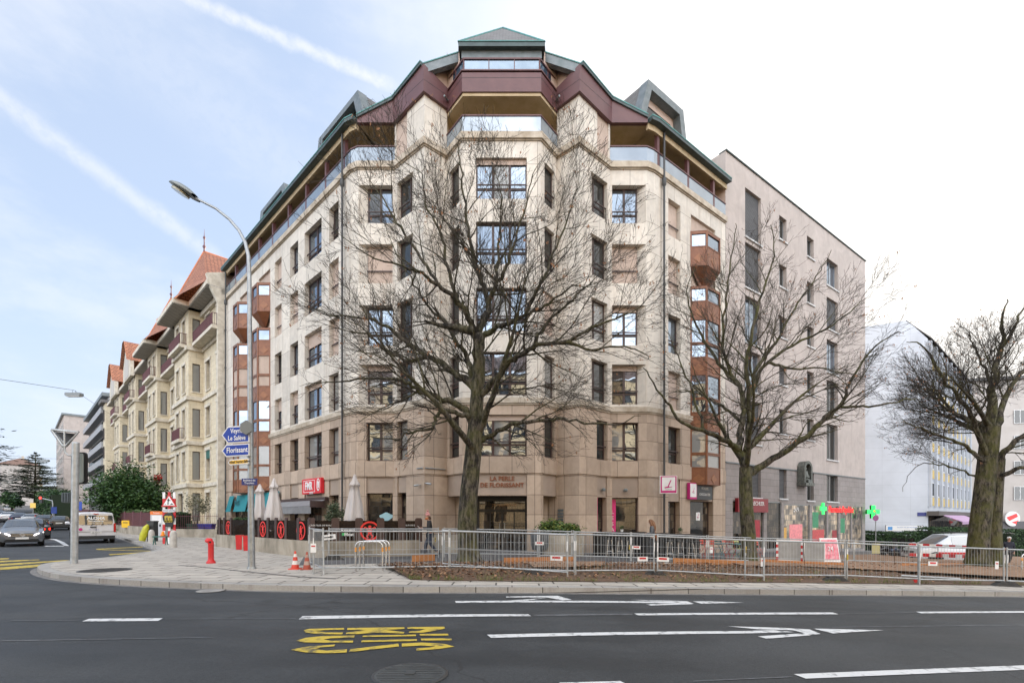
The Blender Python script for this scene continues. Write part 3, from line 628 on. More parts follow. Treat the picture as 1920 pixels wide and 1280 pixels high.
def window(f, u0, u1, z0, z1, kind, lights, dep, parent=CB, rail=True, fm='brown'):
 fr = MB(); t = .06; w0, w1 = -dep, -dep+.06
 f.box(fr, u0, u1, z0, z0+t*1.3, w0, w1); f.box(fr, u0, u1, z1-t, z1, w0, w1)
 f.box(fr, u0, u0+t, z0+t*1.3, z1-t, w0, w1); f.box(fr, u1-t, u1, z0+t*1.3, z1-t, w0, w1)
 zr = z0+(z1-z0)*.29
 if rail:
  f.box(fr, u0+t, u1-t, zr-.045, zr+.045, w0, w1-.003)
  f.box(fr, u0-.02, u1+.02, zr+.1, zr+.15, -dep+.14, -dep+.19)
 for k in range(1, lights):
  uu = u0+(u1-u0)*k/lights; f.box(fr, uu-.055, uu+.055, z0+t*1.3, z1-t, w0, w1+.004)
 fo = fr.build('window', M[fm], parent)
 if kind != 'shut':
  pb = MB()
  for k in range(lights):
   a, b = u0+(u1-u0)*k/lights, u0+(u1-u0)*(k+1)/lights; q = R.random(); pb.m = {'glass': 0 if q < .62 else (1 if q < .82 else 2), 'half': 0, 'curt': 1 if q < .8 else 0, 'dark': 2 if q < .75 else 1}[kind]
   o = R.uniform(-.012, .012); pb.poly([f.p(a, z0, w0+.02+o), f.p(b, z0, w0+.02), f.p(b, z1, w0+.02), f.p(a, z1, w0+.02+o)])
  pb.build('pane', [M['glassA'], M['glassB'], M['glassC']], fo)
 if kind == 'glass' and lights > 1 and R.random() < .3: kind = 'low'
 if kind in ('shut', 'half', 'low'):
  zb = z0 if kind == 'shut' else z0+(z1-z0)*(.62 if kind == 'half' else .86)
  sb = MB(); f.box(sb, u0+.02, u1-.02, zb+.02, z1-.01, w1+.002, w1+.03); sb.build('shutter', M['shutter'], fo)
 return fo
for f, u0, u1, fl, k, nl, dp in WINS: window(f, u0, u1, *FLOORS[fl], k, nl, dp)
for f, s in ((fLo, (.12, 1.02)), (fRo, (fRo.L-1.02, fRo.L-.12))):
 sb = MB(); f.box(sb, s[0], s[1], 19.45, 21.6, -.10, -.06); sb.build('shutter', M['shutter'], CB)
def oriel(f, u0, u1, px_side, zsegs, name='oriel'):
 """box bay with splayed bronze frame: zsegs = list of (z0, z1, rows) ; rows = list of (z0,z1,type)"""
 dpt = .62; um = (u0+u1)/2; wd = u1-u0
 plan = [(u0, 0), (u0+dpt, dpt), (u1-dpt, dpt), (u1, 0)]
 for zb, zt, rows, taper in zsegs:
  fr = MB(); pane = MB(); dias = []
  ring = [f.p(u, zb, w) for u, w in plan]
  inn = [f.p(um+(u-um)*.35, zb-taper, w*.1) for u, w in plan]
  n = len(plan)
  fr.add([*ring, *inn], [(i, i+1, n+i+1, n+i) for i in range(n-1)]+[(n, n+1, n+2, n+3)])
  topr = [f.p(u, zt, w) for u, w in plan]; fr.poly(topr)
  for i in range(n-1):
   a, b = Vector(plan[i]), Vector(plan[i+1]); d = (b-a).normalized(); nn = Vector((d.y, -d.x))*-1
   nn = Vector((-d.y, d.x)); L = (b-a).length
   def q(t, z, o): s = a+d*t+nn*o; return f.p(s.x, z, s.y)
   def bx(t0, t1, z0, z1, o0, o1, mb=fr): mb.hexa([q(t0, z0, o1), q(t1, z0, o1), q(t1, z0, o0), q(t0, z0, o0), q(t0, z1, o1), q(t1, z1, o1), q(t1, z1, o0), q(t0, z1, o0)])
   post = .075
   bx(0, post, zb, zt, -.09, .012); bx(L-post, L, zb, zt, -.09, .012)
   for r0, r1, ty in rows:
    if ty in ('g', 'c', 's'):
     pane.m = {'g': 0, 'c': 1, 's': 2}[ty]
     pane.poly([q(post, r0+.05, -.05), q(L-post, r0+.05, -.05), q(L-post, r1-.05, -.05), q(post, r1-.05, -.05)])
     bx(post, L-post, r0-.0, r0+.05, -.09, .008); bx(post, L-post, r1-.05, r1, -.09, .008)
    else:
     bx(post, L-post, r0, r1, -.07, -.012)
     if ty == 'd':
      cz, ct, hz, ht = (r0+r1)/2, L/2, (r1-r0)*.40, min((L-2*post)*.42, (r1-r0)*.45)
      dias.append(MB().extr([q(ct-ht, cz, -.011), q(ct, cz-hz, -.011), q(ct+ht, cz, -.011), q(ct, cz+hz, -.011)], q(0, 0, .012)-q(0, 0, -.006)))
  o = fr.build(name, M['oriel'], CB); pane.build('pane', [M['glassA'], M['glassB'], M['shutter']], o)
  for dia in dias: dia.build('diamond_panel', M['oriel_d'], o)
def top_rows(z0): return [(z0, z0+.08, 'p'), (z0+.08, z0+.72, 'd'), (z0+.72, z0+1.02, 'p'), (z0+1.02, z0+1.78, 'g'), (z0+1.78, z0+1.9, 'p')]
def low_rows(z0, z1, shut):
 z = z1-.1; rows = [(z, z1, 'p'), (z-.75, z, 'g'), (z-1.05, z-.75, 'p')]; z -= 1.05
 for k in range(3):
  ty = 's' if k == shut else ('g' if k < 2 else 'c')
  rows += [(z-.65, z, 'd'), (z-1.95, z-.65, ty), (z-2.0, z-1.95, 'p'), (z-2.75, z-2.0, ty), (z-3.0, z-2.75, 'p')]; z -= 3.0
 return rows+[(z0, z, 'd')]
for f, o, sh in ((fL, O1, 0), (fL, O2, 0), (fR, OR, 9)):
 oriel(f, o[0], o[1], None, [(15.4, 17.3, top_rows(15.4), .8), (3.5, 14.3, low_rows(3.5, 14.3, sh), .05)])
 sb = MB(); f.box(sb, o[0]+.05, o[1]-.05, 4.2, 18.25, -.18, -.14); sb.build('shutter', M['shutter'], CB)
lg = MB(); rect_sweep(lg, PL, ZT, ZT+.30, .14, -.35); rect_sweep(lg, PL, ZT-.06, ZT, .06, 0); lg.build('cornice', M['ledge'], CB)
lg = MB(); rect_sweep(lg, PL, 6.98, 7.22, .10, 0); rect_sweep(lg, PL, 6.90, 6.98, .05, 0); lg.build('cornice', M['ledge'], CB)
lg = MB()
for f in FA:
 segs = [0, f.L]
rect_sweep(lg, PL, 3.76, 4.46, .05, 0); lg.build('sill_band', M['stone_low'], CB)
def inset(pts, w): 
 mb = MB(); rect_sweep(mb, pts, 0, 1, -w, -w-.1); n = len(pts); return [(mb.v[k*4].x, mb.v[k*4].y) for k in range(n)]
left_side = [L0, C1, C2, C3]; right_side = [C10, C11, C12, R0]
lw = MB()
for side in (left_side, right_side):
 q = inset(side, 1.7); ce = MB()
 for i in range(3):
  Fac(q[i], q[i+1]).wall(lw, [], ZT+.3, 21.35)
 for i in range(3):
  a, b, c, d = side[i], side[i+1], q[i+1], q[i]
  lw.poly([(*a, ZT+.29), (*b, ZT+.29), (*c, ZT+.29), (*d, ZT+.29)]); ce.poly([(*a, 21.33), (*b, 21.33), (*c, 21.33), (*d, 21.33)])
 ce.build('loggia_ceiling', M['stucco'], CB)
 e, qe = (side[0], q[0]) if side is left_side else (side[-1], q[-1])
 lw.poly([(*e, ZT), (*qe, ZT), (*qe, 21.4), (*e, 21.4)])
 e, qe = (side[-1], q[-1]) if side is left_side else (side[0], q[0])
 lw.poly([(*e, ZT), (*qe, ZT), (*qe, 21.4), (*e, 21.4)])
lw.poly([(C5[0], 24.4, ZT), (C8[0], 24.4, ZT), (C8[0], 24.4, 24.3), (C5[0], 24.4, 24.3)])
lw.poly([(*C5, ZT+.29), (*C6, ZT+.29), (*C7, ZT+.29), (*C8, ZT+.29), (C8[0], 24.4, ZT+.29), (C5[0], 24.4, ZT+.29)])
for c in (C5, C8): lw.poly([(*c, ZT), (c[0], 24.4, ZT), (c[0], 24.4, 24.3), (*c, 24.3)])
lw.build('loggia_wall', M['stucco'], CB)
for side, rng in ((left_side, [(1.5+k*2.35, 1.5+k*2.35+1.5) for k in range(8)]), (right_side, [(.9, 2.2), (3.2, 4.6)])):
 q = inset(side, 1.68)
 f = Fac(q[0], q[1]) if side is left_side else Fac(q[2], q[3])
 for a, b in rng:
  if b < f.L: window(f, a, b, ZT+.32, 21.1, 'dark', 2, .0, rail=False)
def railing(pts, z0, h, m=M['rail_glass'], posts=()):
 rl = MB(); gl = MB(); rect_sweep(rl, pts, z0+h-.03, z0+h+.03, .03, -.05); rect_sweep(gl, pts, z0+.02, z0+h-.035, -.005, -.02)
 o = rl.build('handrail', M['plum'], CB); gl.build('glass_panel', m, o)
for side in (left_side, right_side): railing([Vector((*p, 0)).to_2d() for p in inset(side, -.02)], ZT+.3, .80)
railing(inset([C5, C6, C7, C8], -.02), ZT+.3, .80)
def posts(f, pxs):
 for px in pxs:
  u = f.u(px); b = MB(); f.box(b, u-.09, u+.09, ZT+.3, 21.3, -.16, .02); b.build('post', M['plum'], CB)
posts(fL, (646, 611, 574, 541, 511.6, 486, 463, 442)); posts(fR, (1234, 1290, 1338))
EVL = 21.35
fs = MB()
za = [21.32, 21.32, 21.32, 21.32]; 
def fascia(f, b0, b1, t0, t1, wo=.16):
 fs.hexa([f.p(0, b0, wo), f.p(f.L, b1, wo), f.p(f.L, b1, -.02), f.p(0, b0, -.02), f.p(0, t0, wo), f.p(f.L, t1, wo), f.p(f.L, t1, -.02), f.p(0, t0, -.02)])
def fasc_line(pts, b, t): rect_sweep(fs, pts, b, t, .16, -.05)
fasc_line([C2, C3, C4, C5], [21.30, 21.30, 21.47, 21.40], [21.50, 22.38, 22.72, 22.35]); fs.build('fascia', M['plum'], CB); fs = MB()
fasc_line([C8, C9, C10, C11], [21.40, 21.47, 21.30, 21.30], [22.35, 22.72, 22.38, 21.50]); fs.build('fascia', M['plum'], CB)
for pts, zz in (([C3, C4, C5], 22.0), ([C8, C9, C10], 22.0)): jt = MB(); rect_sweep(jt, pts, zz-.008, zz+.008, .164, .1); jt.build('fascia_joint', M['black'], CB)
sf = MB(); rect_sweep(sf, [L0, C1, C2], 21.05, 21.33, .10, -.05); sf.build('soffit_board', M['stucco'], CB); sf = MB(); rect_sweep(sf, [C11, C12, R0], 21.05, 21.33, .10, -.05); sf.build('soffit_board', M['stucco'], CB)
gt = MB(); rect_sweep(gt, [L0, C1, C2], 21.33, 21.50, .40, .0); rect_sweep(gt, [C2, C3, C4], [21.50, 22.38, 22.72], [21.62, 22.50, 22.86], .24, -.05); gt.build('gutter', M['gutter'], CB); gt = MB()
rect_sweep(gt, [C9, C10, C11], [22.72, 22.38, 21.50], [22.86, 22.50, 21.62], .24, -.05); rect_sweep(gt, [C11, C12, R0], 21.33, 21.50, .40, 0)
g0 = gt.build('gutter', M['gutter'], CB)
pt = MB(); rect_sweep(pt, [L0, C1, C2], 21.50, 21.55, .42, -.02); rect_sweep(pt, [C2, C3, C4], [21.62, 22.50, 22.86], [21.67, 22.55, 22.91], .26, -.05); pt.build('flashing', M['patina'], g0)
pt = MB(); rect_sweep(pt, [C11, C12, R0], 21.50, 21.55, .42, -.02); rect_sweep(pt, [C9, C10, C11], [22.86, 22.50, 21.62], [22.91, 22.55, 21.67], .26, -.05)
pt.build('flashing', M['patina'], g0)
bal = [C5, C6, C7, C8]
b = MB(); rect_sweep(b, bal, 21.30, 22.18, .05, -.06); bo = b.build('balcony_parapet', M['plum'], CB)
b = MB(); rect_sweep(b, bal, 21.93, 21.945, .055, .0); b.build('joint', M['black'], bo)
b = MB(); b.prism([*inset(bal, .02), (C8[0], 24.4), (C5[0], 24.4)], 21.16, 21.34); b.build('balcony_slab', M['stucco'], CB)
b = MB(); rect_sweep(b, bal, 22.24, 22.30, .09, -.09); b.build('handrail', M['plum'], CB)
for c, nrm in ((C5, -1), (C8, 1)):
 b = MB(); b.tube([(c[0]+.1*-nrm, c[1]-.1, 21.75), (c[0]+nrm*.05, c[1]-.62, 21.62)], .045, 8); b.build('spout', M['zinc'], CB)
b = MB(); pn = MB()
for f, n_ in ((fCl, 2), (fC, 3), (fCr, 2)):
 pn.poly([f.p(.06, 22.31, -.08), f.p(f.L-.06, 22.31, -.08), f.p(f.L-.06, 22.9, -.08), f.p(.06, 22.9, -.08)])
 for k in range(n_+1): u = .03+(f.L-.06)*k/n_; f.box(b, u-.02, u+.02, 22.31, 22.9, -.11, -.05)
rect_sweep(b, bal, 22.88, 22.95, -.03, -.13)
wo = b.build('window', M['plum'], CB); pn.build('pane', glass_mat('conservatory_glass', (.05, .07, .10), .24, tint=(.7, .85, 1)), wo)
rf = MB()
hoodY = 22.25
hx0, hx1 = X0-1.98, X0+1.98
apex = Vector((X0, 25.2, 27.1))
b = MB(); b.box(hx0+.12, hx1-.12, hoodY+.22, hoodY+.45, 22.95, 23.30); b.build('fascia', M['zinc'], CB)
b = MB(); b.box(hx0, hx1, hoodY, hoodY+.9, 23.30, 23.50); ho = b.build('eave', M['gutter'], CB)
b = MB(); b.box(hx0-.02, hx1+.02, hoodY-.03, hoodY+.9, 23.50, 23.54); b.build('flashing', M['patina'], ho)
lefts = [Vector((C4[0]-.05, C4[1]-.1, 22.80)), Vector((hx0+.05, 23.0, 23.75))]
def mir(p): return Vector((sym(p[0]), p[1], p[2]))
for mm in (lambda p: Vector(p), mir):
 A, B = mm(lefts[0]), mm(lefts[1]); dn = Vector((0, 0, -.42))
 b = MB(); b.extr([A, B, B+dn, A+dn], Vector((0, .25, 0))); ro = b.build('rake_board', M['zinc'], CB)
 b = MB(); b.extr([A+V(0, -.03, 0), B+V(0, -.03, 0), B+V(0, -.03, .05), A+V(0, -.03, .05)], Vector((0, .3, 0))); b.build('flashing', M['patina'], ro)
 b = MB(); p5 = mm((C5[0], C5[1]+.02, 21.35)); p4 = mm((C4[0]+.1, C4[1]+.12, 21.4))
 b.poly([p4, p5, mm((C5[0], C5[1]+.02, 23.6)), mm((C4[0]+.1, C4[1]+.12, 22.72))]); b.poly([p5, mm((hx0, 22.9, 22.3)), mm((hx0, 22.9, 23.7)), mm((C5[0], C5[1]+.02, 23.6))])
 b.build('gable_wall', M['pinkwall'], CB)
rf.add([(hx0, hoodY+.02, 23.52), (hx1, hoodY+.02, 23.52), (hx1+.5, 26.5, 25.0), (hx0-.5, 26.5, 25.0), apex, (X0, 32, 27.1)], [(0, 1, 4), (1, 2, 5, 4), (3, 0, 4, 5)])
def roofplane(pts): rf.poly(pts)
e = [(L0[0]-.05, L0[1], 21.5), (C1[0], C1[1], 21.5), (C2[0], C2[1], 21.6), (C3[0], C3[1], 22.5), (C4[0], C4[1], 22.85)]
ridgeL = [(L0[0]+5.2, L0[1]+5.2, 24.6), (-2.2, 31.2, 24.6)]
rf.poly([e[0], e[1], ridgeL[1], ridgeL[0]]); rf.poly([e[1], e[2], ridgeL[1]]); rf.poly([e[2], e[3], ridgeL[1]]); rf.poly([e[3], e[4], ridgeL[1]])
rf.poly([e[4], (hx0, 23.0, 23.75), (X0, 31, 26), ridgeL[1]])
ridgeR = [(1.4, 31.2, 24.6), (R0[0]-3, R0[1]+5.5, 24.6)]
er = [(sym(p[0]), p[1], p[2]) for p in e[1:]]
rf.poly([er[0], (R0[0], R0[1], 21.5), ridgeR[1], ridgeR[0]]); rf.poly([er[1], er[0], ridgeR[0]]); rf.poly([er[2], er[1], ridgeR[0]]); rf.poly([er[3], er[2], ridgeR[0]])
rf.poly([er[3], (hx1, 23.0, 23.75), (X0, 31, 26), ridgeR[0]])
rf.poly([ridgeL[0], ridgeL[1], ridgeR[0], ridgeR[1]])
roof = rf.build('roof', M['slate'], CB)
hip = MB()
for A in (Vector((hx0, hoodY+.02, 23.52)), Vector((hx1, hoodY+.02, 23.52))): hip.tube([A, apex], .05, 5)
hip.tube([apex, (X0, 32, 27.1)], .05, 5); hip.build('ridge', M['patina'], roof)
def dormer(f, u0, u1, zt, s0, s1, w0=-.35):
 um = (u0+u1)/2; hw = (u1-u0)/2
 prof = [(u0, 21.55), (u0+s0*.5, (21.55+zt)/2), (u0+s0, zt), (u1-s1, zt), (u1-s1*.5, (21.55+zt)/2), (u1, 21.55)]
 rim = MB(); inner = [(um+(u-um)*.80, 21.6+(z-21.6)*.84) for u, z in prof]
 for i in range(5):
  a, b_, c, d = prof[i], prof[i+1], inner[i+1], inner[i]
  rim.hexa([f.p(d[0], d[1], w0), f.p(a[0], a[1], w0), f.p(a[0], a[1], w0-.5), f.p(d[0], d[1], w0-.5), f.p(c[0], c[1], w0), f.p(b_[0], b_[1], w0), f.p(b_[0], b_[1], w0-.5), f.p(c[0], c[1], w0-.5)])
 o = rim.build('dormer', M['zinc'], CB)
 wl = MB(); wl.poly([f.p(u, z, w0-.45) for u, z in inner]); wl.build('dormer_wall', M['pinkwall'], o)
 bd = MB(); bk = [f.p(um+(u-um)*.98, z, w0-.02) for u, z in prof]; bb = [f.p(um+(u-um)*.98, z, w0-3.6) for u, z in prof]
 bd.add(bk+bb, [(i, i+1, 7+i, 6+i) for i in range(5)]); bd.build('dormer_roof', M['slate'], o)
 ww = MB(); f.box(ww, um-hw*.5, um+hw*.5, 22.1, 23.2, w0-.44, w0-.40); ww.build('dormer_window', M['glassC'], o)
dormer(fL, fL.u(590, -.35), fL.L+.75, 23.45, .55, .75); dormer(fL, fL.u(484, -.35), fL.u(541, -.35), 23.45, .5, .8)
dormer(fR, -.75, fR.u(1291, -.35), 24.05, .8, .5)
def pipe(f, px, z0, z1, w=.16):
 u = f.u(px, w); b = MB(); b.tube([f.p(u, z0, w), f.p(u, z1, w)], .055, 8)
 for z in (z0+.5, 7.4, 10.6, 13.6, 16.6, 18.9):
  if z < z1: b.tube([f.p(u, z-.05, w), f.p(u, z+.05, w)], .075, 8)
 b.lathe([(.05, 18.55), (.11, 18.65), (.11, 18.95), (.06, 19.0)], f.p(u, 0, w), 10)
 b.build('downpipe', M['dark_metal'], CB)
pipe(fL, 641.5, 0, 21.3); pipe(fR, 1245.5, 0, 21.3); pipe(fL, 423, 0, 21.2)
for f, u0, u1, z0, z1 in GFO:
 fr = MB(); t = .05
 for a, b_, c, d in ((u0, u0+t, z0, z1), (u1-t, u1, z0, z1), (u0+t, u1-t, z1-t, z1), (u0+t, u1-t, z0, z0+.12)): f.box(fr, a, b_, c, d, -.34, -.28)
 o = fr.build('shop_window', M['brown'], CB)
 MB().poly([f.p(u0, z0, -.32), f.p(u1, z0, -.32), f.p(u1, z1, -.32), f.p(u0, z1, -.32)]).build('pane', M['shop_glass'], o)
en = MB()
YB = 23.9
en.box(C5[0]+.05, X0-1.30, YB, YB+.2, -.2, 2.76); en.box(X0+1.30, C8[0]-.05, YB, YB+.2, -.2, 2.76); en.poly([(C5[0], C5[1], 2.75), (C6[0], C6[1]+.02, 2.75), (C7[0], C7[1]+.02, 2.75), (C8[0], C8[1], 2.75), (C8[0], 24.2, 2.75), (C5[0], 24.2, 2.75)])
en.build('entrance_wall', M['stone_low'], CB)
db = MB(); dx0, dx1 = X0-1.3, X0+1.3
for a, b_, c, d in ((dx0, dx0+.18, 0, 2.72), (dx1-.18, dx1, 0, 2.72), (dx0+.18, dx1-.18, 2.5, 2.72), (dx0+.18, dx1-.18, 1.98, 2.12), (X0-.05, X0+.05, 0, 1.98), (dx0+.18, dx1-.18, 0, .22), (X0-.62, X0-.56, .22, 1.98), (X0+.56, X0+.62, .22, 1.98)): db.box(a, b_, YB-.10, YB+.02, c, d)
do = db.build('entrance_door', M['black'], CB); MB().poly([(dx0, YB-.02, 0), (dx1, YB-.02, 0), (dx1, YB-.02, 2.7), (dx0, YB-.02, 2.7)]).build('pane', M['shop_glass'], do)
hb_ = MB()
for s in (-1, 1): hb_.tube([(X0+s*.12, YB-.17, .75), (X0+s*.12, YB-.17, 1.45)], .018, 6)
hb_.build('handle', M['galv'], do)
LM = mat('bronze_letters', (.22, .075, .035), .5)
um = fC.L/2+.02
text_mesh('LA PERLE', .285, LM, 'lettering', CB, fC.p(um, 3.50, -.06), (*fC.d, 0), (0, 0, 1), .012, bold=.006)
text_mesh('DE FLORISSANT', .285, LM, 'lettering', CB, fC.p(um, 3.20, -.06), (*fC.d, 0), (0, 0, 1), .012, bold=.006)
text_mesh('DE FLORISSANT', .17, mat('door_letters', (.45, .22, .08), .5), 'lettering', CB, (X0+.1, YB-.11, 2.31), (1, 0, 0), (0, 0, 1), .006)
f = fRi; b = MB()
for k in range(4): f.box(b, .05, .38, 1.55+k*.15, 1.66+k*.15, .005, .03)
b.build('nameplate', M['zinc'], CB)
def cam_unit(p, d, nm='security_camera'):
 b = MB(); b.tube([p, p+V(d*.12, -.06, -.02)], .02, 6); b.tube([p+V(d*.1, -.05, -.02), p+V(d*.3, -.12, -.06)], [.05, .05], 10); b.build(nm, M['galv'], CB)
cam_unit(fLi.p(.02, 3.32, .02), 1); cam_unit(fLo.p(fLo.L-.25, 3.25, .02), -1)
for f, u in ((fRo, fRo.L-.6), (fRc, .75)):
 p = f.p(u, 3.0, .05); b = MB(); b.lathe([(.09, 0), (.11, .05), (.1, .12), (.03, .15)], p+V(0, -.05, 0), 10); b.build('spot_lamp', M['zinc'], CB)
b = MB(); b.tube([fLo.p(fLo.L-.45, 4.02, .09), fLo.p(fLo.L-.02, 4.02, .09)], .03, 6); b.tube([fLi.p(.0, 4.02, .09), fLi.p(1.1, 4.02, .09)], .03, 6); b.build('conduit', M['galv'], CB)
bk = MB(); bk.prism([L0, (L0[0]+9, L0[1]+9), (6, 38), (R0[0]-7, R0[1]+9), R0, (R0[0]-1.0, R0[1]+1.2), (4, 31), (-3, 31), (L0[0]+1, L0[1]+1)], -1.4, 21.3); bk.build('rear_wall', M['pinkwall'], CB)
ib = MB(); 
pin = inset(PL, .46); n = len(pin)
cfloor = MB(); cfloor.prism(pin, 4.0, 4.1) if False else None
# ======================= NEIGHBOURING BUILDINGS =======================
def simple_window(f, u0, u1, z0, z1, parent, dep=.22, fm=None, g='glassC', lights=2, sill=True, transom=False, surround=None):
 fm = fm or M['brown']; fr = MB(); t = .055
 for a, b, c, d in ((u0, u1, z0, z0+t), (u0, u1, z1-t, z1), (u0, u0+t, z0+t, z1-t), (u1-t, u1, z0+t, z1-t)): f.box(fr, a, b, c, d, -dep, -dep+.05)
 for k in range(1, lights):
  uu = u0+(u1-u0)*k/lights; f.box(fr, uu-.035, uu+.035, z0+t, z1-t, -dep, -dep+.052)
 if transom: zz = z0+(z1-z0)*.72; f.box(fr, u0+t, u1-t, zz-.03, zz+.03, -dep, -dep+.049)
 o = fr.build('window', fm, parent)
 MB().poly([f.p(u0, z0, -dep+.015), f.p(u1, z0, -dep+.015), f.p(u1, z1, -dep+.015), f.p(u0, z1, -dep+.015)]).build('pane', M[g], o)
 if sill:
  sb = MB(); f.box(sb, u0-.08, u1+.08, z0-.10, z0-.003, -dep+.05, .09); sb.build('sill', surround or M['ledge'], o)
 return o
MBL = thing('apartment_building', 'flat roofed pink rendered block with grey stone base and pharmacy on the ground floor', 'building', (20, 34, gz(20, 34)))
B0 = (R0[0]+.02, R0[1]+.02)
kd = 1.392; tt = 12.45
B1 = (B0[0]+kd*tt, B0[1]+tt)
fB = Fac(B0, B1)
zr = fB.z(1362, 284)
M['pink2'] = masonry('pink_plaster', (.46, .405, .375), (.43, .375, .345), (.44, .39, .36), 60, 3.02, .02, 0, rough=.9, dirt=(.24, .20, .18), dirt_amt=.5, sc=1.1, sy=.4)
M['greyclad'] = masonry('grey_cladding', (.30, .27, .26), (.24, .215, .205), (.10, .09, .085), .95, .42, .008, .45, bump=.3, dirt_amt=.15)
zg = 4.98
M['alu'] = mat('grey_aluminium', (.30, .31, .32), .4, metal=.5)
bw = []
cols = [(1397, 1427, [(362, 452, 'b'), (462, 545, 'b'), (560, 646, 'g'), (660, 735, 'g'), (752, 832, 'b'), (861, 932, 'b')]),
  (1461, 1475, [(408, 452, 'd'), (498, 540, 'd'), (594, 634, 'd'), (688, 722, 'b'), (768, 813, 'd'), (862, 934, 'b')]),
  (1513, 1526, [(446, 484, 'd'), (530, 570, 'd'), (613, 650, 'd'), (697, 740, 'd'), (785, 825, 'd'), (871, 938, 'd')]),
  (1550, 1571, [(490, 540, 'g'), (562, 620, 'b'), (640, 700, 'g'), (715, 775, 'd'), (796, 862, 'd'), (880, 940, 'd')])]
for a, b, rows in cols:
 u0, u1 = fB.u(a), fB.u(b); pc = (a+b)/2
 for p0, p1, k in rows:
  bw.append((u0, u1, fB.z(pc, p1), fB.z(pc, p0), k))
shopz = fB.z(1600, 968)
shop = [(fB.u(1374), fB.u(1432)), (fB.u(1438), fB.u(1465)), (fB.u(1470), fB.u(1518)), (fB.u(1523), fB.u(1550)), (fB.u(1553), fB.u(1572)), (fB.u(1576), fB.u(1596)), (fB.u(1598), fB.u(1617))]
DS = .06
sops = [(a, b, gz(*fB.p((a+b)/2, 0).xy)+.25, 2.62 if i > 1 else 2.75) for i, (a, b) in enumerate(shop)]
up = MB(); fB.wall(up, [(o[0], o[1], o[2], o[3], .28) for o in bw if o[2] > zg-.5], zg, zr); 
e0, e1 = Vector((*B1, 0)), Vector((B1[0]-8, B1[1]+11, 0))
fBs = Fac(B1, (B1[0]-6, B1[1]+9)); fBs.wall(up, [], -3, zr)
fBl = Fac((B0[0]-6, B0[1]+8), B0); fBl.wall(up, [], 0, zr)
up.build('wall', M['pink2'], MBL)
lo = MB(); fB.wall(lo, [(o[0], o[1], o[2], min(o[3], zg-.02), .28) for o in bw if o[2] < zg-.5]+[(*o, DS+.06) for o in sops], -2.5, zg); lo.build('base_wall', M['greyclad'], MBL)
b = MB(); fB.box(b, 0, fB.L, zg-.03, zg+.05, .0, .05); b.build('string_course', M['zinc'], MBL)
b = MB(); fB.box(b, -.02, fB.L+.05, zr, zr+.07, -.4, .08); b.build('roof_edge', M['gutter'], MBL)
b = MB(); b.poly([(*B0, zr-.02), (*B1, zr-.02), (B1[0]-8, B1[1]+11, zr-.02), (B0[0]-8, B0[1]+11, zr-.02)]); b.build('roof', M['zinc'], MBL)
slats = masonry('slat_blind', (.115, .115, .12), (.095, .095, .10), (.02, .02, .02), 40, .085, .016, 0, bump=.6, dirt_amt=.05)
lightsill = mat('pale_sill', (.60, .60, .60), .6, c2=(.50, .50, .50), sc=5)
for u0, u1, z0, z1, k in bw:
 z1 = min(z1, zg-.02) if z0 < zg-.5 else z1
 w = simple_window(fB, u0, u1, z0, z1, MBL, .28, M['alu'], {'b': 'glassC', 'd': 'glassC', 'g': 'glassA'}[k], 2 if u1-u0 > 1 else 1, True, surround=lightsill)
 if k == 'b':
  s = MB(); fB.box(s, u0+.03, u1-.03, z0+(0 if z1-z0 < 2.4 else .02), z1-.02, -.22, -.17); s.build('blind', slats, w)
for i, (a, b_, z0, z1) in enumerate(sops):
 fr = MB(); t = .06
 for q in ((a, b_, z0, z0+.12), (a, b_, z1-t, z1), (a, a+t, z0, z1), (b_-t, b_, z0, z1)): fB.box(fr, *q, -DS-.05, -DS+.02)
 o = fr.build('shop_window', M['galv'], MBL); MB().poly([fB.p(a, z0, -DS-.03), fB.p(b_, z0, -DS-.03), fB.p(b_, z1, -DS-.03), fB.p(a, z1, -DS-.03)]).build('pane', M['lit_shop' if i > 1 else 'shop_glass'], o)
posters = [((.95, .32, .34), 2, .25, .75, 1.2), ((.45, .03, .05), 0, .72, .92, 1.3), ((.80, .45, .10), 2, .02, .14, 1.0), ((.62, .10, .10), 3, .1, .9, .9), ((.05, .28, .14), 3, .1, .5, 2.2), ((.05, .30, .13), 5, .1, .5, 1.9), ((.35, .04, .05), 4, .5, .95, .9)]
for c, i, f0, f1, zz in posters:
 a, b_, z0, z1 = sops[i]; b = MB(); fB.box(b, a+(b_-a)*f0, a+(b_-a)*f1, z0+zz-.55, min(z1-.1, z0+zz+.6), -DS-.028, -DS-.02); b.build('poster', mat('poster_%d' % int(c[0]*1000), c, .5, c2=tuple(x*.7 for x in c), sc=6), MBL)
text_mesh('24/9', .45, M['white'], 'lettering', MBL, fB.p((sops[2][0]+sops[2][1])/2, 2.25, -.075), (*fB.d, 0), (0, 0, 1), .004)
t = thing('niche_sculpture', 'bronze statue seated in an arched niche on the grey stone wall', 'sculpture', fB.p(fB.u(1502), fB.z(1502, 900)))
uc = fB.u(1502); zc = fB.z(1502, 886)
b = MB()
arc = [(uc-.62, zc-.75)]+[(uc-.62*cos(a), zc+.25+.55*sin(a)) for a in [pi*i/10 for i in range(11)]]+[(uc+.62, zc-.75)]
inn = [(uc-.40, zc-.75)]+[(uc-.40*cos(a), zc+.25+.36*sin(a)) for a in [pi*i/10 for i in range(11)]]+[(uc+.40, zc-.75)]
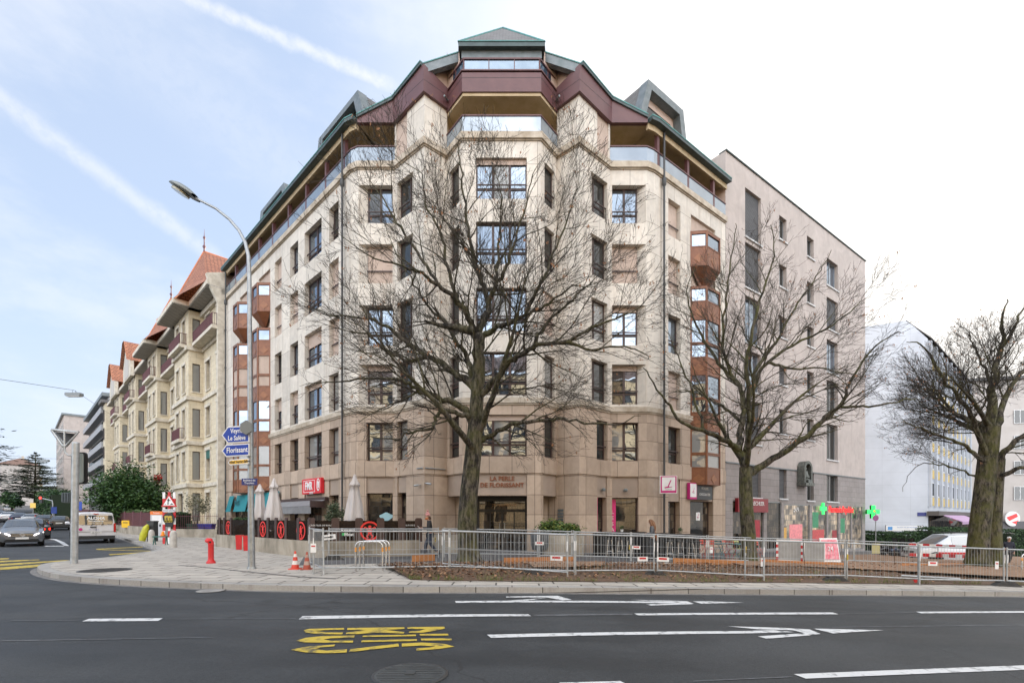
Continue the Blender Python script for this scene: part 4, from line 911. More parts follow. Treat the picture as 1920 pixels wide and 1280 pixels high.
for i in range(len(arc)-1):
 a, b_, c, d = arc[i], arc[i+1], inn[i+1], inn[i]
 b.hexa([fB.p(d[0], d[1], .5), fB.p(a[0], a[1], .5), fB.p(a[0], a[1], .01), fB.p(d[0], d[1], .01), fB.p(c[0], c[1], .5), fB.p(b_[0], b_[1], .5), fB.p(b_[0], b_[1], .01), fB.p(c[0], c[1], .01)])
fB.box(b, uc-.68, uc+.68, zc-.95, zc-.75, .01, .62)
bz = mat('dark_bronze', (.08, .085, .08), .5, metal=.5, c2=(.16, .17, .15), sc=7)
b.build('niche', bz, t)
b = MB(); b.tube([fB.p(uc, zc-.7, .3), fB.p(uc+.04, zc-.3, .28), fB.p(uc-.02, zc+.08, .26), fB.p(uc, zc+.16, .26)], [.24, .2, .17, .06], 8); b.tube([fB.p(uc, zc+.18, .28), fB.p(uc, zc+.26, .28), fB.p(uc, zc+.38, .28)], [.05, .11, .05], 8)
b.tube([fB.p(uc-.15, zc-.0, .3), fB.p(uc-.25, zc-.3, .38), fB.p(uc-.02, zc-.38, .5)], .06, 6); b.tube([fB.p(uc+.15, zc, .3), fB.p(uc+.24, zc-.3, .4), fB.p(uc+.05, zc-.42, .5)], .06, 6); b.tube([fB.p(uc-.1, zc-.62, .35), fB.p(uc-.14, zc-.55, .55), fB.p(uc-.12, zc-.85, .58)], .09, 6); b.tube([fB.p(uc+.1, zc-.62, .35), fB.p(uc+.14, zc-.55, .55), fB.p(uc+.12, zc-.85, .58)], .09, 6)
b.build('figure', bz, t)
t = thing('shop_sign', 'dark red fascia sign with pale letters beside the bare tree trunk', 'sign', fB.p(fB.u(1425), 2.9, .1))
b = MB(); fB.box(b, fB.u(1378), fB.u(1434), fB.z(1424, 960), fB.z(1424, 935), .01, .22); b.build('panel', mat('maroon_sign', (.22, .012, .02), .4), t)
text_mesh('BAECHLER', .36, M['white'], 'lettering', t, fB.p(fB.u(1413), fB.z(1413, 944), .225), (*fB.d, 0), (0, 0, 1), .01)
t = thing('pharmacy_sign', 'red lettering and small green cross above the pharmacy windows', 'sign', fB.p(fB.u(1573), 3.2, .1))
ux = fB.u(1542); zx = fB.z(1542, 953)
mg = mat('lit_green', (.02, .75, .10), .5, emit=.55); mr = mat('lit_red', (.75, .03, .03), .5, emit=.35)
text_mesh('Pharmacie Populaire', .74, mr, 'lettering', t, fB.p((fB.u(1550)+fB.u(1601))/2, fB.z(1575, 955), .03), (*fB.d, 0), (0, 0, 1), .02, bold=.0, sx=.76)
b = MB(); fB.box(b, ux-.5, ux+.5, zx-.15, zx+.15, .03, .08); fB.box(b, ux-.18, ux+.18, zx+.15, zx+.43, .03, .08); fB.box(b, ux-.18, ux+.18, zx-.43, zx-.15, .03, .08); b.build('cross', mg, t)
t = thing('pharmacy_cross', 'lit green pharmacy cross hung out from the corner of the pink block', 'sign', fB.p(fB.L, 3.0, .3))
pc = P(1636, 959, 40.6); b = MB()
for dx, dz in ((0, 0), (-.36, 0), (.36, 0), (0, .36), (0, -.36)):
 for i in (-.5, .5):
  for j in (-.5, .5): b.box(pc.x+dx+i*.17-.075, pc.x+dx+i*.17+.075, pc.y-.12, pc.y+.12, pc.z+dz+j*.17-.075, pc.z+dz+j*.17+.075)
b.build('light', mg, t)
b = MB(); 
for dx, dz in ((0, 0), (-.36, 0), (.36, 0), (0, .36), (0, -.36)): b.box(pc.x+dx-.18, pc.x+dx+.18, pc.y-.08, pc.y+.08, pc.z+dz-.18, pc.z+dz+.18)
q = fB.p(fB.L-.05, pc.z, .0); b.tube([q, (pc.x-.4, pc.y, pc.z)], .05, 6); b.build('housing', M['dark_metal'], t)
b = MB(); b.box(pc.x+.0, pc.x+.12, pc.y-.14, pc.y-.121, pc.z+.0, pc.z+.12); b.build('red_light', mr, t)
WB = thing('office_building', 'white building with a blank gable wall and yellow panelled street front', 'building', (43, 50, gz(43, 50)))
K = Vector((41.1, 48, 0)); dg = Vector((-.957, .29, 0)); df = Vector((1.2, 1, 0)).normalized()
zk = 19.4
M['whitewall'] = masonry('white_render', (.50, .53, .58), (.46, .49, .54), (.38, .41, .45), 2.4, 1.25, .012, .0, bump=.1, dirt_amt=.0, var=.4, sc=.25)
prof = [(0, -3), (0, zk), (1.7, 21.4), (9, 20.9), (9, -3)]
g = [K+dg*a+Vector((0, 0, z)) for a, z in prof]
b = MB(); b.extr(g, df*26); b.build('wall', M['whitewall'], WB)
rfm = MB(); rfm.hexa([K-Vector((0, 0, 0))+V(.0, -.0, zk-.1)+dg*-.4, K+dg*1.8+V(0, 0, 21.35), K+dg*1.8+V(0, 0, 21.45), K+dg*-.4+V(0, 0, zk)]+[p+df*26 for p in (K+V(0, 0, zk-.1)+dg*-.4, K+dg*1.8+V(0, 0, 21.35), K+dg*1.8+V(0, 0, 21.45), K+dg*-.4+V(0, 0, zk))]); rfm.build('roof', M['slate'], WB)
fW = Fac((K.x, K.y), (K.x+df.x*26, K.y+df.y*26))
yel = mat('yellow_panel', (.62, .46, .15), .6, c2=(.48, .35, .10), sc=5)
zs = [2.9+i*2.75 for i in range(6)]
for i, z in enumerate(zs):
 for k in range(9):
  u0 = .9+k*2.7
  fr = MB(); fW.box(fr, u0, u0+1.7, z+.95, z+2.35, .02, .07); o = fr.build('window', M['white'], WB)
  pn = MB(); fW.box(pn, u0+.1, u0+.8, z+1.03, z+2.27, .065, .09); fW.box(pn, u0+.9, u0+1.6, z+1.03, z+2.27, .065, .09); pn.build('pane', M['glassB'] if (i*7+k*3) % 4 else M['glassC'], o)
  fr = MB(); fW.box(fr, u0, u0+1.7, z, z+.85, .02, .10); fr.build('spandrel_panel', yel, WB)
b = MB()
for k in range(10): fW.box(b, .25+k*2.7-.1, .25+k*2.7+.42, 2.8, zk-.2, .0, .26)
b.build('pilaster', M['whitewall'], WB)
b = MB(); fW.box(b, -.2, 26, 1.9, 2.35, .0, .9); b.build('canopy', mat('dark_canopy', (.10, .09, .085), .7), WB)
b = MB(); fW.box(b, .3, 26, -2.5, 1.9, .005, .05); b.build('shopfront', M['shop_glass'], WB)
t = thing('awning', 'mauve awning sloping out above the shopfront of the white building', 'awning', fW.p(3, 1.9, .6))
b = MB(); b.hexa([fW.p(2, 1.25, 2.3), fW.p(14, 1.25, 2.3), fW.p(14, 1.9, .85), fW.p(2, 1.9, .85), fW.p(2, 1.33, 2.3), fW.p(14, 1.33, 2.3), fW.p(14, 1.98, .85), fW.p(2, 1.98, .85)]); fW.box(b, 2, 14, 1.05, 1.30, 2.28, 2.32); b.build('cloth', mat('mauve_cloth', (.42, .28, .42), .8), t)
fG = Fac((K.x+dg.x*9, K.y+dg.y*9), (K.x, K.y))
t = thing('street_name_plate', 'small blue street plate fixed low on the white gable wall', 'sign', fG.p(fG.u(1728), 2.0, .05))
b = MB(); u = fG.u(1728); fG.box(b, u-.36, u+.36, fG.z(1728, 967), fG.z(1728, 960), .01, .04); b.build('plate', mat('navy_enamel', (.02, .03, .17), .35), t)
t = thing('banner', 'white printed banner stretched over the hedge at the gable', 'banner', fG.p(fG.u(1695), 1.2, .7))
b = MB(); u0, u1 = fG.u(1661, .8), fG.u(1730, .8); z0, z1 = fG.z(1695, 995, .8), fG.z(1695, 985, .8); fG.box(b, u0, u1, z0, z1, .8, .82); b.build('cloth', M['white'], t)
b = MB(); fG.box(b, u0+.15, u0+.55, z0+.1, z1-.1, .82, .825); b.build('emblem', mat('blue_emblem', (.10, .30, .62), .5), t)
fG_t = mat('banner_ink', (.20, .30, .55), .5)
text_mesh('ECOLE DE SECRETARIAT', .16, fG_t, 'lettering', t, fG.p((u0+u1)/2+.3, (z0+z1)/2+.10, .821), (*fG.d, 0), (0, 0, 1), .003)
b = MB(); 
for u in (u0, u1): fG.box(b, u-.03, u+.03, -2.5, z1+.05, .74, .80)
b.build('post', M['dark_metal'], t)
FB = thing('shop_building', 'pale rendered block with dark shopfront at the far end of the side street', 'building', (70, 70, gz(70, 70)))
fF = Fac(P(1818, 970, 70).xy, P(2250, 970, 64).xy)
zt = fF.z(1890, 712); M['pale'] = mat('pale_render', (.50, .46, .43), .88, c2=(.44, .40, .37), sc=.7, det=6)
b = MB(); b.prism([fF.a, fF.b, fF.b-fF.n*14, fF.a-fF.n*14], -4, zt); b.build('wall', M['pale'], FB)
b = MB(); fF.box(b, -.3, fF.L, zt, zt+.4, -14, .5); b.build('roof', M['slate'], FB)
b = MB(); fF.box(b, 0, fF.L, -.2, 1.2, .0, .5); b.build('fascia', mat('dark_fascia', (.11, .105, .11), .6), FB)
b = MB(); fF.box(b, .3, fF.L, -3.6, -.2, .02, .1); b.build('shopfront', M['shop_glass'], FB)
for k in range(7):
 for r in range(4):
  u = 1.6+k*3.6; z = 4.2+r*3.6
  simple_window(fF, u, u+1.4, z, z+1.9, FB, -.08, M['white'], 'glassC', 2, False)
ub = fF.u(1893); b = MB(); b.lathe([(1.05, 0), (1.05, .12)], (0, 0, 0), 24, 'y'); 
for i, v in enumerate(b.v): b.v[i] = fF.p(ub, fF.z(1893, 972), .6)+Vector((v.x, v.y, v.z))
dsk = b.build('round_sign', M['white'], FB)
b = MB(); pcn = fF.p(ub, fF.z(1893, 972), .6); b.poly([pcn+V(-.9, -.02, .2), pcn+V(.5, -.02, .75), pcn+V(.7, -.02, .3), pcn+V(-.5, -.02, -.3)]); b.poly([pcn+V(-.2, -.02, -.5), pcn+V(.8, -.02, -.2), pcn+V(.5, -.02, -.75)]); b.build('emblem', mr, dsk)
t = thing('roof_block', 'distant grey tiled roofs behind the third bare tree', 'building', (95, 88, gz(95, 88)))
b = MB(); b.prism([(78, 82), (150, 74), (150, 96), (78, 96)], -5, 22); b.build('wall', M['pale'], t)
b = MB(); b.add([(77, 81, 22), (151, 73, 22), (151, 97, 22), (77, 97, 22), (79, 89, 26), (150, 85, 26)], [(0, 1, 5, 4), (3, 4, 5, 2), (0, 4, 3), (1, 2, 5)]); b.build('roof', mat('brown_tile', (.20, .10, .07), .8, c2=(.14, .075, .055), sc=3), t)
BE = thing('townhouse', 'cream belle epoque apartment house with bays, deep eaves and red tiled turrets', 'building', (-42, 58, 0))
M['cream'] = masonry('cream_masonry', (.66, .58, .43), (.60, .52, .38), (.36, .29, .19), .9, .42, .008, .5, bump=.25, dirt=(.28, .23, .16), dirt_amt=.4)
M['cream_trim'] = mat('pale_limestone', (.66, .61, .52), .8, c2=(.46, .41, .33), sc=2.5, det=8, bump=.2, bsc=30)
M['tile'] = masonry('red_tiles', (.40, .165, .09), (.28, .11, .062), (.10, .04, .028), .36, .26, .03, .5, bump=.8, var=1., dirt_amt=.25, dirt=(.10, .05, .04))
M['purple_iron'] = mat('purple_iron', (.115, .035, .045), .5, c2=(.09, .028, .035), sc=5)
M['green_awn'] = mat('green_blind', (.03, .12, .10), .7)
dL = Vector((-1.022, 1)).normalized()
def onL(s, w=0): q = Vector((-8.10, 24.45))+dL*s+Vector((dL.y*-1, dL.x)).normalized()*0; n_ = Vector((-.699, -.715)); return q+n_*w
S0, S1 = 20.95, 83.0
BF = Fac(onL(S1), onL(S0)); Lb = BF.L
def su(s): return Lb-(s-S0)          # distance from the corner block -> facade coordinate
flz = [1.4, 5.1, 8.9, 12.9, 17.2]; fh = [2.5, 2.5, 2.5, 2.5, 2.2]
zE = 20.1
mods = []; s = S0
lay = [(6.6, 'f'), (5.4, 'b'), (8.2, 'f'), (5.4, 'b'), (8.2, 'f'), (5.4, 'g'), (8.0, 'f'), (5.4, 'g'), (7.5, 'f')]
wallmb = MB(); trim = MB(); BW = 0
def grow(z): return z
spans = []
for L_, k in lay:
 spans.append((s, s+L_, k)); s += L_
def bal(f, u0, u1, z, w, depth=.75, h=.95):
 """balcony: slab plus a purple iron railing with scroll bars"""
 sl = MB(); f.box(sl, u0, u1, z-.28, z, w, w+depth); so = sl.build('balcony', M['cream_trim'], BE)
 r = MB()
 for a, b_ in (((u0+.05, w), (u0+.05, w+depth-.06)), ((u0+.05, w+depth-.06), (u1-.05, w+depth-.06)), ((u1-.05, w+depth-.06), (u1-.05, w))):
  r.tube([f.p(a[0], z+h, a[1]), f.p(b_[0], z+h, b_[1])], .03, 4); r.tube([f.p(a[0], z+.1, a[1]), f.p(b_[0], z+.1, b_[1])], .02, 4)
  n_ = max(2, int((Vector(b_)-Vector(a)).length/.13))
  for i in range(n_+1):
   q = Vector(a).lerp(Vector(b_), i/n_); r.tube([f.p(q.x, z+.02, q.y), f.p(q.x, z+h, q.y)], .016 if i % 3 else .03, 3, cap=False)
 r.build('railing', M['purple_iron'], so)
for (sa, sb, k) in spans:
 ua, ub_ = su(sb), su(sa)      # left..right on the picture
 W_ = .0 if k == 'f' else 1.15
 o = []
 n_w = 3 if k == 'f' and sb-sa > 7 else 2
 if k == 'f':
  f = BF; a0, a1 = ua, ub_
  n_ = 2 if sb-sa < 7 else 3
  for zi, z in enumerate(flz):
   for i in range(n_):
    c = a0+(i+.5)*(a1-a0)/n_; w2 = .62 if i != 1 or n_ == 2 else .75
    o.append((c-w2, c+w2, z, z+fh[zi]))
  f.wall(wallmb, [(*q, .28) for q in o], -1.5, zE, .28, a0, a1)
  for q in o: 
   w = simple_window(f, *q, BE, .28, M['brown'], 'glassC', 2, True, True, M['cream_trim'])
   if (q[0]*7+q[2]*3) % 5 < 1.6:
    ab = MB(); f.box(ab, q[0]+.02, q[1]-.02, q[3]-.7, q[3]-.02, -.2, .04); ab.build('blind', M['green_awn'], w)
   f.box(trim, q[0]-.2, q[0]-.003, q[2], q[3], .0, .06); f.box(trim, q[1]+.003, q[1]+.2, q[2], q[3], 0, .06); f.box(trim, q[0]-.24, q[1]+.24, q[3]+.003, q[3]+.26, 0, .12)
  if sb-sa < 7: bal(f, a0+.3, a1-.15, flz[4]-.12, 0, .95)
  else: bal(f, a0+.2, a1-.2, flz[4]-.12, 0, .9)
  fr_, a_, b_ = f, a0, a1
  for z in (4.6, 8.35, 12.3, 16.7): f.box(trim, a0, a1, z-.18, z+.12, 0, .16)
  f.box(trim, a0, a1, zE-.5, zE-.1, 0, .3)
 else:
  fF_ = Fac(BF.p(ua, 0, W_).xy, BF.p(ub_, 0, W_).xy); fl_ = Fac(BF.p(ua, 0, 0).xy, BF.p(ua, 0, W_).xy); fr_ = Fac(BF.p(ub_, 0, W_).xy, BF.p(ub_, 0, 0).xy)
  L2 = fF_.L
  for zi, z in enumerate(flz):
   for c, w2 in ((L2*.28, .55), (L2*.72, .55)) if zi else ((L2*.5, .9),): o.append((c-w2, c+w2, z, z+fh[zi]))
  fF_.wall(wallmb, [(*q, .25) for q in o], -1.5, zE)
  so = [(.3, .9, z, z+fh[zi]) for zi, z in enumerate(flz)]
  fr_.wall(wallmb, [(*q, .2) for q in so], -1.5, zE); fl_.wall(wallmb, [], -1.5, zE)
  for q in o: simple_window(fF_, *q, BE, .25, M['brown'], 'glassC', 1, True, True, M['cream_trim'])
  for q in so: simple_window(fr_, *q, BE, .2, M['brown'], 'glassB', 1, True, False, M['cream_trim'])
  for q in o:
   fF_.box(trim, q[0]-.2, q[0]-.003, q[2], q[3], .0, .07); fF_.box(trim, q[1]+.003, q[1]+.2, q[2], q[3], 0, .07); fF_.box(trim, q[0]-.22, q[1]+.22, q[3]+.003, q[3]+.22, 0, .10)
  for z in (4.6, 8.35, 12.3, 16.7):
   rect_sweep(trim, [BF.p(ua, 0, 0).xy, BF.p(ua, 0, W_).xy, BF.p(ub_, 0, W_).xy, BF.p(ub_, 0, 0).xy], z-.2, z+.14, .2, 0)
  bal(fF_, .5, L2-.5, flz[4]-.12, 0, .6); bal(fF_, 1.2, L2-1.2, flz[2]-.12, 0, .5)
  for zq in range(12):
   zz = -.2+zq*.55
   if zz < 4: fF_.box(trim, .0, .5, zz, zz+.4, 0, .07); fF_.box(trim, L2-.5, L2, zz, zz+.4, 0, .07)
wallmb.build('wall', M['cream'], BE); trim.build('trim', M['cream_trim'], BE)
b = MB(); BF.box(b, -.1, Lb, zE, 21.3, -12, -.4); b.build('rear_wall', M['cream'], BE)
b = MB(); BF.box(b, Lb-.35, Lb+.0, -1, 20.95, -12, .55); b.extr([BF.p(Lb-.35, 20.95, 1.35), BF.p(Lb-.35, 22.6, -3.), BF.p(Lb-.35, 20.9, -3.), BF.p(Lb-.35, 18.9, .55), BF.p(Lb-.35, 20.0, 1.1)], BF.p(.34, 0)-BF.p(0, 0)); b.build('party_wall', M['cream_trim'], BE)
sof = masonry('eave_boarding', (.42, .40, .37), (.36, .34, .31), (.12, .11, .10), .5, .28, .02, .0, bump=.4, dirt_amt=.2)
tl = MB(); rid = MB()
def pyramid(u0, u1, w0, w1, z, apex_u, apex_w, za):
 a = [BF.p(u0, z, w1), BF.p(u1, z, w1), BF.p(u1, z, w0), BF.p(u0, z, w0)]; m_ = [p.lerp(BF.p(apex_u, z, apex_w), .30)+V(0, 0, (za-z)*.20) for p in a]; ap = BF.p(apex_u, za, apex_w)
 tl.add([*a, *m_, ap], [(0, 1, 5, 4), (1, 2, 6, 5), (2, 3, 7, 6), (3, 0, 4, 7), (4, 5, 8), (5, 6, 8), (6, 7, 8), (7, 4, 8)])
 for i in range(4): rid.tube([a[i], m_[i], ap], .11, 5)
def finial(p, h=2.0):
 b = MB(); b.lathe([(.10, 0), (.06, .3), (.16, .5), (.05, .7), (.05, h*.55), (.13, h*.62), (.03, h*.7), (.008, h)], p, 8); b.build('finial', M['purple_iron'], BE)
for (sa, sb, k) in spans:
 ua, ub_ = su(sb), su(sa)
 ov = 1.25; em = MB(); fasc = MB()
 w_ = ov if k == 'f' else 1.15+ov
 e0, e1 = (ua, ub_) if k == 'f' else (ua-.7, ub_+.7)
 if k != 'g':
  BF.box(em, e0, e1, zE-.05, zE, -.1, w_); BF.box(fasc, e0-.02, e1+.02, zE+.01, zE+.38, w_-.06, w_+.06)
  if k == 'b': BF.box(fasc, e0-.06, e0+.06, zE+.01, zE+.38, -.1, w_-.07); BF.box(fasc, e1-.06, e1+.06, zE+.01, zE+.38, -.1, w_-.07)
  eo = em.build('eave', sof, BE); fasc.build('fascia', M['cream_trim'], eo)
 if k == 'f':
  if sa > 30: a, b_, c, d = BF.p(ua, zE+.36, w_), BF.p(ub_, zE+.36, w_), BF.p(ub_, zE+2.6, -4.5), BF.p(ua, zE+2.6, -4.5); tl.poly([a, b_, c, d])
  if sa < 38: continue
  um = (ua+ub_)/2+ (1.1 if sb-sa > 7 else .2)
  q = BF.p(um, zE+1.3, -.2); b = MB(); b.lathe([(.75, -.6), (.75, 1.0), (.95, 1.05), (.95, 1.2)], q, 8, smooth=False); do = b.build('turret_dormer', M['cream_trim'], BE)
  b = MB(); b.lathe([(1.1, 1.2), (.95, 1.6), (.55, 2.1), (.04, 2.5)], q, 8, smooth=False); b.build('cap', M['tile'], do); finial(q+V(0, 0, 2.45), 1.3)
 elif k == 'b':
  uc = BF.u(383 if sa < 32 else 321, -.7); zA = 26.9; FR = BF.p(min(Lb-.02, e1+5.4), zE+.37, 1.3); FL_ = BF.p(e0, zE+.37, w_); A = BF.p(uc, zA, -.7); B_ = BF.p(uc, zA, -12); BR = BF.p(min(Lb-.02, e1+5.4), 22.4, -12); BL = BF.p(e0, zE+.37, -12); FM = BF.p(e1, zE+.37, w_)
  m1, m2, m3 = FL_.lerp(A, .33)-V(0, 0, .75), FM.lerp(A, .33)-V(0, 0, .6), FR.lerp(A, .33)-V(0, 0, .6)
  tl.add([FL_, FM, FR, BR, BL, m1, m2, m3, A, B_], [(0, 1, 6, 5), (1, 2, 7, 6), (5, 6, 8), (6, 7, 8), (2, 3, 9, 8, 7), (4, 0, 5, 8, 9)])
  rid.tube([FL_, m1, A], .12, 6); rid.tube([A, B_], .12, 6); finial(A, 2.2)
  up_ = 345 if sa < 32 else 291; q = BF.p(BF.u(up_, .2), zE+1.0, .2); b = MB(); b.lathe([(.8, -.6), (.8, 1.1), (1., 1.15), (1., 1.3)], q, 8, smooth=False); do = b.build('turret_dormer', M['cream_trim'], BE)
  b = MB(); b.lathe([(1.15, 1.3), (1., 1.7), (.6, 2.15), (.04, 2.5)], q, 8, smooth=False); b.build('cap', M['tile'], do); finial(q+V(0, 0, 2.45), 1.2)
 else:
  W_ = 1.7; um = (ua+ub_)/2; hw = (ub_-ua)/2+.3
  g_ = [(um-hw, zE-.4), (um+hw, zE-.4), (um+hw, zE+1.4), (um+.55, zE+4.3), (um-.55, zE+4.3), (um-hw, zE+1.4)]
  arch = [(um-hw*.55, zE-.2), (um-hw*.55, zE+1.4)]+[(um-hw*.55*cos(a), zE+1.4+1.5*sin(a)) for a in [pi*i/8 for i in range(1, 8)]]+[(um+hw*.55, zE+1.4), (um+hw*.55, zE-.2)]
  gm = MB(); gm.extr([BF.p(u, z, W_) for u, z in g_], BF.p(0, 0, -.35)-BF.p(0, 0, 0)); go = gm.build('gable', M['cream_trim'], BE)
  am = MB(); am.extr([BF.p(u, z, W_+.004) for u, z in arch], BF.p(0, 0, .03)-BF.p(0, 0, 0)); am.build('arch_panel', mat('grey_plaster', (.46, .43, .40), .85), go)
  tl.add([BF.p(u, z+.12, W_+.4) for u, z in g_[2:]]+[BF.p(u, z+.12, -5) for u, z in g_[2:]], [(0, 1, 5, 4), (1, 2, 6, 5), (2, 3, 7, 6)])
tl.build('roof', M['tile'], BE); rid.build('ridge', mat('ridge_tile', (.55, .20, .10), .7, c2=(.40, .14, .07), sc=6), BE)
b = MB(); BF.box(b, 0, Lb-12, zE+2.58, zE+2.8, -12, -4.4); b.build('roof_ridge', M['tile'], BE)
for s_ in (21.3, 28, 34, 48): 
 b = MB(); b.tube([BF.p(su(s_), -.5, .25), BF.p(su(s_), zE-.2, .25)], .06, 6); b.build('downpipe', M['zinc'], BE)
fp = BF.p(su(36.5), 5.3, 1.9); t = thing('flower_box', 'window box with red flowers on the cream house', 'flower box', fp)
b = MB(); b.obox(fp, .55, .12, .12, (*BF.d, 0)); b.build('trough', M['purple_iron'], t)
fl_ = MB(); r5 = random.Random(5)
for i in range(160):
 c = fp+Vector((*BF.d, 0))*r5.gauss(0, .4)+V(r5.gauss(0, .15), r5.gauss(0, .15), .25+r5.gauss(0, .22)); a = r5.random()*6.3; fl_.m = r5.choice((0, 0, 1)); q = V(cos(a), sin(a), r5.uniform(-1, 1))*.09; w = V(-sin(a), cos(a), r5.uniform(-1, 1))*.09; fl_.poly([c-q, c-w, c+q, c+w])
fl_.build('flowers', [mat('red_petals', (.55, .02, .02), .6), mat('flower_leaf', (.05, .10, .03), .7)], t)
def along(s, w=0): return onL(s, w)
GBk = thing('apartment_building', 'grey apartment block with long balcony bands beyond the cream house', 'building', (*along(98), gz(*along(98))))
fg = Fac(along(118, .6), along(86, .6)); fe = Fac(along(86, .6), along(86, -10))
M['greyconc'] = mat('grey_concrete', (.34, .35, .37), .85, c2=(.27, .28, .30), sc=1.5, bump=.1, bsc=30)
zb = gz(*along(95))
b = MB(); b.prism([along(118, .6), along(86, .6), along(86, -12), along(118, -12)], zb-3, zb+21); b.build('wall', M['greyconc'], GBk)
for r in range(6):
 z = zb+3.2+r*3.0
 b = MB(); fg.box(b, .4, fg.L-1, z+1.0, z+2.5, .01, .06); b.build('window_band', M['glassC'], GBk)
 b = MB(); fg.box(b, 0, fg.L, z-.1, z+.95, .0, 1.0); b.build('balcony_band', M['greyconc'], GBk)
b = MB(); fg.box(b, -.4, fg.L+.4, zb+21, zb+21.6, -12, .9); b.build('roof', M['zinc'], GBk)
CS = thing('apartment_house', 'narrow cream apartment house with tall dark windows next to the grey block', 'building', (*along(85), gz(*along(85))))
b = MB(); b.prism([along(85.9, 1.3), along(83.1, 1.3), along(83.1, -12), along(85.9, -12)], -1, 21); b.build('wall', M['cream'], CS)
fcs = Fac(along(85.9, 1.3), along(83.1, 1.3))
for r in range(6): simple_window(fcs, .9, 1.9, 2.5+r*3.1, 4.5+r*3.1, CS, -.06, M['brown'], 'glassC', 1, False)
b = MB(); fcs.box(b, -.3, fcs.L+.3, 21, 21.5, -12, .6); b.build('roof', M['slate'], CS)
PB = thing('apartment_tower', 'tall pale pink apartment block closing the view along the street', 'building', (*along(170), gz(*along(170))))
zb = gz(*along(165)); b = MB(); b.prism([along(185, 3.0), along(150, 3.0), along(150, -10), along(185, -10)], zb-3, zb+25); b.build('wall', M['pink2'], PB)
fp_ = Fac(along(185, 3.0), along(150, 3.0))
for r in range(8):
 for k in range(7):
  u = 2.5+k*4.6; simple_window(fp_, u, u+1.7, zb+1.5+r*2.9, zb+3.2+r*2.9, PB, -.06, M['white'], 'glassC', 1, False)
b = MB(); fp_.box(b, -.3, fp_.L+.3, zb+25, zb+25.5, -10, .5); b.build('roof', M['zinc'], PB)
M['apricot'] = mat('apricot_render', (.42, .26, .14), .88, c2=(.36, .22, .12), sc=1)
def far_block(s0, s1, w, hgt, label, wallm, roofm, awn):
 z0 = gz(*along((s0+s1)/2, w)); bl = thing('apartment_building', label, 'building', (*along((s0+s1)/2, w), z0))
 b = MB(); b.prism([along(s0, w), along(s1, w), along(s1, w+14), along(s0, w+14)], z0-4, z0+hgt); b.build('wall', wallm, bl)
 f = Fac(along(s0, w), along(s1, w)); b = MB(); fl_n = int(hgt/3.1)
 for r in range(fl_n):
  for k in range(int((s1-s0)/4.2)):
   u = 1.2+k*4.2; z = z0+.9+r*3.1
   simple_window(f, u, u+1.5, z, z+1.9, bl, -.05, M['brown'], 'glassC', 1, False)
 for r in range(1, fl_n):
  b = MB(); f.box(b, 1, (s1-s0)*.45, z0+r*3.1-.1, z0+r*3.1+.9, .01, 1.2); f.box(b, (s1-s0)*.55, s1-s0-1, z0+r*3.1-.1, z0+r*3.1+.9, .01, 1.2); b.build('balcony', M['cream_trim'], bl)
  if awn and r % 2 == 0:
   b = MB(); b.hexa([f.p(2, z0+r*3.1+2.0, 1.5), f.p(7, z0+r*3.1+2.0, 1.5), f.p(7, z0+r*3.1+2.6, .01), f.p(2, z0+r*3.1+2.6, .01), f.p(2, z0+r*3.1+2.08, 1.5), f.p(7, z0+r*3.1+2.08, 1.5), f.p(7, z0+r*3.1+2.7, .01), f.p(2, z0+r*3.1+2.7, .01)]); b.build('awning', mat('orange_awning', (.60, .20, .05), .8), bl)
 b = MB(); f.box(b, -.5, s1-s0+.5, z0+hgt, z0+hgt+.3, -14, .9); e_ = .9
 b.add([f.p(-.5, z0+hgt+.31, .9), f.p(s1-s0+.5, z0+hgt+.31, .9), f.p(s1-s0+.5, z0+hgt+.31, -14.5), f.p(-.5, z0+hgt+.31, -14.5), f.p(4, z0+hgt+3.8, -6.5), f.p(s1-s0-4, z0+hgt+3.8, -6.5)], [(0, 1, 5, 4), (1, 2, 5), (2, 3, 4, 5), (3, 0, 4)]); ro = b.build('roof', roofm, bl)
 b = MB(); f.box(b, 6, 7.2, z0+hgt+1, z0+hgt+5, -6, -5); b.build('chimney', M['cream_trim'], ro)
rt = mat('dark_tile', (.16, .10, .08), .8, c2=(.11, .07, .06), sc=3)
far_block(112, 142, 27, 15, 'apricot apartment house with stacked balconies and orange awnings', M['apricot'], rt, True)
far_block(144, 176, 27, 15.5, 'second apricot house with balconies, further off and partly behind the cedar', M['apricot'], rt, True)
far_block(215, 250, 26, 17, 'pale far apartment house seen behind the cedar', M['cream_trim'], rt, False)
far_block(300, 350, 4, 18, 'small distant block at the vanishing end of the street', M['pale'], rt, False)
OB = thing('apartment_building', 'cream apartment block across the boulevard, mirrored in the shop windows', 'building', (0, -19, 0))
fo = Fac((46, -16.5), (-40, -19.5)); ob = MB(); wops = []
for r in range(6):
 for k in range(21): wops.append((2.2+k*4.05, 3.7+k*4.05, 1.2+r*3.2, 3.3+r*3.2, .2))
fo.wall(ob, wops, -3, 20.5); ob.build('wall', mat('opposite_cream', (.62, .50, .33), .85, c2=(.56, .45, .30), sc=1), OB)
b = MB(); fo.wall(b, [], -3, 20.4); 
for i, v in enumerate(b.v): b.v[i] = v-Vector((fo.n.x, fo.n.y, 0))*.2
b.build('glazing', M['glassC'], OB)
b = MB(); b.extr([fo.p(-.5, 20.5, .8), fo.p(fo.L+.5, 20.5, .8), fo.p(fo.L-3, 24, -5), fo.p(3, 24, -5)], (0, 0, .2)); b.build('roof', rt, OB)
for r in range(1, 6):
 b = MB(); fo.box(b, 0, fo.L, r*3.2+.55, r*3.2+.8, .0, .35); b.build('cornice', M['cream_trim'], OB)
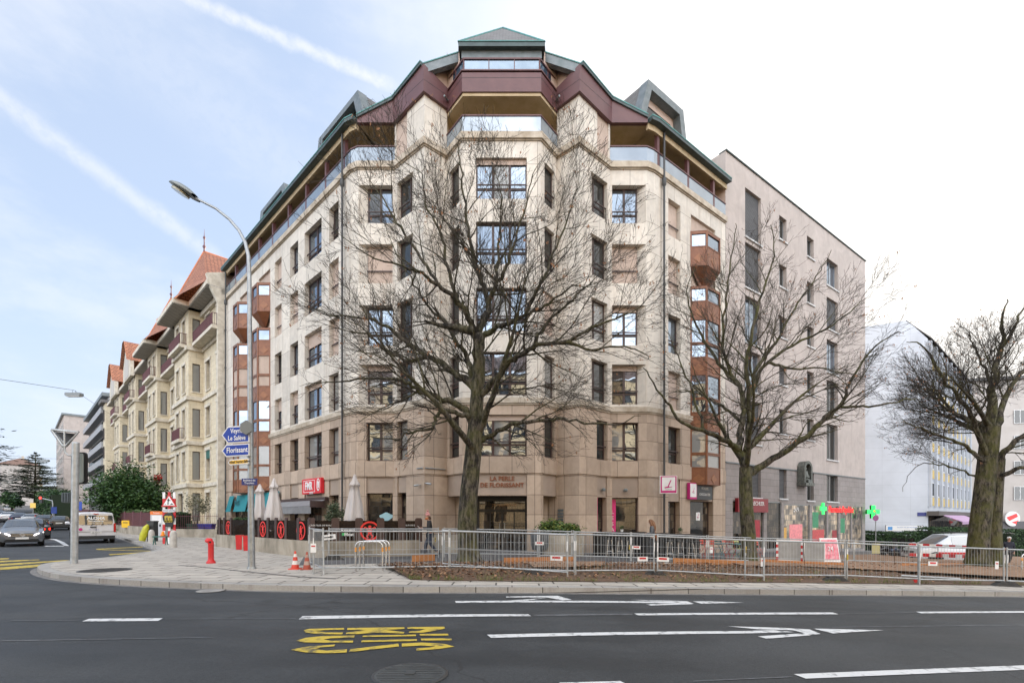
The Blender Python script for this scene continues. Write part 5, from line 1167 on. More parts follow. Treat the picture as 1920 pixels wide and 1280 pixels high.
# ======================= TREES AND PLANTS =======================
def bark_mat(name, moss):
 m = bpy.data.materials.new(name); m.use_nodes = True; nt = m.node_tree; n = nt.nodes; l = nt.links; b = n['Principled BSDF']; b.inputs['Roughness'].default_value = .9
 geo = n.new('ShaderNodeNewGeometry')
 mp = n.new('ShaderNodeMapping'); l.new(geo.outputs['Position'], mp.inputs[0]); mp.inputs['Scale'].default_value = (1, 1, .3)
 t = n.new('ShaderNodeTexNoise'); l.new(mp.outputs[0], t.inputs['Vector']); t.inputs['Scale'].default_value = 9; t.inputs['Detail'].default_value = 9; t.inputs['Roughness'].default_value = .7
 t2 = n.new('ShaderNodeTexNoise'); l.new(geo.outputs['Position'], t2.inputs['Vector']); t2.inputs['Scale'].default_value = 1.7; t2.inputs['Detail'].default_value = 6; t2.inputs['Roughness'].default_value = .7
 cr = n.new('ShaderNodeValToRGB'); l.new(t.outputs['Fac'], cr.inputs[0]); cr.color_ramp.elements[0].position = .44; cr.color_ramp.elements[0].color = (.007, .0055, .004, 1); cr.color_ramp.elements[1].position = .60; cr.color_ramp.elements[1].color = (.115, .098, .075, 1)
 r = n.new('ShaderNodeMapRange'); l.new(t2.outputs['Fac'], r.inputs[0]); r.inputs[1].default_value = .42; r.inputs[2].default_value = .62; r.inputs[4].default_value = moss
 mx = n.new('ShaderNodeMix'); mx.data_type = 'RGBA'; l.new(r.outputs[0], mx.inputs[0]); l.new(cr.outputs[0], mx.inputs[6]); mx.inputs[7].default_value = (.085, .085, .018, 1)
 l.new(mx.outputs[2], b.inputs['Base Color'])
 bp = n.new('ShaderNodeBump'); bp.inputs['Strength'].default_value = 1.; bp.inputs['Distance'].default_value = .04; l.new(t.outputs['Fac'], bp.inputs['Height']); l.new(bp.outputs[0], b.inputs['Normal'])
 return m
M['bark'] = bark_mat('mossy_bark', .5); M['bark2'] = bark_mat('green_bark', .72)
M['twig'] = mat('twig_bark', (.020, .016, .012), .9, c2=(.045, .036, .025), sc=3)
M['seed'] = mat('dry_seed', (.24, .115, .055), .9)
def bare_tree(name, label, base, trunk, limbs, seed, mb_bark, env=None, extra=8, twig_len=1., density=1., reach=1.0, trunk_r=(.40, .27)):
 """trunk and limbs as measured polylines [(px, py, depth offset)], then recursive side branches and twigs"""
 rd = random.Random(seed); Y = base.y
 t = thing(name, label, 'tree', base)
 def w(q, dy=0.):
  y = Y+(q[2] if len(q) > 2 else 0)+dy; return P(q[0], q[1], y)
 def smooth(pts, k=4):
  out = []
  for i in range(len(pts)-1):
   p0, p1, p2, p3 = pts[max(i-1, 0)], pts[i], pts[i+1], pts[min(i+2, len(pts)-1)]
   for j in range(k):
    s = j/k; out.append(.5*((2*p1)+(p2-p0)*s+(2*p0-5*p1+4*p2-p3)*s*s+(3*p1-p0-3*p2+p3)*s**3))
  return out+[pts[-1]]
 tb = MB(); tw = MB(); sd = MB()
 for tr in trunk:
  pts = [w(q) for q in tr]; 
  sp = smooth(pts, 6); n = len(sp); r0, r1 = trunk_r
  rs = [r0+(r1-r0)*i/(n-1)+r0*.75*math.exp(-i*.8) for i in range(n)]
  tb.tube([sp[0]-V(0, 0, .3)]+sp, [rs[0]*1.15]+rs, 14)
 stems = []   # (points, radii)
 for L in limbs:
  pts = [w(q) for q in L['p']]; sp = smooth(pts, 5)
  for i in range(1, len(sp)): sp[i] = sp[i]+V(rd.gauss(0, .03), rd.gauss(0, .05), rd.gauss(0, .03))
  n = len(sp); ra, rb = L['r']; rs = [ra+(rb-ra)*(i/(n-1))**.8 for i in range(n)]
  tb.tube(sp, rs, 8); stems.append((sp, rs, 0, 1.))
 top = [w(q) for q in trunk[0]][-1]
 for k in range(extra):
  a = rd.uniform(0, 2*pi); 
  if abs(cos(a)) > .8: a += .7
  d = V(cos(a)*.9, sin(a)*1.1, rd.uniform(.45, 1.3)).normalized(); p = top+V(0, 0, rd.uniform(-1.2, .8)); pts = [p]; L = rd.uniform(3.2, 4.6)*reach; n = 9
  for i in range(n):
   d = (d+V(rd.gauss(0, .12), rd.gauss(0, .12), rd.gauss(.05, .10))).normalized(); pts.append(pts[-1]+d*L/n)
  rs = [.11*(1-i/(n+1))+.015 for i in range(n+1)]; tb.tube(pts, rs, 7); stems.append((pts, rs, 0, 1.))
 ec = P(env[0], env[1], Y); oc = ec-V(0, 0, env[3]*.55)
 def inside(p): d = p-ec; return (d.x/env[2])**2+(d.y/4.6)**2+(d.z/env[3])**2 < 1.06+rd.gauss(0, .05)
 def branch(p, d, L, r, lev):
  n = 6 if lev < 3 else 4; pts = [p]; 
  droop = rd.uniform(-.05, .08)
  for i in range(n):
   ow = (p-oc).normalized(); d = (d+ow*.03+V(rd.gauss(0, .13), rd.gauss(0, .13), rd.gauss(droop, .10))).normalized(); pts.append(pts[-1]+d*L/n)
  if not inside(pts[-1]):
   L *= .55; pts = [p+(q-p)*.5 for q in pts]
   if not inside(pts[-1]): return
  rs = [max(.0042, r*(1-.8*i/n)) for i in range(n+1)]
  (tb if lev == 1 else tw).tube(pts, rs, 5 if lev == 1 else 3, cap=False, smooth=True)
  if lev >= 3 and rd.random() < .03:
   for _ in range(rd.choice((1, 2, 3))):
    c = pts[-1]+V(rd.gauss(0, .04), rd.gauss(0, .04), -.05); s = rd.uniform(.016, .03); sd.poly([c+V(0, 0, s*2), c+V(s*.7, 0, 0), c-V(0, s*.3, s*2), c-V(s*.7, 0, 0)])
  if lev < 4:
   k = {1: 7, 2: 6, 3: 3}[lev]; k = max(1, int(k*density*L/{1: 2.2, 2: 1.1, 3: .7}[lev]*rd.uniform(.7, 1.25)))
   for i in range(k):
    f = rd.uniform(.15, .98); j = min(int(f*n), n-1); q = pts[j].lerp(pts[j+1], f*n-j); dd = (pts[j+1]-pts[j]).normalized()
    side = dd.cross(V(rd.gauss(0, 1), rd.gauss(0, 1), rd.gauss(0, 1))).normalized()
    nd = (dd*rd.uniform(.7, 1.)+side*rd.uniform(.5, .9)+(q-oc).normalized()*.2+V(0, 0, rd.uniform(-.1, .15))).normalized()
    branch(q, nd, L*rd.uniform(.38, .62)*twig_len, rs[j]*.55, lev+1)
 for sp, rs, _, _ in stems:
  tot = sum((sp[i+1]-sp[i]).length for i in range(len(sp)-1)); k = int(tot*1.9*density); n = len(sp)-1
  for i in range(k):
   f = .12+.88*(i+rd.random())/k; j = min(int(f*n), n-1); q = sp[j].lerp(sp[j+1], f*n-j); dd = (sp[j+1]-sp[j]).normalized()
   side = dd.cross(V(rd.gauss(0, 1), rd.gauss(0, 1), rd.gauss(0, 1))).normalized()
   nd = (dd*rd.uniform(.6, .9)+side*rd.uniform(.5, .95)+(q-oc).normalized()*.2+V(0, 0, rd.uniform(-.1, .25))).normalized()
   branch(q, nd, rd.uniform(1.2, 2.7)*(1.1-.3*f)*reach, min(rs[j]*.5, .035), 1)
  branch(sp[-1], (sp[-1]-sp[-2]).normalized(), rd.uniform(1.2, 1.9)*reach, rs[-1], 1)
 tb.build('trunk', mb_bark, t, uv=False); c = tw.build('crown', M['twig'], t, uv=False); sd.build('leaves', M['seed'], c, uv=False)  # the mesh named leaves holds dry seed pods at the twig ends
 return t
b1 = G(880, 1056, PAV)
T1 = [[(880, 1056), (876, 1000), (878, 940), (884, 880), (890, 820), (893, 780)]]
L1 = [dict(p=[(890, 800), (871, 767), (840, 752), (793, 736, -.4), (759, 717, -.8), (730, 710, -1.0), (640, 716, -1.4)], r=(.15, .025)),
      dict(p=[(893, 775), (887, 724), (840, 692, .3), (802, 667, .6), (759, 639, .8), (718, 608, 1.), (680, 595, 1.2), (610, 590, 1.3)], r=(.16, .02)),
      dict(p=[(802, 667, .6), (765, 676, .4), (722, 655, .2), (690, 628, 0), (655, 622, -.2)], r=(.08, .02)),
      dict(p=[(893, 785), (898, 700), (896, 640), (893, 620)], r=(.24, .17)),
      dict(p=[(893, 630), (880, 596), (859, 567, -.3), (821, 536, -.6), (790, 511, -.9), (758, 499, -1.2), (700, 485, -1.4)], r=(.12, .02)),
      dict(p=[(859, 567, -.3), (838, 500, -.3), (825, 440, -.4), (800, 380, -.5), (790, 320, -.6)], r=(.07, .012)),
      dict(p=[(894, 640), (925, 617), (952, 605, -.6), (985, 590, -1.), (1030, 568, -1.3), (1080, 530, -1.5)], r=(.12, .02)),
      dict(p=[(893, 625), (915, 574, .4), (909, 542, .5), (896, 505, .6), (880, 440, .7), (872, 380, .8), (862, 310, .8), (858, 265, .8)], r=(.13, .012)),
      dict(p=[(913, 578, .4), (930, 536, .2), (950, 500, 0), (965, 450, -.2), (985, 390, -.3), (1000, 320, -.4)], r=(.10, .012)),
      dict(p=[(930, 536, .2), (935, 470, .3), (942, 400, .4), (935, 330, .5)], r=(.07, .012)),
      dict(p=[(895, 790), (902, 745), (937, 699, -.6), (971, 667, -1.), (1000, 650, -1.3), (1060, 640, -1.6), (1110, 615, -1.8), (1180, 590, -2.)], r=(.15, .02)),
      dict(p=[(1000, 650, -1.3), (1030, 600, -1.2), (1075, 560, -1.2), (1120, 520, -1.2)], r=(.07, .012)),
      dict(p=[(1060, 640, -1.6), (1110, 655, -1.7), (1170, 650, -1.8), (1220, 670, -1.9)], r=(.06, .012)),
      dict(p=[(889, 835), (909, 822), (952, 799, -.4), (1000, 789, -.7), (1050, 785, -1.), (1100, 792, -1.2), (1150, 795, -1.4), (1200, 780, -1.5)], r=(.11, .012)),
      dict(p=[(890, 760), (885, 715), (877, 674, .6), (855, 640, .9), (838, 610, 1.2), (800, 570, 1.5), (770, 520, 1.8), (735, 455, 2.0)], r=(.13, .015)),
      dict(p=[(886, 785), (860, 775, -.3), (824, 774, -.6), (808, 800, -.9), (774, 811, -1.1), (734, 824, -1.3), (690, 815, -1.4)], r=(.10, .012)),
      dict(p=[(821, 536, -.6), (780, 470, -.6), (745, 420, -.7), (715, 370, -.8), (690, 330, -.8)], r=(.06, .01)),
      dict(p=[(985, 590, -1.), (1020, 520, -1.), (1050, 450, -.9), (1070, 390, -.8), (1085, 340, -.8)], r=(.06, .01))]
bare_tree('bare_tree', 'tallest bare tree, dark trunk standing before the main entrance', b1, T1, L1, 11, M['bark'], (890, 560, 6.6, 6.1), extra=2, density=1.0, reach=1.12, trunk_r=(.34, .25))
b2 = G(1403, 1056, PAV)
T2 = [[(1403, 1056), (1404, 1010), (1400, 960), (1398, 910), (1398, 875)]]
L2 = [dict(p=[(1398, 885), (1385, 845), (1360, 825, -.4), (1320, 808, -.8), (1280, 790, -1.1), (1240, 740, -1.3), (1205, 690, -1.4)], r=(.17, .02)),
      dict(p=[(1385, 845), (1392, 790, .3), (1393, 740, .4), (1370, 700, .5), (1355, 640, .6), (1362, 560, .6), (1372, 480, .5), (1380, 420, .5)], r=(.15, .012)),
      dict(p=[(1400, 895), (1440, 865), (1490, 835, -.4), (1530, 800, -.6), (1560, 770, -.8), (1600, 762, -1.), (1650, 760, -1.2), (1720, 745, -1.3)], r=(.17, .02)),
      dict(p=[(1530, 800, -.6), (1575, 760, -.4), (1590, 720, -.2), (1640, 650, 0), (1690, 620, .1)], r=(.10, .015)),
      dict(p=[(1398, 880), (1400, 820, .2), (1408, 740, .2), (1440, 680, 0), (1500, 640, -.2), (1560, 610, -.4), (1610, 570, -.5)], r=(.15, .012)),
      dict(p=[(1408, 740, .2), (1420, 690, .5), (1455, 640, .7), (1490, 580, .8), (1530, 520, .9), (1560, 470, 1.)], r=(.10, .012)),
      dict(p=[(1405, 760, .2), (1398, 690, -.4), (1410, 620, -.6), (1430, 550, -.7), (1450, 480, -.8), (1445, 420, -.8)], r=(.11, .012)),
      dict(p=[(1385, 720, .4), (1340, 670, .9), (1310, 620, 1.1), (1290, 560, 1.2), (1300, 500, 1.3)], r=(.09, .012)),
      dict(p=[(1320, 808, -.8), (1300, 740, -.6), (1275, 680, -.5), (1250, 620, -.4)], r=(.07, .012)),
      dict(p=[(1440, 680, 0), (1480, 690, -.6), (1540, 690, -1.), (1600, 700, -1.3)], r=(.07, .012)),
      dict(p=[(1390, 790, .3), (1350, 760, 1.), (1310, 740, 1.5), (1262, 735, 1.9)], r=(.08, .012))]
bare_tree('bare_tree', 'forked bare tree with pruned stubs growing in front of the pink block', b2, T2, L2, 23, M['bark2'], (1430, 630, 5.2, 4.9), extra=3, density=1.0, reach=1.0, trunk_r=(.30, .24))
b3 = G(1845, 1066, PAV)
T3 = [[(1832, 1066), (1836, 1000), (1844, 930), (1852, 860), (1858, 800)], [(1860, 1066, .25), (1858, 1000, .25), (1861, 930, .2), (1866, 860, .1)]]
L3 = [dict(p=[(1858, 820), (1862, 740), (1868, 690), (1880, 640, .2), (1878, 600, .3), (1890, 560, .3)], r=(.22, .02)),
      dict(p=[(1850, 860), (1830, 800, -.4), (1800, 750, -.7), (1760, 700, -.9), (1735, 650, -1.), (1700, 640, -1.1)], r=(.15, .015)),
      dict(p=[(1848, 870), (1810, 835, -.6), (1770, 820, -.9), (1720, 800, -1.1), (1690, 790, -1.2)], r=(.11, .015)),
      dict(p=[(1868, 870), (1890, 840, -.4), (1930, 810, -.8), (1990, 790, -1.2), (2060, 760, -1.4)], r=(.17, .02)),
      dict(p=[(1868, 900), (1905, 880, -.6), (1960, 870, -1.), (2040, 850, -1.4)], r=(.15, .02)),
      dict(p=[(1868, 800), (1890, 730, .6), (1930, 680, .9), (1960, 620, 1.1), (1985, 560, 1.2)], r=(.15, .012)),
      dict(p=[(1864, 740), (1845, 690, .7), (1825, 650, .9), (1815, 620, 1.)], r=(.09, .012)),
      dict(p=[(1880, 650), (1905, 610, -.5), (1920, 570, -.7), (1930, 540, -.8)], r=(.08, .012)),
      dict(p=[(1842, 900), (1800, 880, .8), (1760, 870, 1.2), (1715, 875, 1.5), (1690, 920, 1.6)], r=(.06, .008)),
      dict(p=[(1856, 840), (1820, 790, .9), (1780, 770, 1.3), (1740, 760, 1.7)], r=(.09, .012))]
bare_tree('bare_tree', 'thickest bare tree, its split mossy trunk beside the parked silver van', b3, T3, L3, 37, M['bark2'], (1862, 745, 5.0, 4.0), extra=4, density=1.2, reach=1.1, trunk_r=(.42, .36))
def leaf_crown(mb, c, rad, n, size, rd, nm=2, shell=.5, squash=1.0, clumps=0, flat=0.):
 cl = [Vector((rd.gauss(0, 1), rd.gauss(0, 1), rd.gauss(0, .8))).normalized()*rd.uniform(.5, .95) for _ in range(clumps)] if clumps else None
 for _ in range(n):
  if cl:
   q = rd.choice(cl)+Vector((rd.gauss(0, .22), rd.gauss(0, .22), rd.gauss(0, .20)))
  else:
   q = Vector((rd.gauss(0, 1), rd.gauss(0, 1), rd.gauss(0, 1))).normalized()*(rd.random()**shell)
  p = Vector(c)+Vector((q.x*rad[0], q.y*rad[1], q.z*rad[2]))
  a, e = rd.uniform(0, 6.28), rd.uniform(-1, 1)*(1-flat); d1 = Vector((cos(a), sin(a), e)).normalized()*size*rd.uniform(.6, 1.3); d2 = d1.cross(Vector((rd.gauss(0, 1), rd.gauss(0, 1), 1))).normalized()*size*.42
  mb.m = rd.randrange(nm); mb.poly([p-d1, p-d2, p+d1, p+d2])
def shades(nm, cols): return [mat(nm+'_leaf_'+w, c, .55, spec=.35) for w, c in zip(('dark', 'mid', 'light', 'pale'), cols)]
LG = shades('evergreen', [(.018, .045, .012), (.03, .075, .018), (.055, .11, .025)])
HG = shades('hedge', [(.015, .04, .015), (.028, .065, .022), (.05, .10, .03)])
PG = shades('planter', [(.03, .07, .015), (.07, .13, .03), (.16, .19, .04)])
OG = shades('olive', [(.05, .075, .04), (.09, .12, .065), (.14, .16, .10)])
CG = shades('cedar', [(.03, .055, .035), (.05, .08, .05), (.09, .11, .06)])
rd = random.Random(77)
bc = Vector((-36.5, 46.5, gz(-36.5, 46.5))); t = thing('evergreen_tree', 'big round dark evergreen in the front garden of the cream house', 'tree', bc)
b = MB(); b.tube([bc, bc+V(0, 0, 2.2)], [.22, .16], 8); 
for k in range(7): a = k*.9; b.tube([bc+V(0, 0, 1.4), bc+V(cos(a)*1.2, sin(a)*1.2, 3.2), bc+V(cos(a)*2, sin(a)*2, 4.6)], [.1, .06, .02], 5)
b.build('trunk', M['bark'], t); lm = MB(); leaf_crown(lm, bc+V(0, 0, 3.4), (3.0, 2.8, 2.9), 15000, .15, rd, 3, clumps=60); leaf_crown(lm, bc+V(0, 0, 3.0), (2.5, 2.4, 2.6), 7000, .16, rd, 2, .4); lm.build('crown', LG, t, uv=False)
def hedge(pts, h, w, label, n, leafm, size=.09, core=True, cat='hedge', zoff=0.):
 pts = [Vector((*p, gz(*p)+zoff)) for p in pts]; t = thing('hedge', label, cat, pts[0]); lm = MB(); r_ = random.Random(len(label))
 if core:
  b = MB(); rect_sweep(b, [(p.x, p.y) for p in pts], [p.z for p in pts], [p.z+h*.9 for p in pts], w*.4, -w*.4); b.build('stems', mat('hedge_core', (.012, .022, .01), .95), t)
 for _ in range(n):
  f = r_.random()*(len(pts)-1); i = min(int(f), len(pts)-2); p = pts[i].lerp(pts[i+1], f-i); d = (pts[i+1]-pts[i]).normalized(); nn = Vector((d.y, -d.x, 0))
  s = r_.choice((0, 1, 2)); hh = h*(1+.16*mnoise.noise(p*1.3))
  o = nn*r_.uniform(-.5, .5)*w if s == 0 else nn*(w*.5*(1 if s == 1 else -1)*r_.uniform(.8, 1.15))
  z = hh+r_.gauss(0, .04) if s == 0 else r_.uniform(.05, 1)*hh
  q = p+o+V(0, 0, z); a = r_.uniform(0, 6.28); d1 = V(cos(a), sin(a), r_.uniform(-1, 1)).normalized()*size*r_.uniform(.6, 1.3); d2 = d1.cross(V(r_.gauss(0, 1), r_.gauss(0, 1), 1)).normalized()*size*.45
  lm.m = r_.randrange(3); lm.poly([q-d1, q-d2, q+d1, q+d2])
 lm.build('foliage', leafm, t, uv=False); return t
hp = lambda px, y: P(px, 970, y).xy
hedge([hp(1612, 43), hp(1690, 43), hp(1735, 44)], 1.75, 1.0, 'clipped dark hedge along the foot of the white gable', 9000, HG, .08)
hedge([hp(1733, 43.5), hp(1790, 46), hp(1850, 48)], 2.3, 1.4, 'taller dark hedge behind the silver van', 7000, HG, .09)
hedge([hp(1882, 40), hp(1960, 41), hp(2080, 42)], 2.3, 1.2, 'dark hedge behind the white haired man', 6000, HG, .09)
hedge([hp(322, 37.6), hp(347, 37.4)], 1.9, 1.2, 'dark hedge behind the roadworks sign and purple railings', 5000, HG, .08)
hedge([hp(214, 48.2), hp(250, 43.2), hp(282, 40.0)], 2.1, .6, 'pale green hedge spilling over the maroon garden fence', 9000, shades('spill', [(.05, .09, .03), (.10, .16, .06), (.17, .22, .10)]), .08)
hedge([along(150, 7.0), along(112, 7.0), along(86, 6.5)], 4.5, 3.0, 'dark garden shrubs along the street beyond the white van', 6000, HG, .22)
def cedar(base, h, r0, label, seed, tiers=13, size=.35, gap=.0):
 rd = random.Random(seed); t = thing('cedar_tree', label, 'tree', base); b = MB(); b.tube([base, base+V(0, 0, h*.6), base+V(.1, 0, h)], [h*.022, h*.014, .04], 8); lm = MB()
 for i in range(tiers):
  f = i/(tiers-1); z = h*(.25+.74*f); r = r0*(1-f)**.75+.35; n = int(9-4*f)
  for k in range(n):
   a = 2*pi*k/n+rd.random(); rr = r*rd.uniform(.65, 1.1); d = V(cos(a), sin(a), 0)
   p0 = base+V(0, 0, z); p1 = p0+d*rr+V(0, 0, rr*rd.uniform(-.05, .22)); b.tube([p0, p0.lerp(p1, .5)+V(0, 0, .1), p1], [.07*(1-f)+.03, .04, .01], 4, cap=False)
   for _ in range(int(90*rr/2.5)+12):
    q = p0.lerp(p1, rd.uniform(.25, 1.05))+V(rd.gauss(0, .11*rr), rd.gauss(0, .11*rr), rd.gauss(.05, .12)); an = rd.uniform(0, 6.28); s = size*rd.uniform(.6, 1.3)
    d1 = V(cos(an), sin(an), rd.uniform(-.25, .25))*s; d2 = V(-sin(an), cos(an), rd.uniform(-.25, .25))*s*.45; lm.m = rd.randrange(3); lm.poly([q-d1, q-d2, q+d1, q+d2])
 b.build('trunk', M['bark'], t); lm.build('crown', CG, t, uv=False)
cp = P(66, 970, 118); cedar(V(cp.x, cp.y, gz(cp.x, cp.y)), 14.5, 6.5, 'tall layered cedar standing beside the sunlit street', 4, 18, .26)
cp = P(-118, 970, 44); cedar(V(cp.x, cp.y, gz(cp.x, cp.y)), 14.5, 5.6, 'dark cedar whose branch tips reach in over the cars', 6, 18, .23)
for i, (px, y, h, lab) in enumerate(((112, 150, 8, 'round yellowing street tree beyond the cedar'), (22, 95, 4.2, 'low green shrub by the sunlit apartments'), (126, 190, 9, 'far brownish street tree near the traffic light'))):
 q = P(px, 970, y); q.z = gz(q.x, q.y); t = thing('street_tree', lab, 'tree', q); b = MB(); b.tube([q, q+V(0, 0, h*.6)], [.2, .1], 6); b.build('trunk', M['bark'], t)
 lm = MB(); leaf_crown(lm, q+V(0, 0, h*.62), (h*.36, h*.36, h*.4), 2200, .3, rd, 3, clumps=22); lm.build('crown', [shades('autumn', [(.10, .09, .03), (.20, .15, .05), (.28, .19, .06)]), HG, shades('rust', [(.10, .07, .03), (.16, .11, .05), (.22, .15, .07)])][i], t, uv=False)
# ======================= STREET FURNITURE =======================
lb = G(472, 1066, PAV); t = thing('street_lamp', 'tall galvanised lamp post with a curved arm carrying blue direction signs', 'street lamp', lb)
b = MB(); Yl = lb.y
arm = [lb, P(471, 1000, Yl), P(469.5, 800, Yl), P(468, 600, Yl), P(467.5, 520, Yl), P(466, 480, Yl), P(460, 455, Yl), P(448, 432, Yl), P(430, 411, Yl), P(405, 391, Yl), P(366, 371, Yl)]
b.tube(arm, [.10, .09, .074, .062, .057, .053, .05, .046, .042, .038, .033], 12); b.lathe([(.13, 0), (.13, .03), (.118, .06)], lb, 12); b.build('pole', M['galv'], t)
b = MB(); a0, a1 = P(367, 371.5, Yl), P(318, 342, Yl); ax = (a1-a0).normalized(); L = (a1-a0).length
n = 12
vs = []; NS = 14
for i in range(n+1):
 f = i/n; c = a0.lerp(a1, f); wdt = .30*max(.12, sin(pi*min(1, .18+f*.82))**.6); hh = .14*max(.15, sin(pi*min(1, .12+f*.88))**.7)
 up = V(-ax.z, 0, ax.x); up = up if up.z > 0 else -up
 for k in range(NS):
  an = 2*pi*k/NS; vs.append(c+V(0, 1, 0)*wdt*cos(an)+up*hh*(sin(an) if sin(an) > 0 else .35*sin(an)))
b.add(vs, [(i*NS+k, i*NS+(k+1) % NS, (i+1)*NS+(k+1) % NS, (i+1)*NS+k) for i in range(n) for k in range(NS)], True); hd = b.build('lamp_head', mat('lamp_grey', (.22, .24, .24), .45, metal=.3), t)
b = MB(); c = a0.lerp(a1, .55)-V(0, 0, .05); up = V(-ax.z, 0, ax.x); up = up if up.z > 0 else -up
pts = [c+ax*L*.3*cos(q)+V(0, .2*sin(q), 0)-up*.02 for q in [2*pi*i/16 for i in range(16)]]; b.extr(pts, -up*.05); b.build('lens', mat('lamp_lens', (.40, .38, .28), .15), hd)
blue = mat('sign_blue', (.007, .05, .34), .4, c2=(.006, .042, .29), sc=3); grey_alu = mat('sign_alu', (.55, .56, .57), .4, metal=.4)
def arrow_sign(name, label, px0, px1, py0, py1, m, txts, tcol, dy=-.16, tilt=2.):
 y = Yl+dy; a, c = P(px0, py1, y), P(px1, py0, y); h = c.z-a.z; w = c.x-a.x; t = thing(name, label, 'sign', V(c.x, y, a.z))
 pz = lambda x, z, o: V(a.x+x, y-o-.0*x, a.z+z+(x/w)*.05)
 def arrow(mg): return [(mg*1.3, h/2), (h*.38+mg*.4, mg), (w-mg, mg), (w-mg, h-mg), (h*.38+mg*.4, h-mg)]
 b = MB(); b.extr([pz(x, z, 0) for x, z in arrow(0)], V(0, .04, 0)); b.build('backing', grey_alu, t)
 b = MB(); b.extr([pz(x, z, .004) for x, z in arrow(.018)], V(0, .003, 0)); b.build('border', M['white'], t)
 b = MB(); b.extr([pz(x, z, .007) for x, z in arrow(.035)], V(0, .002, 0)); b.build('face', m, t)
 for s, size, fx, fz, sx in txts: text_mesh(s, size, tcol, 'lettering', t, pz(w*fx, h*fz, .008), (1, 0, .05/w), (0, 0, 1), .001, bold=.003, sx=sx)
 b = MB(); b.tube([(a.x+w*.93, y+.02, a.z+h*.4), (lb.x, Yl, a.z+h*.4)], .02, 5); b.build('bracket', M['galv'], t)
arrow_sign('direction_sign', 'blue arrow sign on the lamp post, the upper one with two lines', 415, 468, 800, 832, blue, [('Veyrier', .19, .58, .71, .72), ('Le Salève', .19, .55, .29, .72)], M['white'])
arrow_sign('direction_sign', 'blue arrow sign on the lamp post, the lower one with a single name', 415, 468, 833.5, 857, blue, [('Florissant', .22, .56, .5, .72)], M['white'])
arrow_sign('direction_sign', 'small yellow arrow sign below the two blue ones', 427, 467, 861.5, 872.5, mat('sign_yellow', (.72, .42, .03), .45), [('Hôtel Veyrier-Salève', .10, .56, .5, .72)], M['black'])
y = Yl-.14; a, c = P(453, 909, y), P(482, 896.5, y); t = thing('street_name_plate', 'navy street name plate clamped to the lamp post', 'sign', V(lb.x, y, a.z))
b = MB(); b.box(a.x, c.x, y, y+.02, a.z, c.z); b.build('plate', mat('plate_navy', (.02, .03, .14), .4), t)
text_mesh('Boulevard des', .085, M['white'], 'lettering', t, V((a.x+c.x)/2, y-.002, a.z+.14), (1, 0, 0), (0, 0, 1), .001, sx=.72); text_mesh('Tranchées', .085, M['white'], 'lettering', t, V((a.x+c.x)/2, y-.002, a.z+.06), (1, 0, 0), (0, 0, 1), .001, sx=.8)
q = P(461, 801, Yl-.25); t = thing('road_sign', 'grey back of a six sided sign on the lamp post', 'sign', q)
b = MB(); b.extr([q+V(.19*cos(k), 0, .21*sin(k)) for k in [pi/6+pi/3*i for i in range(6)]], V(.02, .03, 0)); b.build('plate', mat('sign_back', (.16, .17, .165), .5, metal=.3), t)
sb = G(139, 1056, PAV); Ys = sb.y; t = thing('traffic_signal', 'galvanised pole on the pavement tip holding a signal board seen from behind', 'traffic light', sb)
b = MB(); b.tube([sb, P(141, 900, Ys), P(142, 832, Ys)], .10, 12); b.lathe([(.105, 0), (.105, .04), (.07, .06)], P(142, 832, Ys), 12); b.lathe([(.12, 0), (.12, .02)], sb, 12); b.build('pole', M['galv_fence'], t)
b = MB(); y = Ys+.16; a, c = P(131, 907, y), P(160, 847, y)
rr_ = []
def rrect(x0, x1, z0, z1, r, k=4):
 o = []
 for cx_, cz_, a0_ in ((x1-r, z1-r, 0), (x0+r, z1-r, pi/2), (x0+r, z0+r, pi), (x1-r, z0+r, 1.5*pi)): o += [(cx_+r*cos(a0_+pi/2*i/k), cz_+r*sin(a0_+pi/2*i/k)) for i in range(k+1)]
 return o
b.extr([V(x, y+.04, z) for x, z in rrect(a.x, c.x, a.z, c.z, .1)], V(0, .06, 0)); bo = b.build('signal_board', M['black'], t)
b = MB(); b.extr([V(x, y, z) for x, z in rrect(a.x+.06, c.x-.09, a.z+.05, c.z-.05, .06)], V(0, .05, 0)); b.build('housing', mat('signal_grey', (.33, .36, .33), .5), bo)
b = MB(); a, c = P(119, 942, Ys+.1), P(136, 923, Ys+.1); b.extr([V(x, Ys+.02, z) for x, z in rrect(a.x, c.x, a.z, c.z, .05)], V(0, .2, 0)); 
for i in range(3): b.box(a.x+.02+i*.09, a.x+.07+i*.09, Ys+.0, Ys+.02, a.z+.03, c.z-.03)
b.build('pedestrian_signal', mat('signal_dark', (.05, .065, .075), .5), t)
b = MB(); y = Ys+.02
b.tube([P(140, 853, y), P(128, 853, y), P(122, 848, y), P(121, 838, y), P(121, 808, y)], .03, 8)
b.tube([P(97, 805, y), P(147, 810, y), P(124, 836, y), P(118, 836, y), P(97, 806, y)], .04, 8); b.tube([P(99, 804.5, y+.6), P(146, 809, y+.6), P(123, 834, y+.6), P(99, 806, y+.6)], .036, 8)
for px, py in ((98, 805), (147, 810)): b.tube([P(px, py, y), P(px, py, y+.6)], .024, 6)
b.build('triangle_hood', M['galv_fence'], t)
b = MB(); b.hexa([P(101, 807, y+.05), P(144, 811.5, y+.05), P(144, 811.5, y+.55), P(101, 807, y+.55), P(101, 806, y+.05), P(144, 810.5, y+.05), P(144, 810.5, y+.55), P(101, 806, y+.55)]); b.extr([P(104, 809, y+.3), P(141, 813, y+.3), P(124, 832, y+.3)], V(0, .03, 0)); b.build('sign_panel', M['dark_metal'], t)
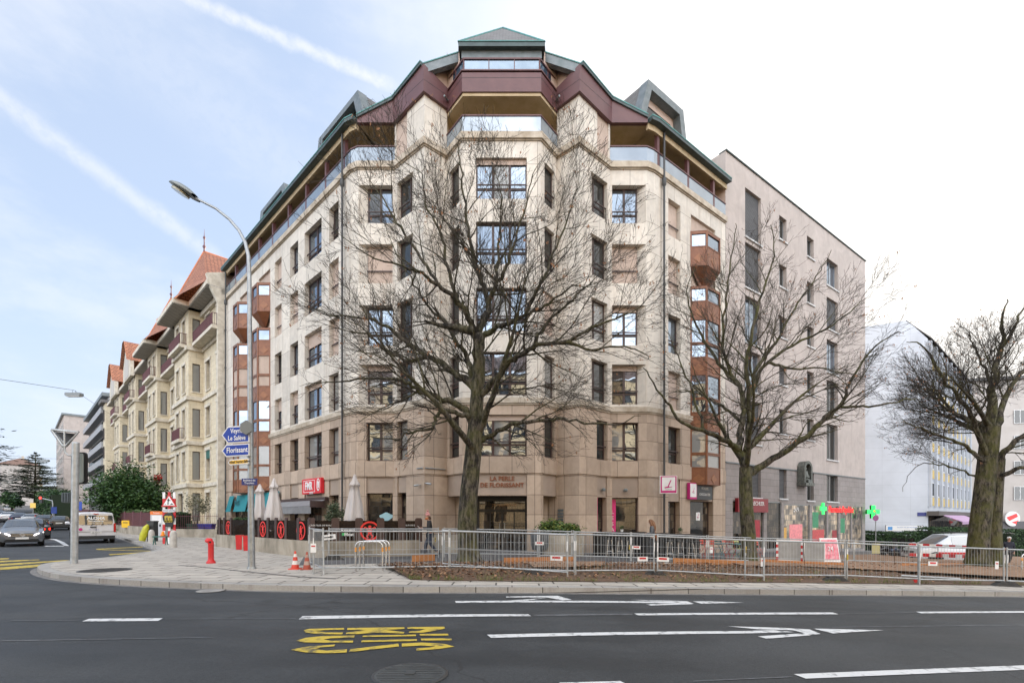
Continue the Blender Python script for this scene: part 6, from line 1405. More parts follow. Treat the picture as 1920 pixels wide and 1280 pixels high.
def catlamp(p, label):
 t = thing('hanging_lamp', label, 'street lamp', p); b = MB(); b.extr([p+V(x, -.16, z) for x, z in rrect(-.52, .52, -.16, .06, .06)], V(0, .32, 0)); b.build('housing', mat('lamp_housing', (.20, .22, .23), .5), t)
 b = MB(); b.box(p.x-.45, p.x+.45, p.y-.13, p.y+.13, p.z-.20, p.z-.161); b.build('diffuser', mat('lamp_diffuser', (.75, .75, .74), .4), t)
 b = MB(); b.tube([p+V(-.1, 0, .05), p+V(-.1, 0, .22)], .015, 4); b.tube([p+V(.1, 0, .05), p+V(.1, 0, .22)], .015, 4); b.build('hanger', M['dark_metal'], t)
pA, pB = P(-140, 690, 24), Vector((*onL(50, 1.2), 13.3)); pl = P(139, 738, 33)
pm = pA.lerp(pB, .46); lampp = V(*(pl)); t = thing('overhead_wire', 'span wire crossing the street above the cars', 'wire', pB)
b = MB(); b.tube([pA, lampp+V(0, 0, .24), Vector((*onL(56, .1), 12.3))], .013, 4); b.build('wire', M['dark_metal'], t); catlamp(lampp, 'box shaped lamp hung on the span wire, larger of the two')
p2 = P(84, 862.5, 62); catlamp(p2, 'box shaped lamp hung further down the street, smaller of the two')
t = thing('overhead_wire', 'second span wire far down the street', 'wire', p2); b = MB(); b.tube([p2+V(-14, -6, .9), p2+V(0, 0, .24), p2+V(17, 10, .6)], .013, 4); b.build('wire', M['dark_metal'], t)
hy = G(395.5, 1055.5, PAV); hs = .86; t = thing('fire_hydrant', 'red pillar hydrant standing on the pale paving', 'hydrant', hy)
b = MB(); b.lathe([(.165, 0), (.165, .03), (.15, .08), (.115, .11), (.10, .16), (.098, .70), (.10, .74)], hy, 18); b.v = [hy+(v-hy)*hs for v in b.v]; b.build('pillar', M['red'], t)
b = MB(); b.tube([hy+V(0, 0, .72), hy+V(-.005, -.01, .80), hy+V(-.03, -.05, .87), hy+V(-.06, -.10, .88), hy+V(-.09, -.16, .84)], [.102, .105, .105, .095, .06], 14); b.lathe([(.10, 0), (.08, .05), (.03, .08)], hy+V(-.02, -.03, .88), 14); b.v = [hy+(v-hy)*hs for v in b.v]; b.build('spout_head', mat('red_bright', (.68, .03, .035), .35), t)
b = MB(); b.tube([hy+V(.03, -.09, .82), hy+V(.035, -.125, .82)], .04, 10); b.v = [hy+(v-hy)*hs for v in b.v]; b.build('cap', M['black'], t)
def cone(px, py, h, label, m1, m2):
 c = G(px, py, PAV); t = thing('traffic_cone', label, 'traffic cone', c); r = h*.27
 b = MB(); b.box(c.x-r, c.x+r, c.y-r, c.y+r, c.z, c.z+.03); b.build('base', m1, t)
 rr = lambda f: r*.78*(1-f)+.022*f
 for i, (f0, f1) in enumerate(((0, .22), (.22, .45), (.45, .66), (.66, .84), (.84, 1))):
  b = MB(); b.lathe([(rr(f0), .03+f0*(h-.03)), (rr(f1), .03+f1*(h-.03))], c, 16); b.build('band', m1 if i % 2 == 0 else m2, t)
cr1 = mat('cone_red', (.62, .06, .03), .55, c2=(.50, .05, .03), sc=12); cw1 = mat('cone_white', (.72, .70, .68), .5, c2=(.60, .57, .54), sc=9)
cr2 = mat('cone_dirty_red', (.40, .08, .045), .7, c2=(.30, .07, .045), sc=14); cw2 = mat('cone_dirty', (.44, .33, .28), .7, c2=(.35, .20, .15), sc=14)
cone(553.5, 1066.5, .53, 'clean red and white traffic cone beside the barrier', cr1, cw1); cone(575.5, 1067, .51, 'grimy faded traffic cone touching the barrier end', cr2, cw2)
def barrier(p0, p1, label, h=1.2, name='fence_panel', nb=None, plate=None, lean=(0, 0), group='zinc construction barriers'):
 p0, p1 = Vector(p0), Vector(p1); t = thing(name, label, 'barrier', p0, group); d = (p1-p0).normalized(); L = (p1-p0).length; up = V(lean[0], lean[1], h)
 b = MB(); zb, zt = .14, .98
 b.tube([p0, p0+up*1.03], .024, 8); b.tube([p1, p1+up*1.03], .024, 8); b.tube([p0+up*zb, p1+up*zb], .022, 8); b.tube([p0+up*zt, p1+up*zt], .022, 8); b.build('frame', M['galv_fence'], t)
 b = MB(); n = nb or int(L/.115)
 for i in range(1, n): q = p0.lerp(p1, i/n); b.tube([q+up*zb, q+up*zt], .0042, 4, cap=False)
 b.tube([p0+up*.55, p1+up*.55], .006, 4, cap=False); b.build('mesh', M['galv_fence'], t)
 b = MB(); nrm = V(d.y, -d.x, 0)
 for q in (p0, p1): b.obox(q+up*.72+nrm*.028, .014, .003, .13, d)
 b.build('label_strip', M['white'], t)
 if plate:
  for f, zz, kind in plate:
   q = p0.lerp(p1, f)+up*zz+nrm*.03; b = MB()
   if kind == 'w': b.obox(q, .17, .006, .065, d); po = b.build('sign_plate', M['white'], t); b = MB(); b.obox(q+nrm*.007+V(0, 0, .018), .11, .002, .026, d); b.build('red_mark', M['red'], po); 
   elif kind == 'v': b.obox(q, .07, .006, .12, d); po = b.build('sign_plate', M['white'], t); b = MB(); b.obox(q+nrm*.007+V(0, 0, .05), .05, .002, .018, d); b.build('red_mark', M['red'], po)
   elif kind == 'y': b.obox(q, .02, .006, .09, d); b.build('yellow_tag', M['mark_y'], t)
   elif kind == 'a':
    b.obox(q, .23, .006, .09, d+V(0, 0, .12)); po = b.build('sign_plate', M['white'], t); ax_ = (d+V(0, 0, .12)).normalized(); az_ = ax_.cross(-nrm).normalized()*-1; az_ = az_ if az_.z > 0 else -az_
    s = lambda x, z: q+nrm*.008+ax_*x+az_*z
    b = MB(); b.extr([s(-.16, -.02), s(.04, -.02), s(.04, -.055), s(.17, 0), s(.04, .055), s(.04, .02), s(-.16, .02)], nrm*.003); b.build('arrow', M['black'], po)
 return t
def gp(px, y, off=PAV):
 q = P(px, 970, y); q.z = gz(q.x, q.y)+off; return q
near = [(gp(588, 12.9), gp(842, 13.6), 'near barrier panel in front of the bicycle stands', [(.0, .6, 'v')]),
  (gp(830, 14.4), gp(1064, 12.7), 'slanting barrier panel crossing before the dark tree trunk', None),
  (gp(844, 13.65), gp(1077, 13.1), 'near barrier panel overlapping the slanting one below the tree', [(.86, .42, 'w')]),
  (gp(1079, 13.2), gp(1226, 14.1), 'short near barrier panel before the planter', [(.84, .42, 'w')]),
  (gp(1233, 14.1), gp(1432, 13.6), 'near barrier panel before the pastry shop terrace', [(.05, .42, 'w')]),
  (gp(1397, 13.75), gp(1584, 14.8), 'near barrier panel beside the forked tree, with a white tag', [(.16, .45, 'v'), (.0, .75, 'y')]),
  (gp(1588, 14.8), gp(1722, 14.6), 'near barrier panel before the bare soil', [(.0, .62, 'y')]),
  (gp(1724, 14.5), gp(1882, 15.2), 'near barrier panel crossing the thick split trunk', [(.9, .55, 'v'), (.14, .55, 'w')]),
  (gp(1888, 15.2), gp(2120, 15.4), 'near barrier panel cut off by the picture edge past the thick trunk', None)]
for p0, p1, lab, pl_ in near: barrier(p0, p1, lab, plate=pl_, h=1.17)
barrier(gp(581, 14.6), gp(607, 12.8), 'leaning barrier panel turned end on at the cones', lean=(-.04, .06), plate=None)
back = [(gp(617, 17.4), gp(822, 18.3), 'rear barrier panel along the terrace wall carrying an arrow plate', [(.0, .72, 'a'), (.97, .62, 'y')]),
  (gp(833, 18.6), gp(1008, 19.0), 'rear barrier panel behind the dark tree trunk', None), (gp(1011, 18.6), gp(1072, 18.9), 'narrow rear barrier panel beside the planter', [(.0, .55, 'w')]),
  (gp(1075, 19.0), gp(1182, 19.2), 'rear barrier panel in front of the pink banner window', [(.98, .5, 'y')]), (gp(1184, 19.2), gp(1325, 19.4), 'rear barrier panel before the high tables', [(.06, .5, 'w')]),
  (gp(1328, 19.4), gp(1478, 21.0), 'rear barrier panel before the red folding chairs', [(.03, .5, 'v')]), (gp(1480, 21.0), gp(1600, 23.0), 'rear barrier panel before the pharmacy windows', None),
  (gp(1602, 23.0), gp(1721, 23.5), 'rear barrier panel before the parked scooters', None)]
for p0, p1, lab, pl_ in back: barrier(p0, p1, lab, plate=pl_, h=1.12)
def foot(c, lab, ang=0., s=1.):
 t = thing('barrier_foot', lab, 'barrier foot', c, 'rubber barrier feet'); b = MB(); m = Matrix.Rotation(ang, 3, 'Z')
 w, d_, h = .40*s, .12*s, .12
 pts = [(-w, -d_, 0), (w, -d_, 0), (w, d_, 0), (-w, d_, 0), (-w*.55, -d_*.9, h), (w*.55, -d_*.9, h), (w*.55, d_*.9, h), (-w*.55, d_*.9, h)]
 b.hexa([c+m@Vector(p) for p in pts]); b.hexa([c+m@Vector(p) for p in [(-w*.52, -d_*.8, h), (-w*.06, -d_*.8, h), (-w*.06, d_*.8, h), (-w*.52, d_*.8, h), (-w*.52, -d_*.8, h+.03), (-w*.06, -d_*.8, h+.03), (-w*.06, d_*.8, h+.03), (-w*.52, d_*.8, h+.03)]])
 b.hexa([c+m@Vector(p) for p in [(w*.06, -d_*.8, h), (w*.52, -d_*.8, h), (w*.52, d_*.8, h), (w*.06, d_*.8, h), (w*.06, -d_*.8, h+.03), (w*.52, -d_*.8, h+.03), (w*.52, d_*.8, h+.03), (w*.06, d_*.8, h+.03)]]); b.build('block', M['rubber'], t)
for px, y, lab, an in ((840, 13.5, 'black rubber foot under the barrier joint by the bicycle stands', .1), (995, 13.05, 'black rubber foot below the slanting barrier', -.15), (1228, 13.9, 'black rubber foot under the short barrier joint', -.3), (1565, 14.45, 'long black rubber foot by the bare soil', 0), (1885, 15.05, 'black rubber foot past the thick trunk', -.1),
                       (624, 17.2, 'black rubber foot by the arrow plate', .2), (1600, 22.8, 'black rubber foot in front of the pharmacy', .1), (1650, 23, 'black rubber foot near the parked scooters', .1)): foot(gp(px, y), lab, an)
def hoop(c, w, h, lab, d=(1, 0, 0), n=3):
 c = Vector(c); t = thing('bicycle_stand', lab, 'bicycle stand', c); d = Vector(d)
 for k in range(n):
  o = V(.02*k, .30*k, 0)+c; b = MB(); r = .14
  pts = [o-d*w/2, o-d*w/2+V(0, 0, h-r)]+[o-d*(w/2-r+r*cos(a))+V(0, 0, h-r+r*sin(a)) for a in (pi/8, pi/4, 3*pi/8, pi/2)]+[o+d*(w/2-r+r*sin(a))+V(0, 0, h-r+r*cos(a)) for a in (0, pi/8, pi/4, 3*pi/8, pi/2)]+[o+d*w/2]
  b.tube(pts, .027, 8); ho = b.build('hoop', mat('stainless', (.60, .60, .60), .25, metal=.85), t)
  b = MB(); 
  for s in (-1, 1): b.tube([o+d*s*w/2+V(0, 0, h*.66), o+d*s*w/2+V(0, 0, h*.80)], .0285, 8)
  b.build('orange_band', mat('orange_tape', (.75, .30, .02), .5), ho)
hoop(gp(692, 13.75), .76, .83, 'triple steel bicycle stand with orange bands in the fenced corner')
hoop(gp(1935, 21.5), .9, .85, 'steel bicycle stand with orange bands near the white haired man', n=1)
conc = mat('weathered_concrete', (.40, .355, .29), .9, c2=(.20, .175, .135), sc=1.6, det=9, bump=.35, bsc=30, stretch=(1, 1, .5))
wpx = [(404, 1024), (470, 1032), (540, 1041), (582, 1045.5), (600, 1045.5), (690, 1044), (788, 1042)]
wl = [G(x, y, PAV) for x, y in wpx]; wl = [Vector((p.x, p.y, gz(p.x, p.y)+.1)) for p in wl]
t = thing('terrace_wall', 'low weathered concrete wall around the burger terrace', 'wall', wl[3])
b = MB(); rect_sweep(b, [(p.x, p.y) for p in wl], [p.z-.05 for p in wl], [p.z+.66 for p in wl], .0, -.18); b.build('wall', conc, t)
SC = thing('windscreen', 'dark glass windscreen with brown posts and red round emblems on the low wall', 'windscreen', wl[3]+V(0, 0, .66))
smoke = clear_mat('smoked_glass', (.20, .15, .12), .35, .12)
gl = MB(); rect_sweep(gl, [(p.x, p.y) for p in wl], [p.z+.66 for p in wl], [p.z+1.42 for p in wl], -.08, -.095); gl.build('glass_panel', smoke, SC)
dark_strip = MB(); 
plen = [0]
for a, c in zip(wl, wl[1:]): plen.append(plen[-1]+(c-a).length)
def onwall(s, o=0.):
 for i in range(len(wl)-1):
  if s <= plen[i+1] or i == len(wl)-2:
   f = (s-plen[i])/(plen[i+1]-plen[i]); p = wl[i].lerp(wl[i+1], f); d = (wl[i+1]-wl[i]); d.z = 0; d.normalize(); return p+V(d.y, -d.x, 0)*o, d
def wall_s(px):
 best = min((abs((onwall(s)[0].x/onwall(s)[0].y)*F+CX-px), s) for s in [i*.05 for i in range(int(plen[-1]/.05))]); return best[1]
for px in (409, 417, 430, 482, 499, 514, 533, 556, 577, 583.5, 629, 672, 714, 753, 787):
 p, d = onwall(wall_s(px), -.05); w = .10 if px < 590 else .14; b = MB()
 b.extr([p+d*x+V(0, 0, z) for x, z in ((-w, .60), (w, .60), (w, 1.48), (w*.6, 1.53), (-w*.6, 1.53), (-w, 1.48))], V(-d.y, d.x, 0)*.07); b.build('post', M['brown'], SC)
red_e = mat('red_emblem', (.72, .03, .025), .5)
for px, r in ((425, .33), (490, .34), (523, .35), (561, .35), (693, .37)):
 p, d = onwall(wall_s(px), -.07); c = p+V(0, 0, 1.03); nrm = V(d.y, -d.x, 0); b = MB()
 def q(x, z): return c+d*x+V(0, 0, z)
 n = 28
 for i in range(n):
  a0_, a1_ = 2*pi*i/n, 2*pi*(i+1)/n; b.extr([q(r*cos(a0_), r*sin(a0_)), q(r*cos(a1_), r*sin(a1_)), q(r*.82*cos(a1_), r*.82*sin(a1_)), q(r*.82*cos(a0_), r*.82*sin(a0_))], nrm*.006)
 b.extr([q(r*.16*cos(a), r*.42+r*.16*sin(a)) for a in [2*pi*i/12 for i in range(12)]], nrm*.006)
 for pg in ([(-.20, .28), (.20, .28), (.26, -.1), (.14, -.3), (-.14, -.3), (-.26, -.1)], [(-.20, .28), (-.50, .46), (-.62, .30), (-.52, .24), (-.46, .34), (-.22, .14)], [(.20, .28), (.50, .46), (.62, .30), (.52, .24), (.46, .34), (.22, .14)], [(-.14, -.3), (-.36, -.5), (-.26, -.74), (-.12, -.74), (-.18, -.52), (.0, -.36)], [(.14, -.3), (.36, -.5), (.26, -.74), (.12, -.74), (.18, -.52), (.0, -.36)]): b.extr([q(x*r, z*r) for x, z in pg], nrm*.006)
 b.build('emblem', red_e, SC)
for px in (605, 770):
 p, d = onwall(wall_s(px), -.07); text_mesh('CRÉATEUR DE BURGERS', .085, M['white'], 'lettering', SC, p+V(0, 0, 1.24), d, (0, 0, 1), .002)
p, d = onwall(wall_s(651), -.07); text_mesh('Round', .19, M['white'], 'lettering', SC, p+V(0, 0, 1.06), d, (0, 0, 1), .003, bold=.004); text_mesh('Meat', .17, M['white'], 'lettering', SC, p+V(.04, 0, .90), d, (0, 0, 1), .003, bold=.004)
b = MB(); b.obox(p+d*-.12+V(0, 0, .91), .10, .004, .05, d); b.obox(p+d*.38+V(0, 0, 1.05), .05, .004, .06, d); b.build('green_mark', mat('green_mark', (.05, .45, .12), .5), SC)
cloth = mat('parasol_cloth', (.56, .52, .50), .85, c2=(.48, .44, .42), sc=3, bump=.2, bsc=12, stretch=(4, 4, .3))
def parasol(px, y, ztop, zbot, rmax, lab):
 c = gp(px, y); t = thing('parasol', lab, 'parasol', c, 'closed parasols on the terrace'); rd_ = random.Random(px)
 ph = rd_.random()*6; wob = lambda a, i: 1+.16*sin(6*a+ph+i*.25)+.07*sin(11*a+i*.7)
 Ht = ztop-zbot; pr = [(.03, ztop), (.07, ztop-.05*Ht), (.11, ztop-.12*Ht), (.19, ztop-.19*Ht), (.205, ztop-.225*Ht), (.16, ztop-.235*Ht), (.19, ztop-.35*Ht), (rmax*.75, ztop-.6*Ht), (rmax*.95, ztop-.85*Ht), (rmax, ztop-.97*Ht), (rmax*.8, zbot)]
 b = MB(); b.lathe([(r, z-c.z) for r, z in pr], c, 36, wob=wob); b.build('canopy', cloth, t)
 b = MB(); b.tube([c, V(c.x, c.y, zbot+.1)], .03, 8); b.lathe([(.3, 0), (.3, .06), (.05, .08)], c, 16); b.build('pole', M['dark_metal'], t)
def zat(py, y): return H+(HY-py)/F*y
parasol(487, 25.5, zat(907, 25.5), zat(975, 25.5), .29, 'closed white parasol beside the tall lamp post, smallest of the three'); parasol(514, 24.0, zat(896, 24.0), zat(978, 24.0), .38, 'closed white parasol in front of the teal shop awning, beside the lamp post'); parasol(665, 20.9, zat(889, 20.9), zat(984, 20.9), .38, 'closed white parasol standing alone near the tinted corner window')
q = gp(627, 23.2); t = thing('olive_plant', 'potted olive bush behind the windscreen by the grey awning', 'plant', q); b = MB(); b.tube([q, q+V(.02, 0, 1.2)], [.04, .03], 6); b.lathe([(.18, 0), (.24, .45), (.26, .47)], q, 14); b.build('pot', M['dark_metal'], t); lm = MB(); leaf_crown(lm, q+V(0, 0, 1.75), (.45, .4, .55), 1700, .06, random.Random(4), 3, clumps=16); lm.build('foliage', OG, t, uv=False)
for px, y, zc, r, lab in ((446, 26.5, 1.0, .36, 'round clipped shrub in a red square planter, the first of two'), (463, 26.2, 1.02, .34, 'round clipped shrub next to the lamp post in the second red planter')):
 q = gp(px, y); t = thing('topiary', lab, 'plant', q); b = MB(); b.tube([q, q+V(0, 0, zc)], .03, 6); b.build('stem', M['twig'], t); lm = MB(); leaf_crown(lm, q+V(0, 0, zc+.15), (r, r, r), 1500, .05, random.Random(px), 3, .25); lm.build('foliage', LG, t, uv=False)
for px, py, w, lab in ((452.5, 1030, .27, 'red square planter box, the wider of the pair at the wall'), (463, 1032, .17, 'red square planter box half hidden by the lamp post')):
 q = G(px, py, PAV); t = thing('planter_box', lab, 'planter', q); b = MB(); b.hexa([q+V(-w*.9, 0, 0), q+V(w*.9, 0, 0), q+V(w*.9, w*1.8, 0), q+V(-w*.9, w*1.8, 0), q+V(-w, -.02, .68), q+V(w, -.02, .68), q+V(w, w*2, .68), q+V(-w, w*2, .68)]); b.build('box', M['red'], t)
 b = MB(); b.box(q.x-w*.85, q.x+w*.85, q.y+.04, q.y+w*1.8, q.z+.681, q.z+.70); b.build('soil', M['mulch'], t)
AW = thing('awning', 'grey fabric awning let down over the burger restaurant windows', 'awning', fL.p(fL.u(580), 2.7, .2))
a0_, a1_ = fL.u(529), fL.u(617); b = MB(); grey_cl = mat('grey_awning', (.22, .22, .225), .8, c2=(.18, .18, .185), sc=3)
b.hexa([fL.p(a0_, 2.30, 1.0), fL.p(a1_, 2.30, 1.0), fL.p(a1_, 2.62, .25), fL.p(a0_, 2.62, .25), fL.p(a0_, 2.33, 1.0), fL.p(a1_, 2.33, 1.0), fL.p(a1_, 2.66, .25), fL.p(a0_, 2.66, .25)]); fL.box(b, a0_, a1_, 1.92, 2.29, .985, 1.0); b.build('cloth', grey_cl, AW)
b = MB(); fL.box(b, a0_-.05, a1_+.05, 2.60, 2.82, .05, .25); fL.box(b, a1_-.06, a1_+.03, 2.25, 2.60, .26, 1.02); b.build('cassette', M['brown'], AW)
t = thing('shop_sign', 'red box sign of the burger restaurant above the grey awning', 'sign', fL.p(fL.u(584), 3.3, .15)); u0, u1 = fL.u(566.5, .2), fL.u(602, .2); z0, z1 = fL.z(585, 925, .2), fL.z(585, 896.5, .2)
b = MB(); fL.box(b, u0, u1, z0, z1, .02, .2); b.build('panel', mat('sign_red', (.62, .018, .03), .35), t)
um = (u0+u1)/2; zm = (z0+z1)/2; w_ = u1-u0
text_mesh('FMR', .62, M['white'], 'lettering', t, fL.p(u0+w_*.36, zm-.0, .203), (*fL.d, 0), (0, 0, 1), .006, bold=.02, sx=.85)
text_mesh('BURGER', .13, M['white'], 'lettering', t, fL.p(u0+w_*.5, zm-.40, .203), (*fL.d, 0), (0, 0, 1), .004)
b = MB()
for a, b_, c, d in ((.08, .68, -.34, -.31), (.08, .68, .31, .34), (.08, .095, -.31, .31), (.665, .68, -.31, .31)): fL.box(b, u0+w_*a, u0+w_*b_, zm+c, zm+d, .2, .206)
ce_ = fL.p(u0+w_*.86, zm+.05, .204)
for i in range(24):
 a2, a3 = 2*pi*i/24, 2*pi*(i+1)/24; q = lambda a, r: ce_+Vector((*fL.d, 0))*r*cos(a)*.75+V(0, 0, r*sin(a)*1.25); b.extr([q(a2, .28), q(a3, .28), q(a3, .22), q(a2, .22)], Vector((fL.n.x, fL.n.y, 0))*.006)
b.extr([ce_+Vector((*fL.d, 0))*x+V(0, 0, z) for x, z in ((-.08, -.18), (.08, -.18), (.1, .1), (.17, .2), (.0, .16), (-.13, .22))], Vector((fL.n.x, fL.n.y, 0))*.006); b.build('emblem', M['white'], t)
teal = mat('teal_cloth', (.01, .20, .23), .75, c2=(.008, .16, .19), sc=3)
for a, c, lab in ((473, 526, 'teal awning with faint lettering beside the closed parasols'), (432.5, 441, 'narrow teal awning at the far end of the corner block'), (447, 469.5, 'teal awning cut by the lamp post under the bronze oriel')):
 t = thing('awning', lab, 'awning', fL.p(fL.u((a+c)/2), 3.1, .1)); b = MB(); u0, u1 = fL.u(a), fL.u(c); b.hexa([fL.p(u0, 2.15, .35), fL.p(u1, 2.15, .35), fL.p(u1, 3.38, .06), fL.p(u0, 3.38, .06), fL.p(u0, 2.15, .37), fL.p(u1, 2.15, .37), fL.p(u1, 3.38, .08), fL.p(u0, 3.38, .08)]); b.build('cloth', teal, t)
 if a == 447: text_mesh('MA', .8, mat('teal_letters', (.02, .12, .14), .7), 'lettering', t, fL.p(u0+.55, 2.75, .26), (*fL.d, 0), (0, .0, 1), .01)
magenta = mat('magenta', (.48, .012, .17), .45)
t = thing('shop_sign', 'square white box sign with a magenta L projecting at the drain pipe', 'sign', fR.p(fR.u(1252), 3.2, .2)); c = P(1253, 908, 23.6); ax = Vector((.97, -.15, 0)).normalized(); nv = V(ax.y, -ax.x, 0); s_ = .37
b = MB(); b.obox(c, s_+.03, .09, s_*1.08+.03, ax); b.build('box', M['white'], t)
b = MB(); b.obox(c+nv*.092, s_, .004, s_*1.08, ax); b.build('border', magenta, t); b = MB(); b.obox(c+nv*.098+V(0, 0, .03), s_*.84, .004, s_*.88, ax); b.build('face', M['white'], t)
def Lsign(t, c, ax, nv, s): 
 b = MB(); q = lambda x, z: c+ax*x*s+V(0, 0, z*s)
 b.extr([q(.25, .62), q(.42, .68), q(.02, -.32), q(-.16, -.34)], nv*.004); b.extr([q(-.62, -.42), q(-.2, -.28), q(.45, -.40), q(.5, -.30), q(.1, -.42), q(-.5, -.56)], nv*.004); b.build('emblem', magenta, t)
 text_mesh('LESAGE', s*.30, mat('grey_ink', (.25, .25, .26), .5), 'lettering', t, c+V(0, 0, -s*.72), ax, (0, 0, 1), .002, sx=.9)
Lsign(t, c+nv*.103, ax, nv, s_*.9)
b = MB(); 
for zz in (.4, -.38): b.tube([c-ax*.1+V(0, 0, zz), fR.p(fR.u(1249), c.z+zz, .0)], .018, 6)
b.build('bracket', M['galv'], t)
t = thing('shop_sign', 'black fascia sign of the pastry shop under the bronze oriel', 'sign', fR.p(fR.u(1315), 3.0, .2)); u0, u1 = fR.u(1293, .2), fR.u(1336, .2); z0, z1 = fR.z(1315, 936, .2), fR.z(1315, 906, .2); us = u0+(u1-u0)*.30
b = MB(); fR.box(b, us, u1, z0, z1, .05, .2); b.build('panel', mat('charcoal_sign', (.022, .026, .03), .4), t); b = MB(); fR.box(b, u0, us-.003, z0, z1, .05, .21); b.build('logo_panel', magenta, t); b = MB(); fR.box(b, u0+.05, us-.05, z0+.12, z1-.05, .21, .216); b.build('logo_face', M['white'], t)
Lsign(t, fR.p((u0+us)/2, (z0+z1)/2+.04, .22), Vector((*fR.d, 0)), Vector((*fR.n, 0)), .20)
text_mesh('PÂTISSIER', .20, M['white'], 'lettering', t, fR.p((us+u1)/2, (z0+z1)/2+.17, .202), (*fR.d, 0), (0, 0, 1), .004, sx=.8); text_mesh('CHOCOLATIER', .20, M['white'], 'lettering', t, fR.p((us+u1)/2, (z0+z1)/2-.16, .202), (*fR.d, 0), (0, 0, 1), .004, sx=.8)
pink = mat('pink_banner', (.75, .03, .22), .5, c2=(.62, .02, .18), sc=2)
t = thing('banner', 'tall pink window banner with white letters beside the pastry terrace', 'banner', fRc.p(.2, .6, -.3)); u0, u1 = fRc.u(1142.5, -.28), fRc.u(1154.5, -.28); b = MB(); fRc.box(b, u0, u1, .5, 2.62, -.28, -.27); b.build('cloth', pink, t)
for i, ch in enumerate('LESA'): text_mesh(ch, .27, M['white'], 'lettering', t, fRc.p((u0+u1)/2, 1.98-i*.30, -.268), (*fRc.d, 0), (0, 0, 1), .002)
p_ = fRo.p(fRo.L-1.02, .13, .0); t = thing('banner', 'thin pink strip along the side door of the pastry shop', 'banner', p_); b = MB(); fRo.box(b, fRo.L-.985, fRo.L-.955, .15, 2.68, -.3, -.02); b.build('strip', pink, t)
t = thing('window_sticker', 'pale blue drop shaped sticker in the tinted corner window', 'sticker', fLc.p(1.2, 1.8, -.3)); b = MB(); b.extr([fLc.p(.42+.92+.34*cos(a)*(1+.12*sin(3*a)), 1.75+.19*sin(a)*(1+.18*cos(4*a)), -.31) for a in [2*pi*i/22 for i in range(22)]], Vector((*fLc.n, 0))*.006); b.build('shape', mat('pale_blue', (.33, .55, .62), .5), t)
b = MB(); u0 = fR.u(1305, -.3); fR.box(b, u0, u0+.42, 1.55, 2.0, -.31, -.305); t = thing('window_sticker', 'small white L sticker on the pastry shop door', 'sticker', fR.p(u0+.2, 1.55, -.3)); b.build('face', M['white'], t); Lsign(t, fR.p(u0+.21, 1.80, -.303), Vector((*fR.d, 0)), Vector((*fR.n, 0)), .19)
def high_table(c, d, L, lab):
 t = thing('high_table', lab, 'table', c, 'black high tables of the pastry terrace'); d = Vector(d).normalized(); b = MB(); b.obox(c+V(0, 0, 1.08), L/2, .36, .025, d); b.build('top', M['black'], t)
 b = MB(); b.obox(c+V(0, 0, .54), L/2-.06, .30, .51, d); b.build('skirt', masonry('black_skirt', (.016, .016, .017), (.011, .011, .012), (.004, .004, .004), .16, 3, .02, 0, bump=.8, dirt_amt=0), t)
high_table(gp(1160, 21.6), (1, .0, 0), 2.3, 'long black skirted table below the pink banner'); high_table(gp(1228, 21.8), (1, .1, 0), 1.1, 'short black skirted table next to the long haired woman'); high_table(gp(1272, 22.0), (1, .25, 0), 1.9, 'black skirted table under the pastry shop sign')
def stool(c, lab, seat=.78):
 t = thing('bar_stool', lab, 'stool', c, 'bar stools at the high tables'); b = MB(); b.lathe([(.17, 0), (.18, .02), (.17, .05)], c+V(0, 0, seat), 14); b.build('seat', M['black'], t); b = MB()
 for a in (.8, 2.4, 3.9, 5.5): b.tube([c+V(.1*cos(a), .1*sin(a), seat), c+V(.2*cos(a), .2*sin(a), 0)], .014, 6)
 b.tube([c+V(.17*cos(a), .17*sin(a), .28) for a in [2*pi*i/12 for i in range(13)]], .010, 5); b.build('frame', mat('chrome', (.6, .6, .6), .2, metal=.9), t)
for i, (px, y) in enumerate(((1143, 20.9), (1162, 20.9), (1180, 20.9), (1255, 21.0), (1275, 21.2), (1295, 21.4), (1308, 21.5))): stool(gp(px, y), ['bar stool next to the pillar at the long black table', 'bar stool in the middle of the long black table', 'bar stool at the open end of the long black table', 'bar stool behind the long haired woman', 'bar stool in the centre of the table under the shop sign', 'bar stool second last before the folding chairs', 'bar stool last before the folding chairs'][i])
q = gp(1166, 21.7)+V(0, 0, 1.105); t = thing('pot_plant', 'small pot plant on the long black table', 'plant', q); b = MB(); b.lathe([(.05, 0), (.07, .12)], q, 12); b.build('pot', M['white'], t); lm = MB(); leaf_crown(lm, q+V(0, 0, .2), (.1, .1, .1), 90, .04, random.Random(1), 3); lm.build('leaves', LG, t, uv=False)
q = gp(1276, 22.0)+V(0, 0, 1.105); t = thing('pot_plant', 'small pot plant on the table by the pastry shop door', 'plant', q); b = MB(); b.lathe([(.07, 0), (.09, .14)], q, 12); b.build('pot', conc, t); lm = MB(); leaf_crown(lm, q+V(0, 0, .2), (.11, .11, .1), 90, .04, random.Random(2), 3); lm.build('leaves', LG, t, uv=False)
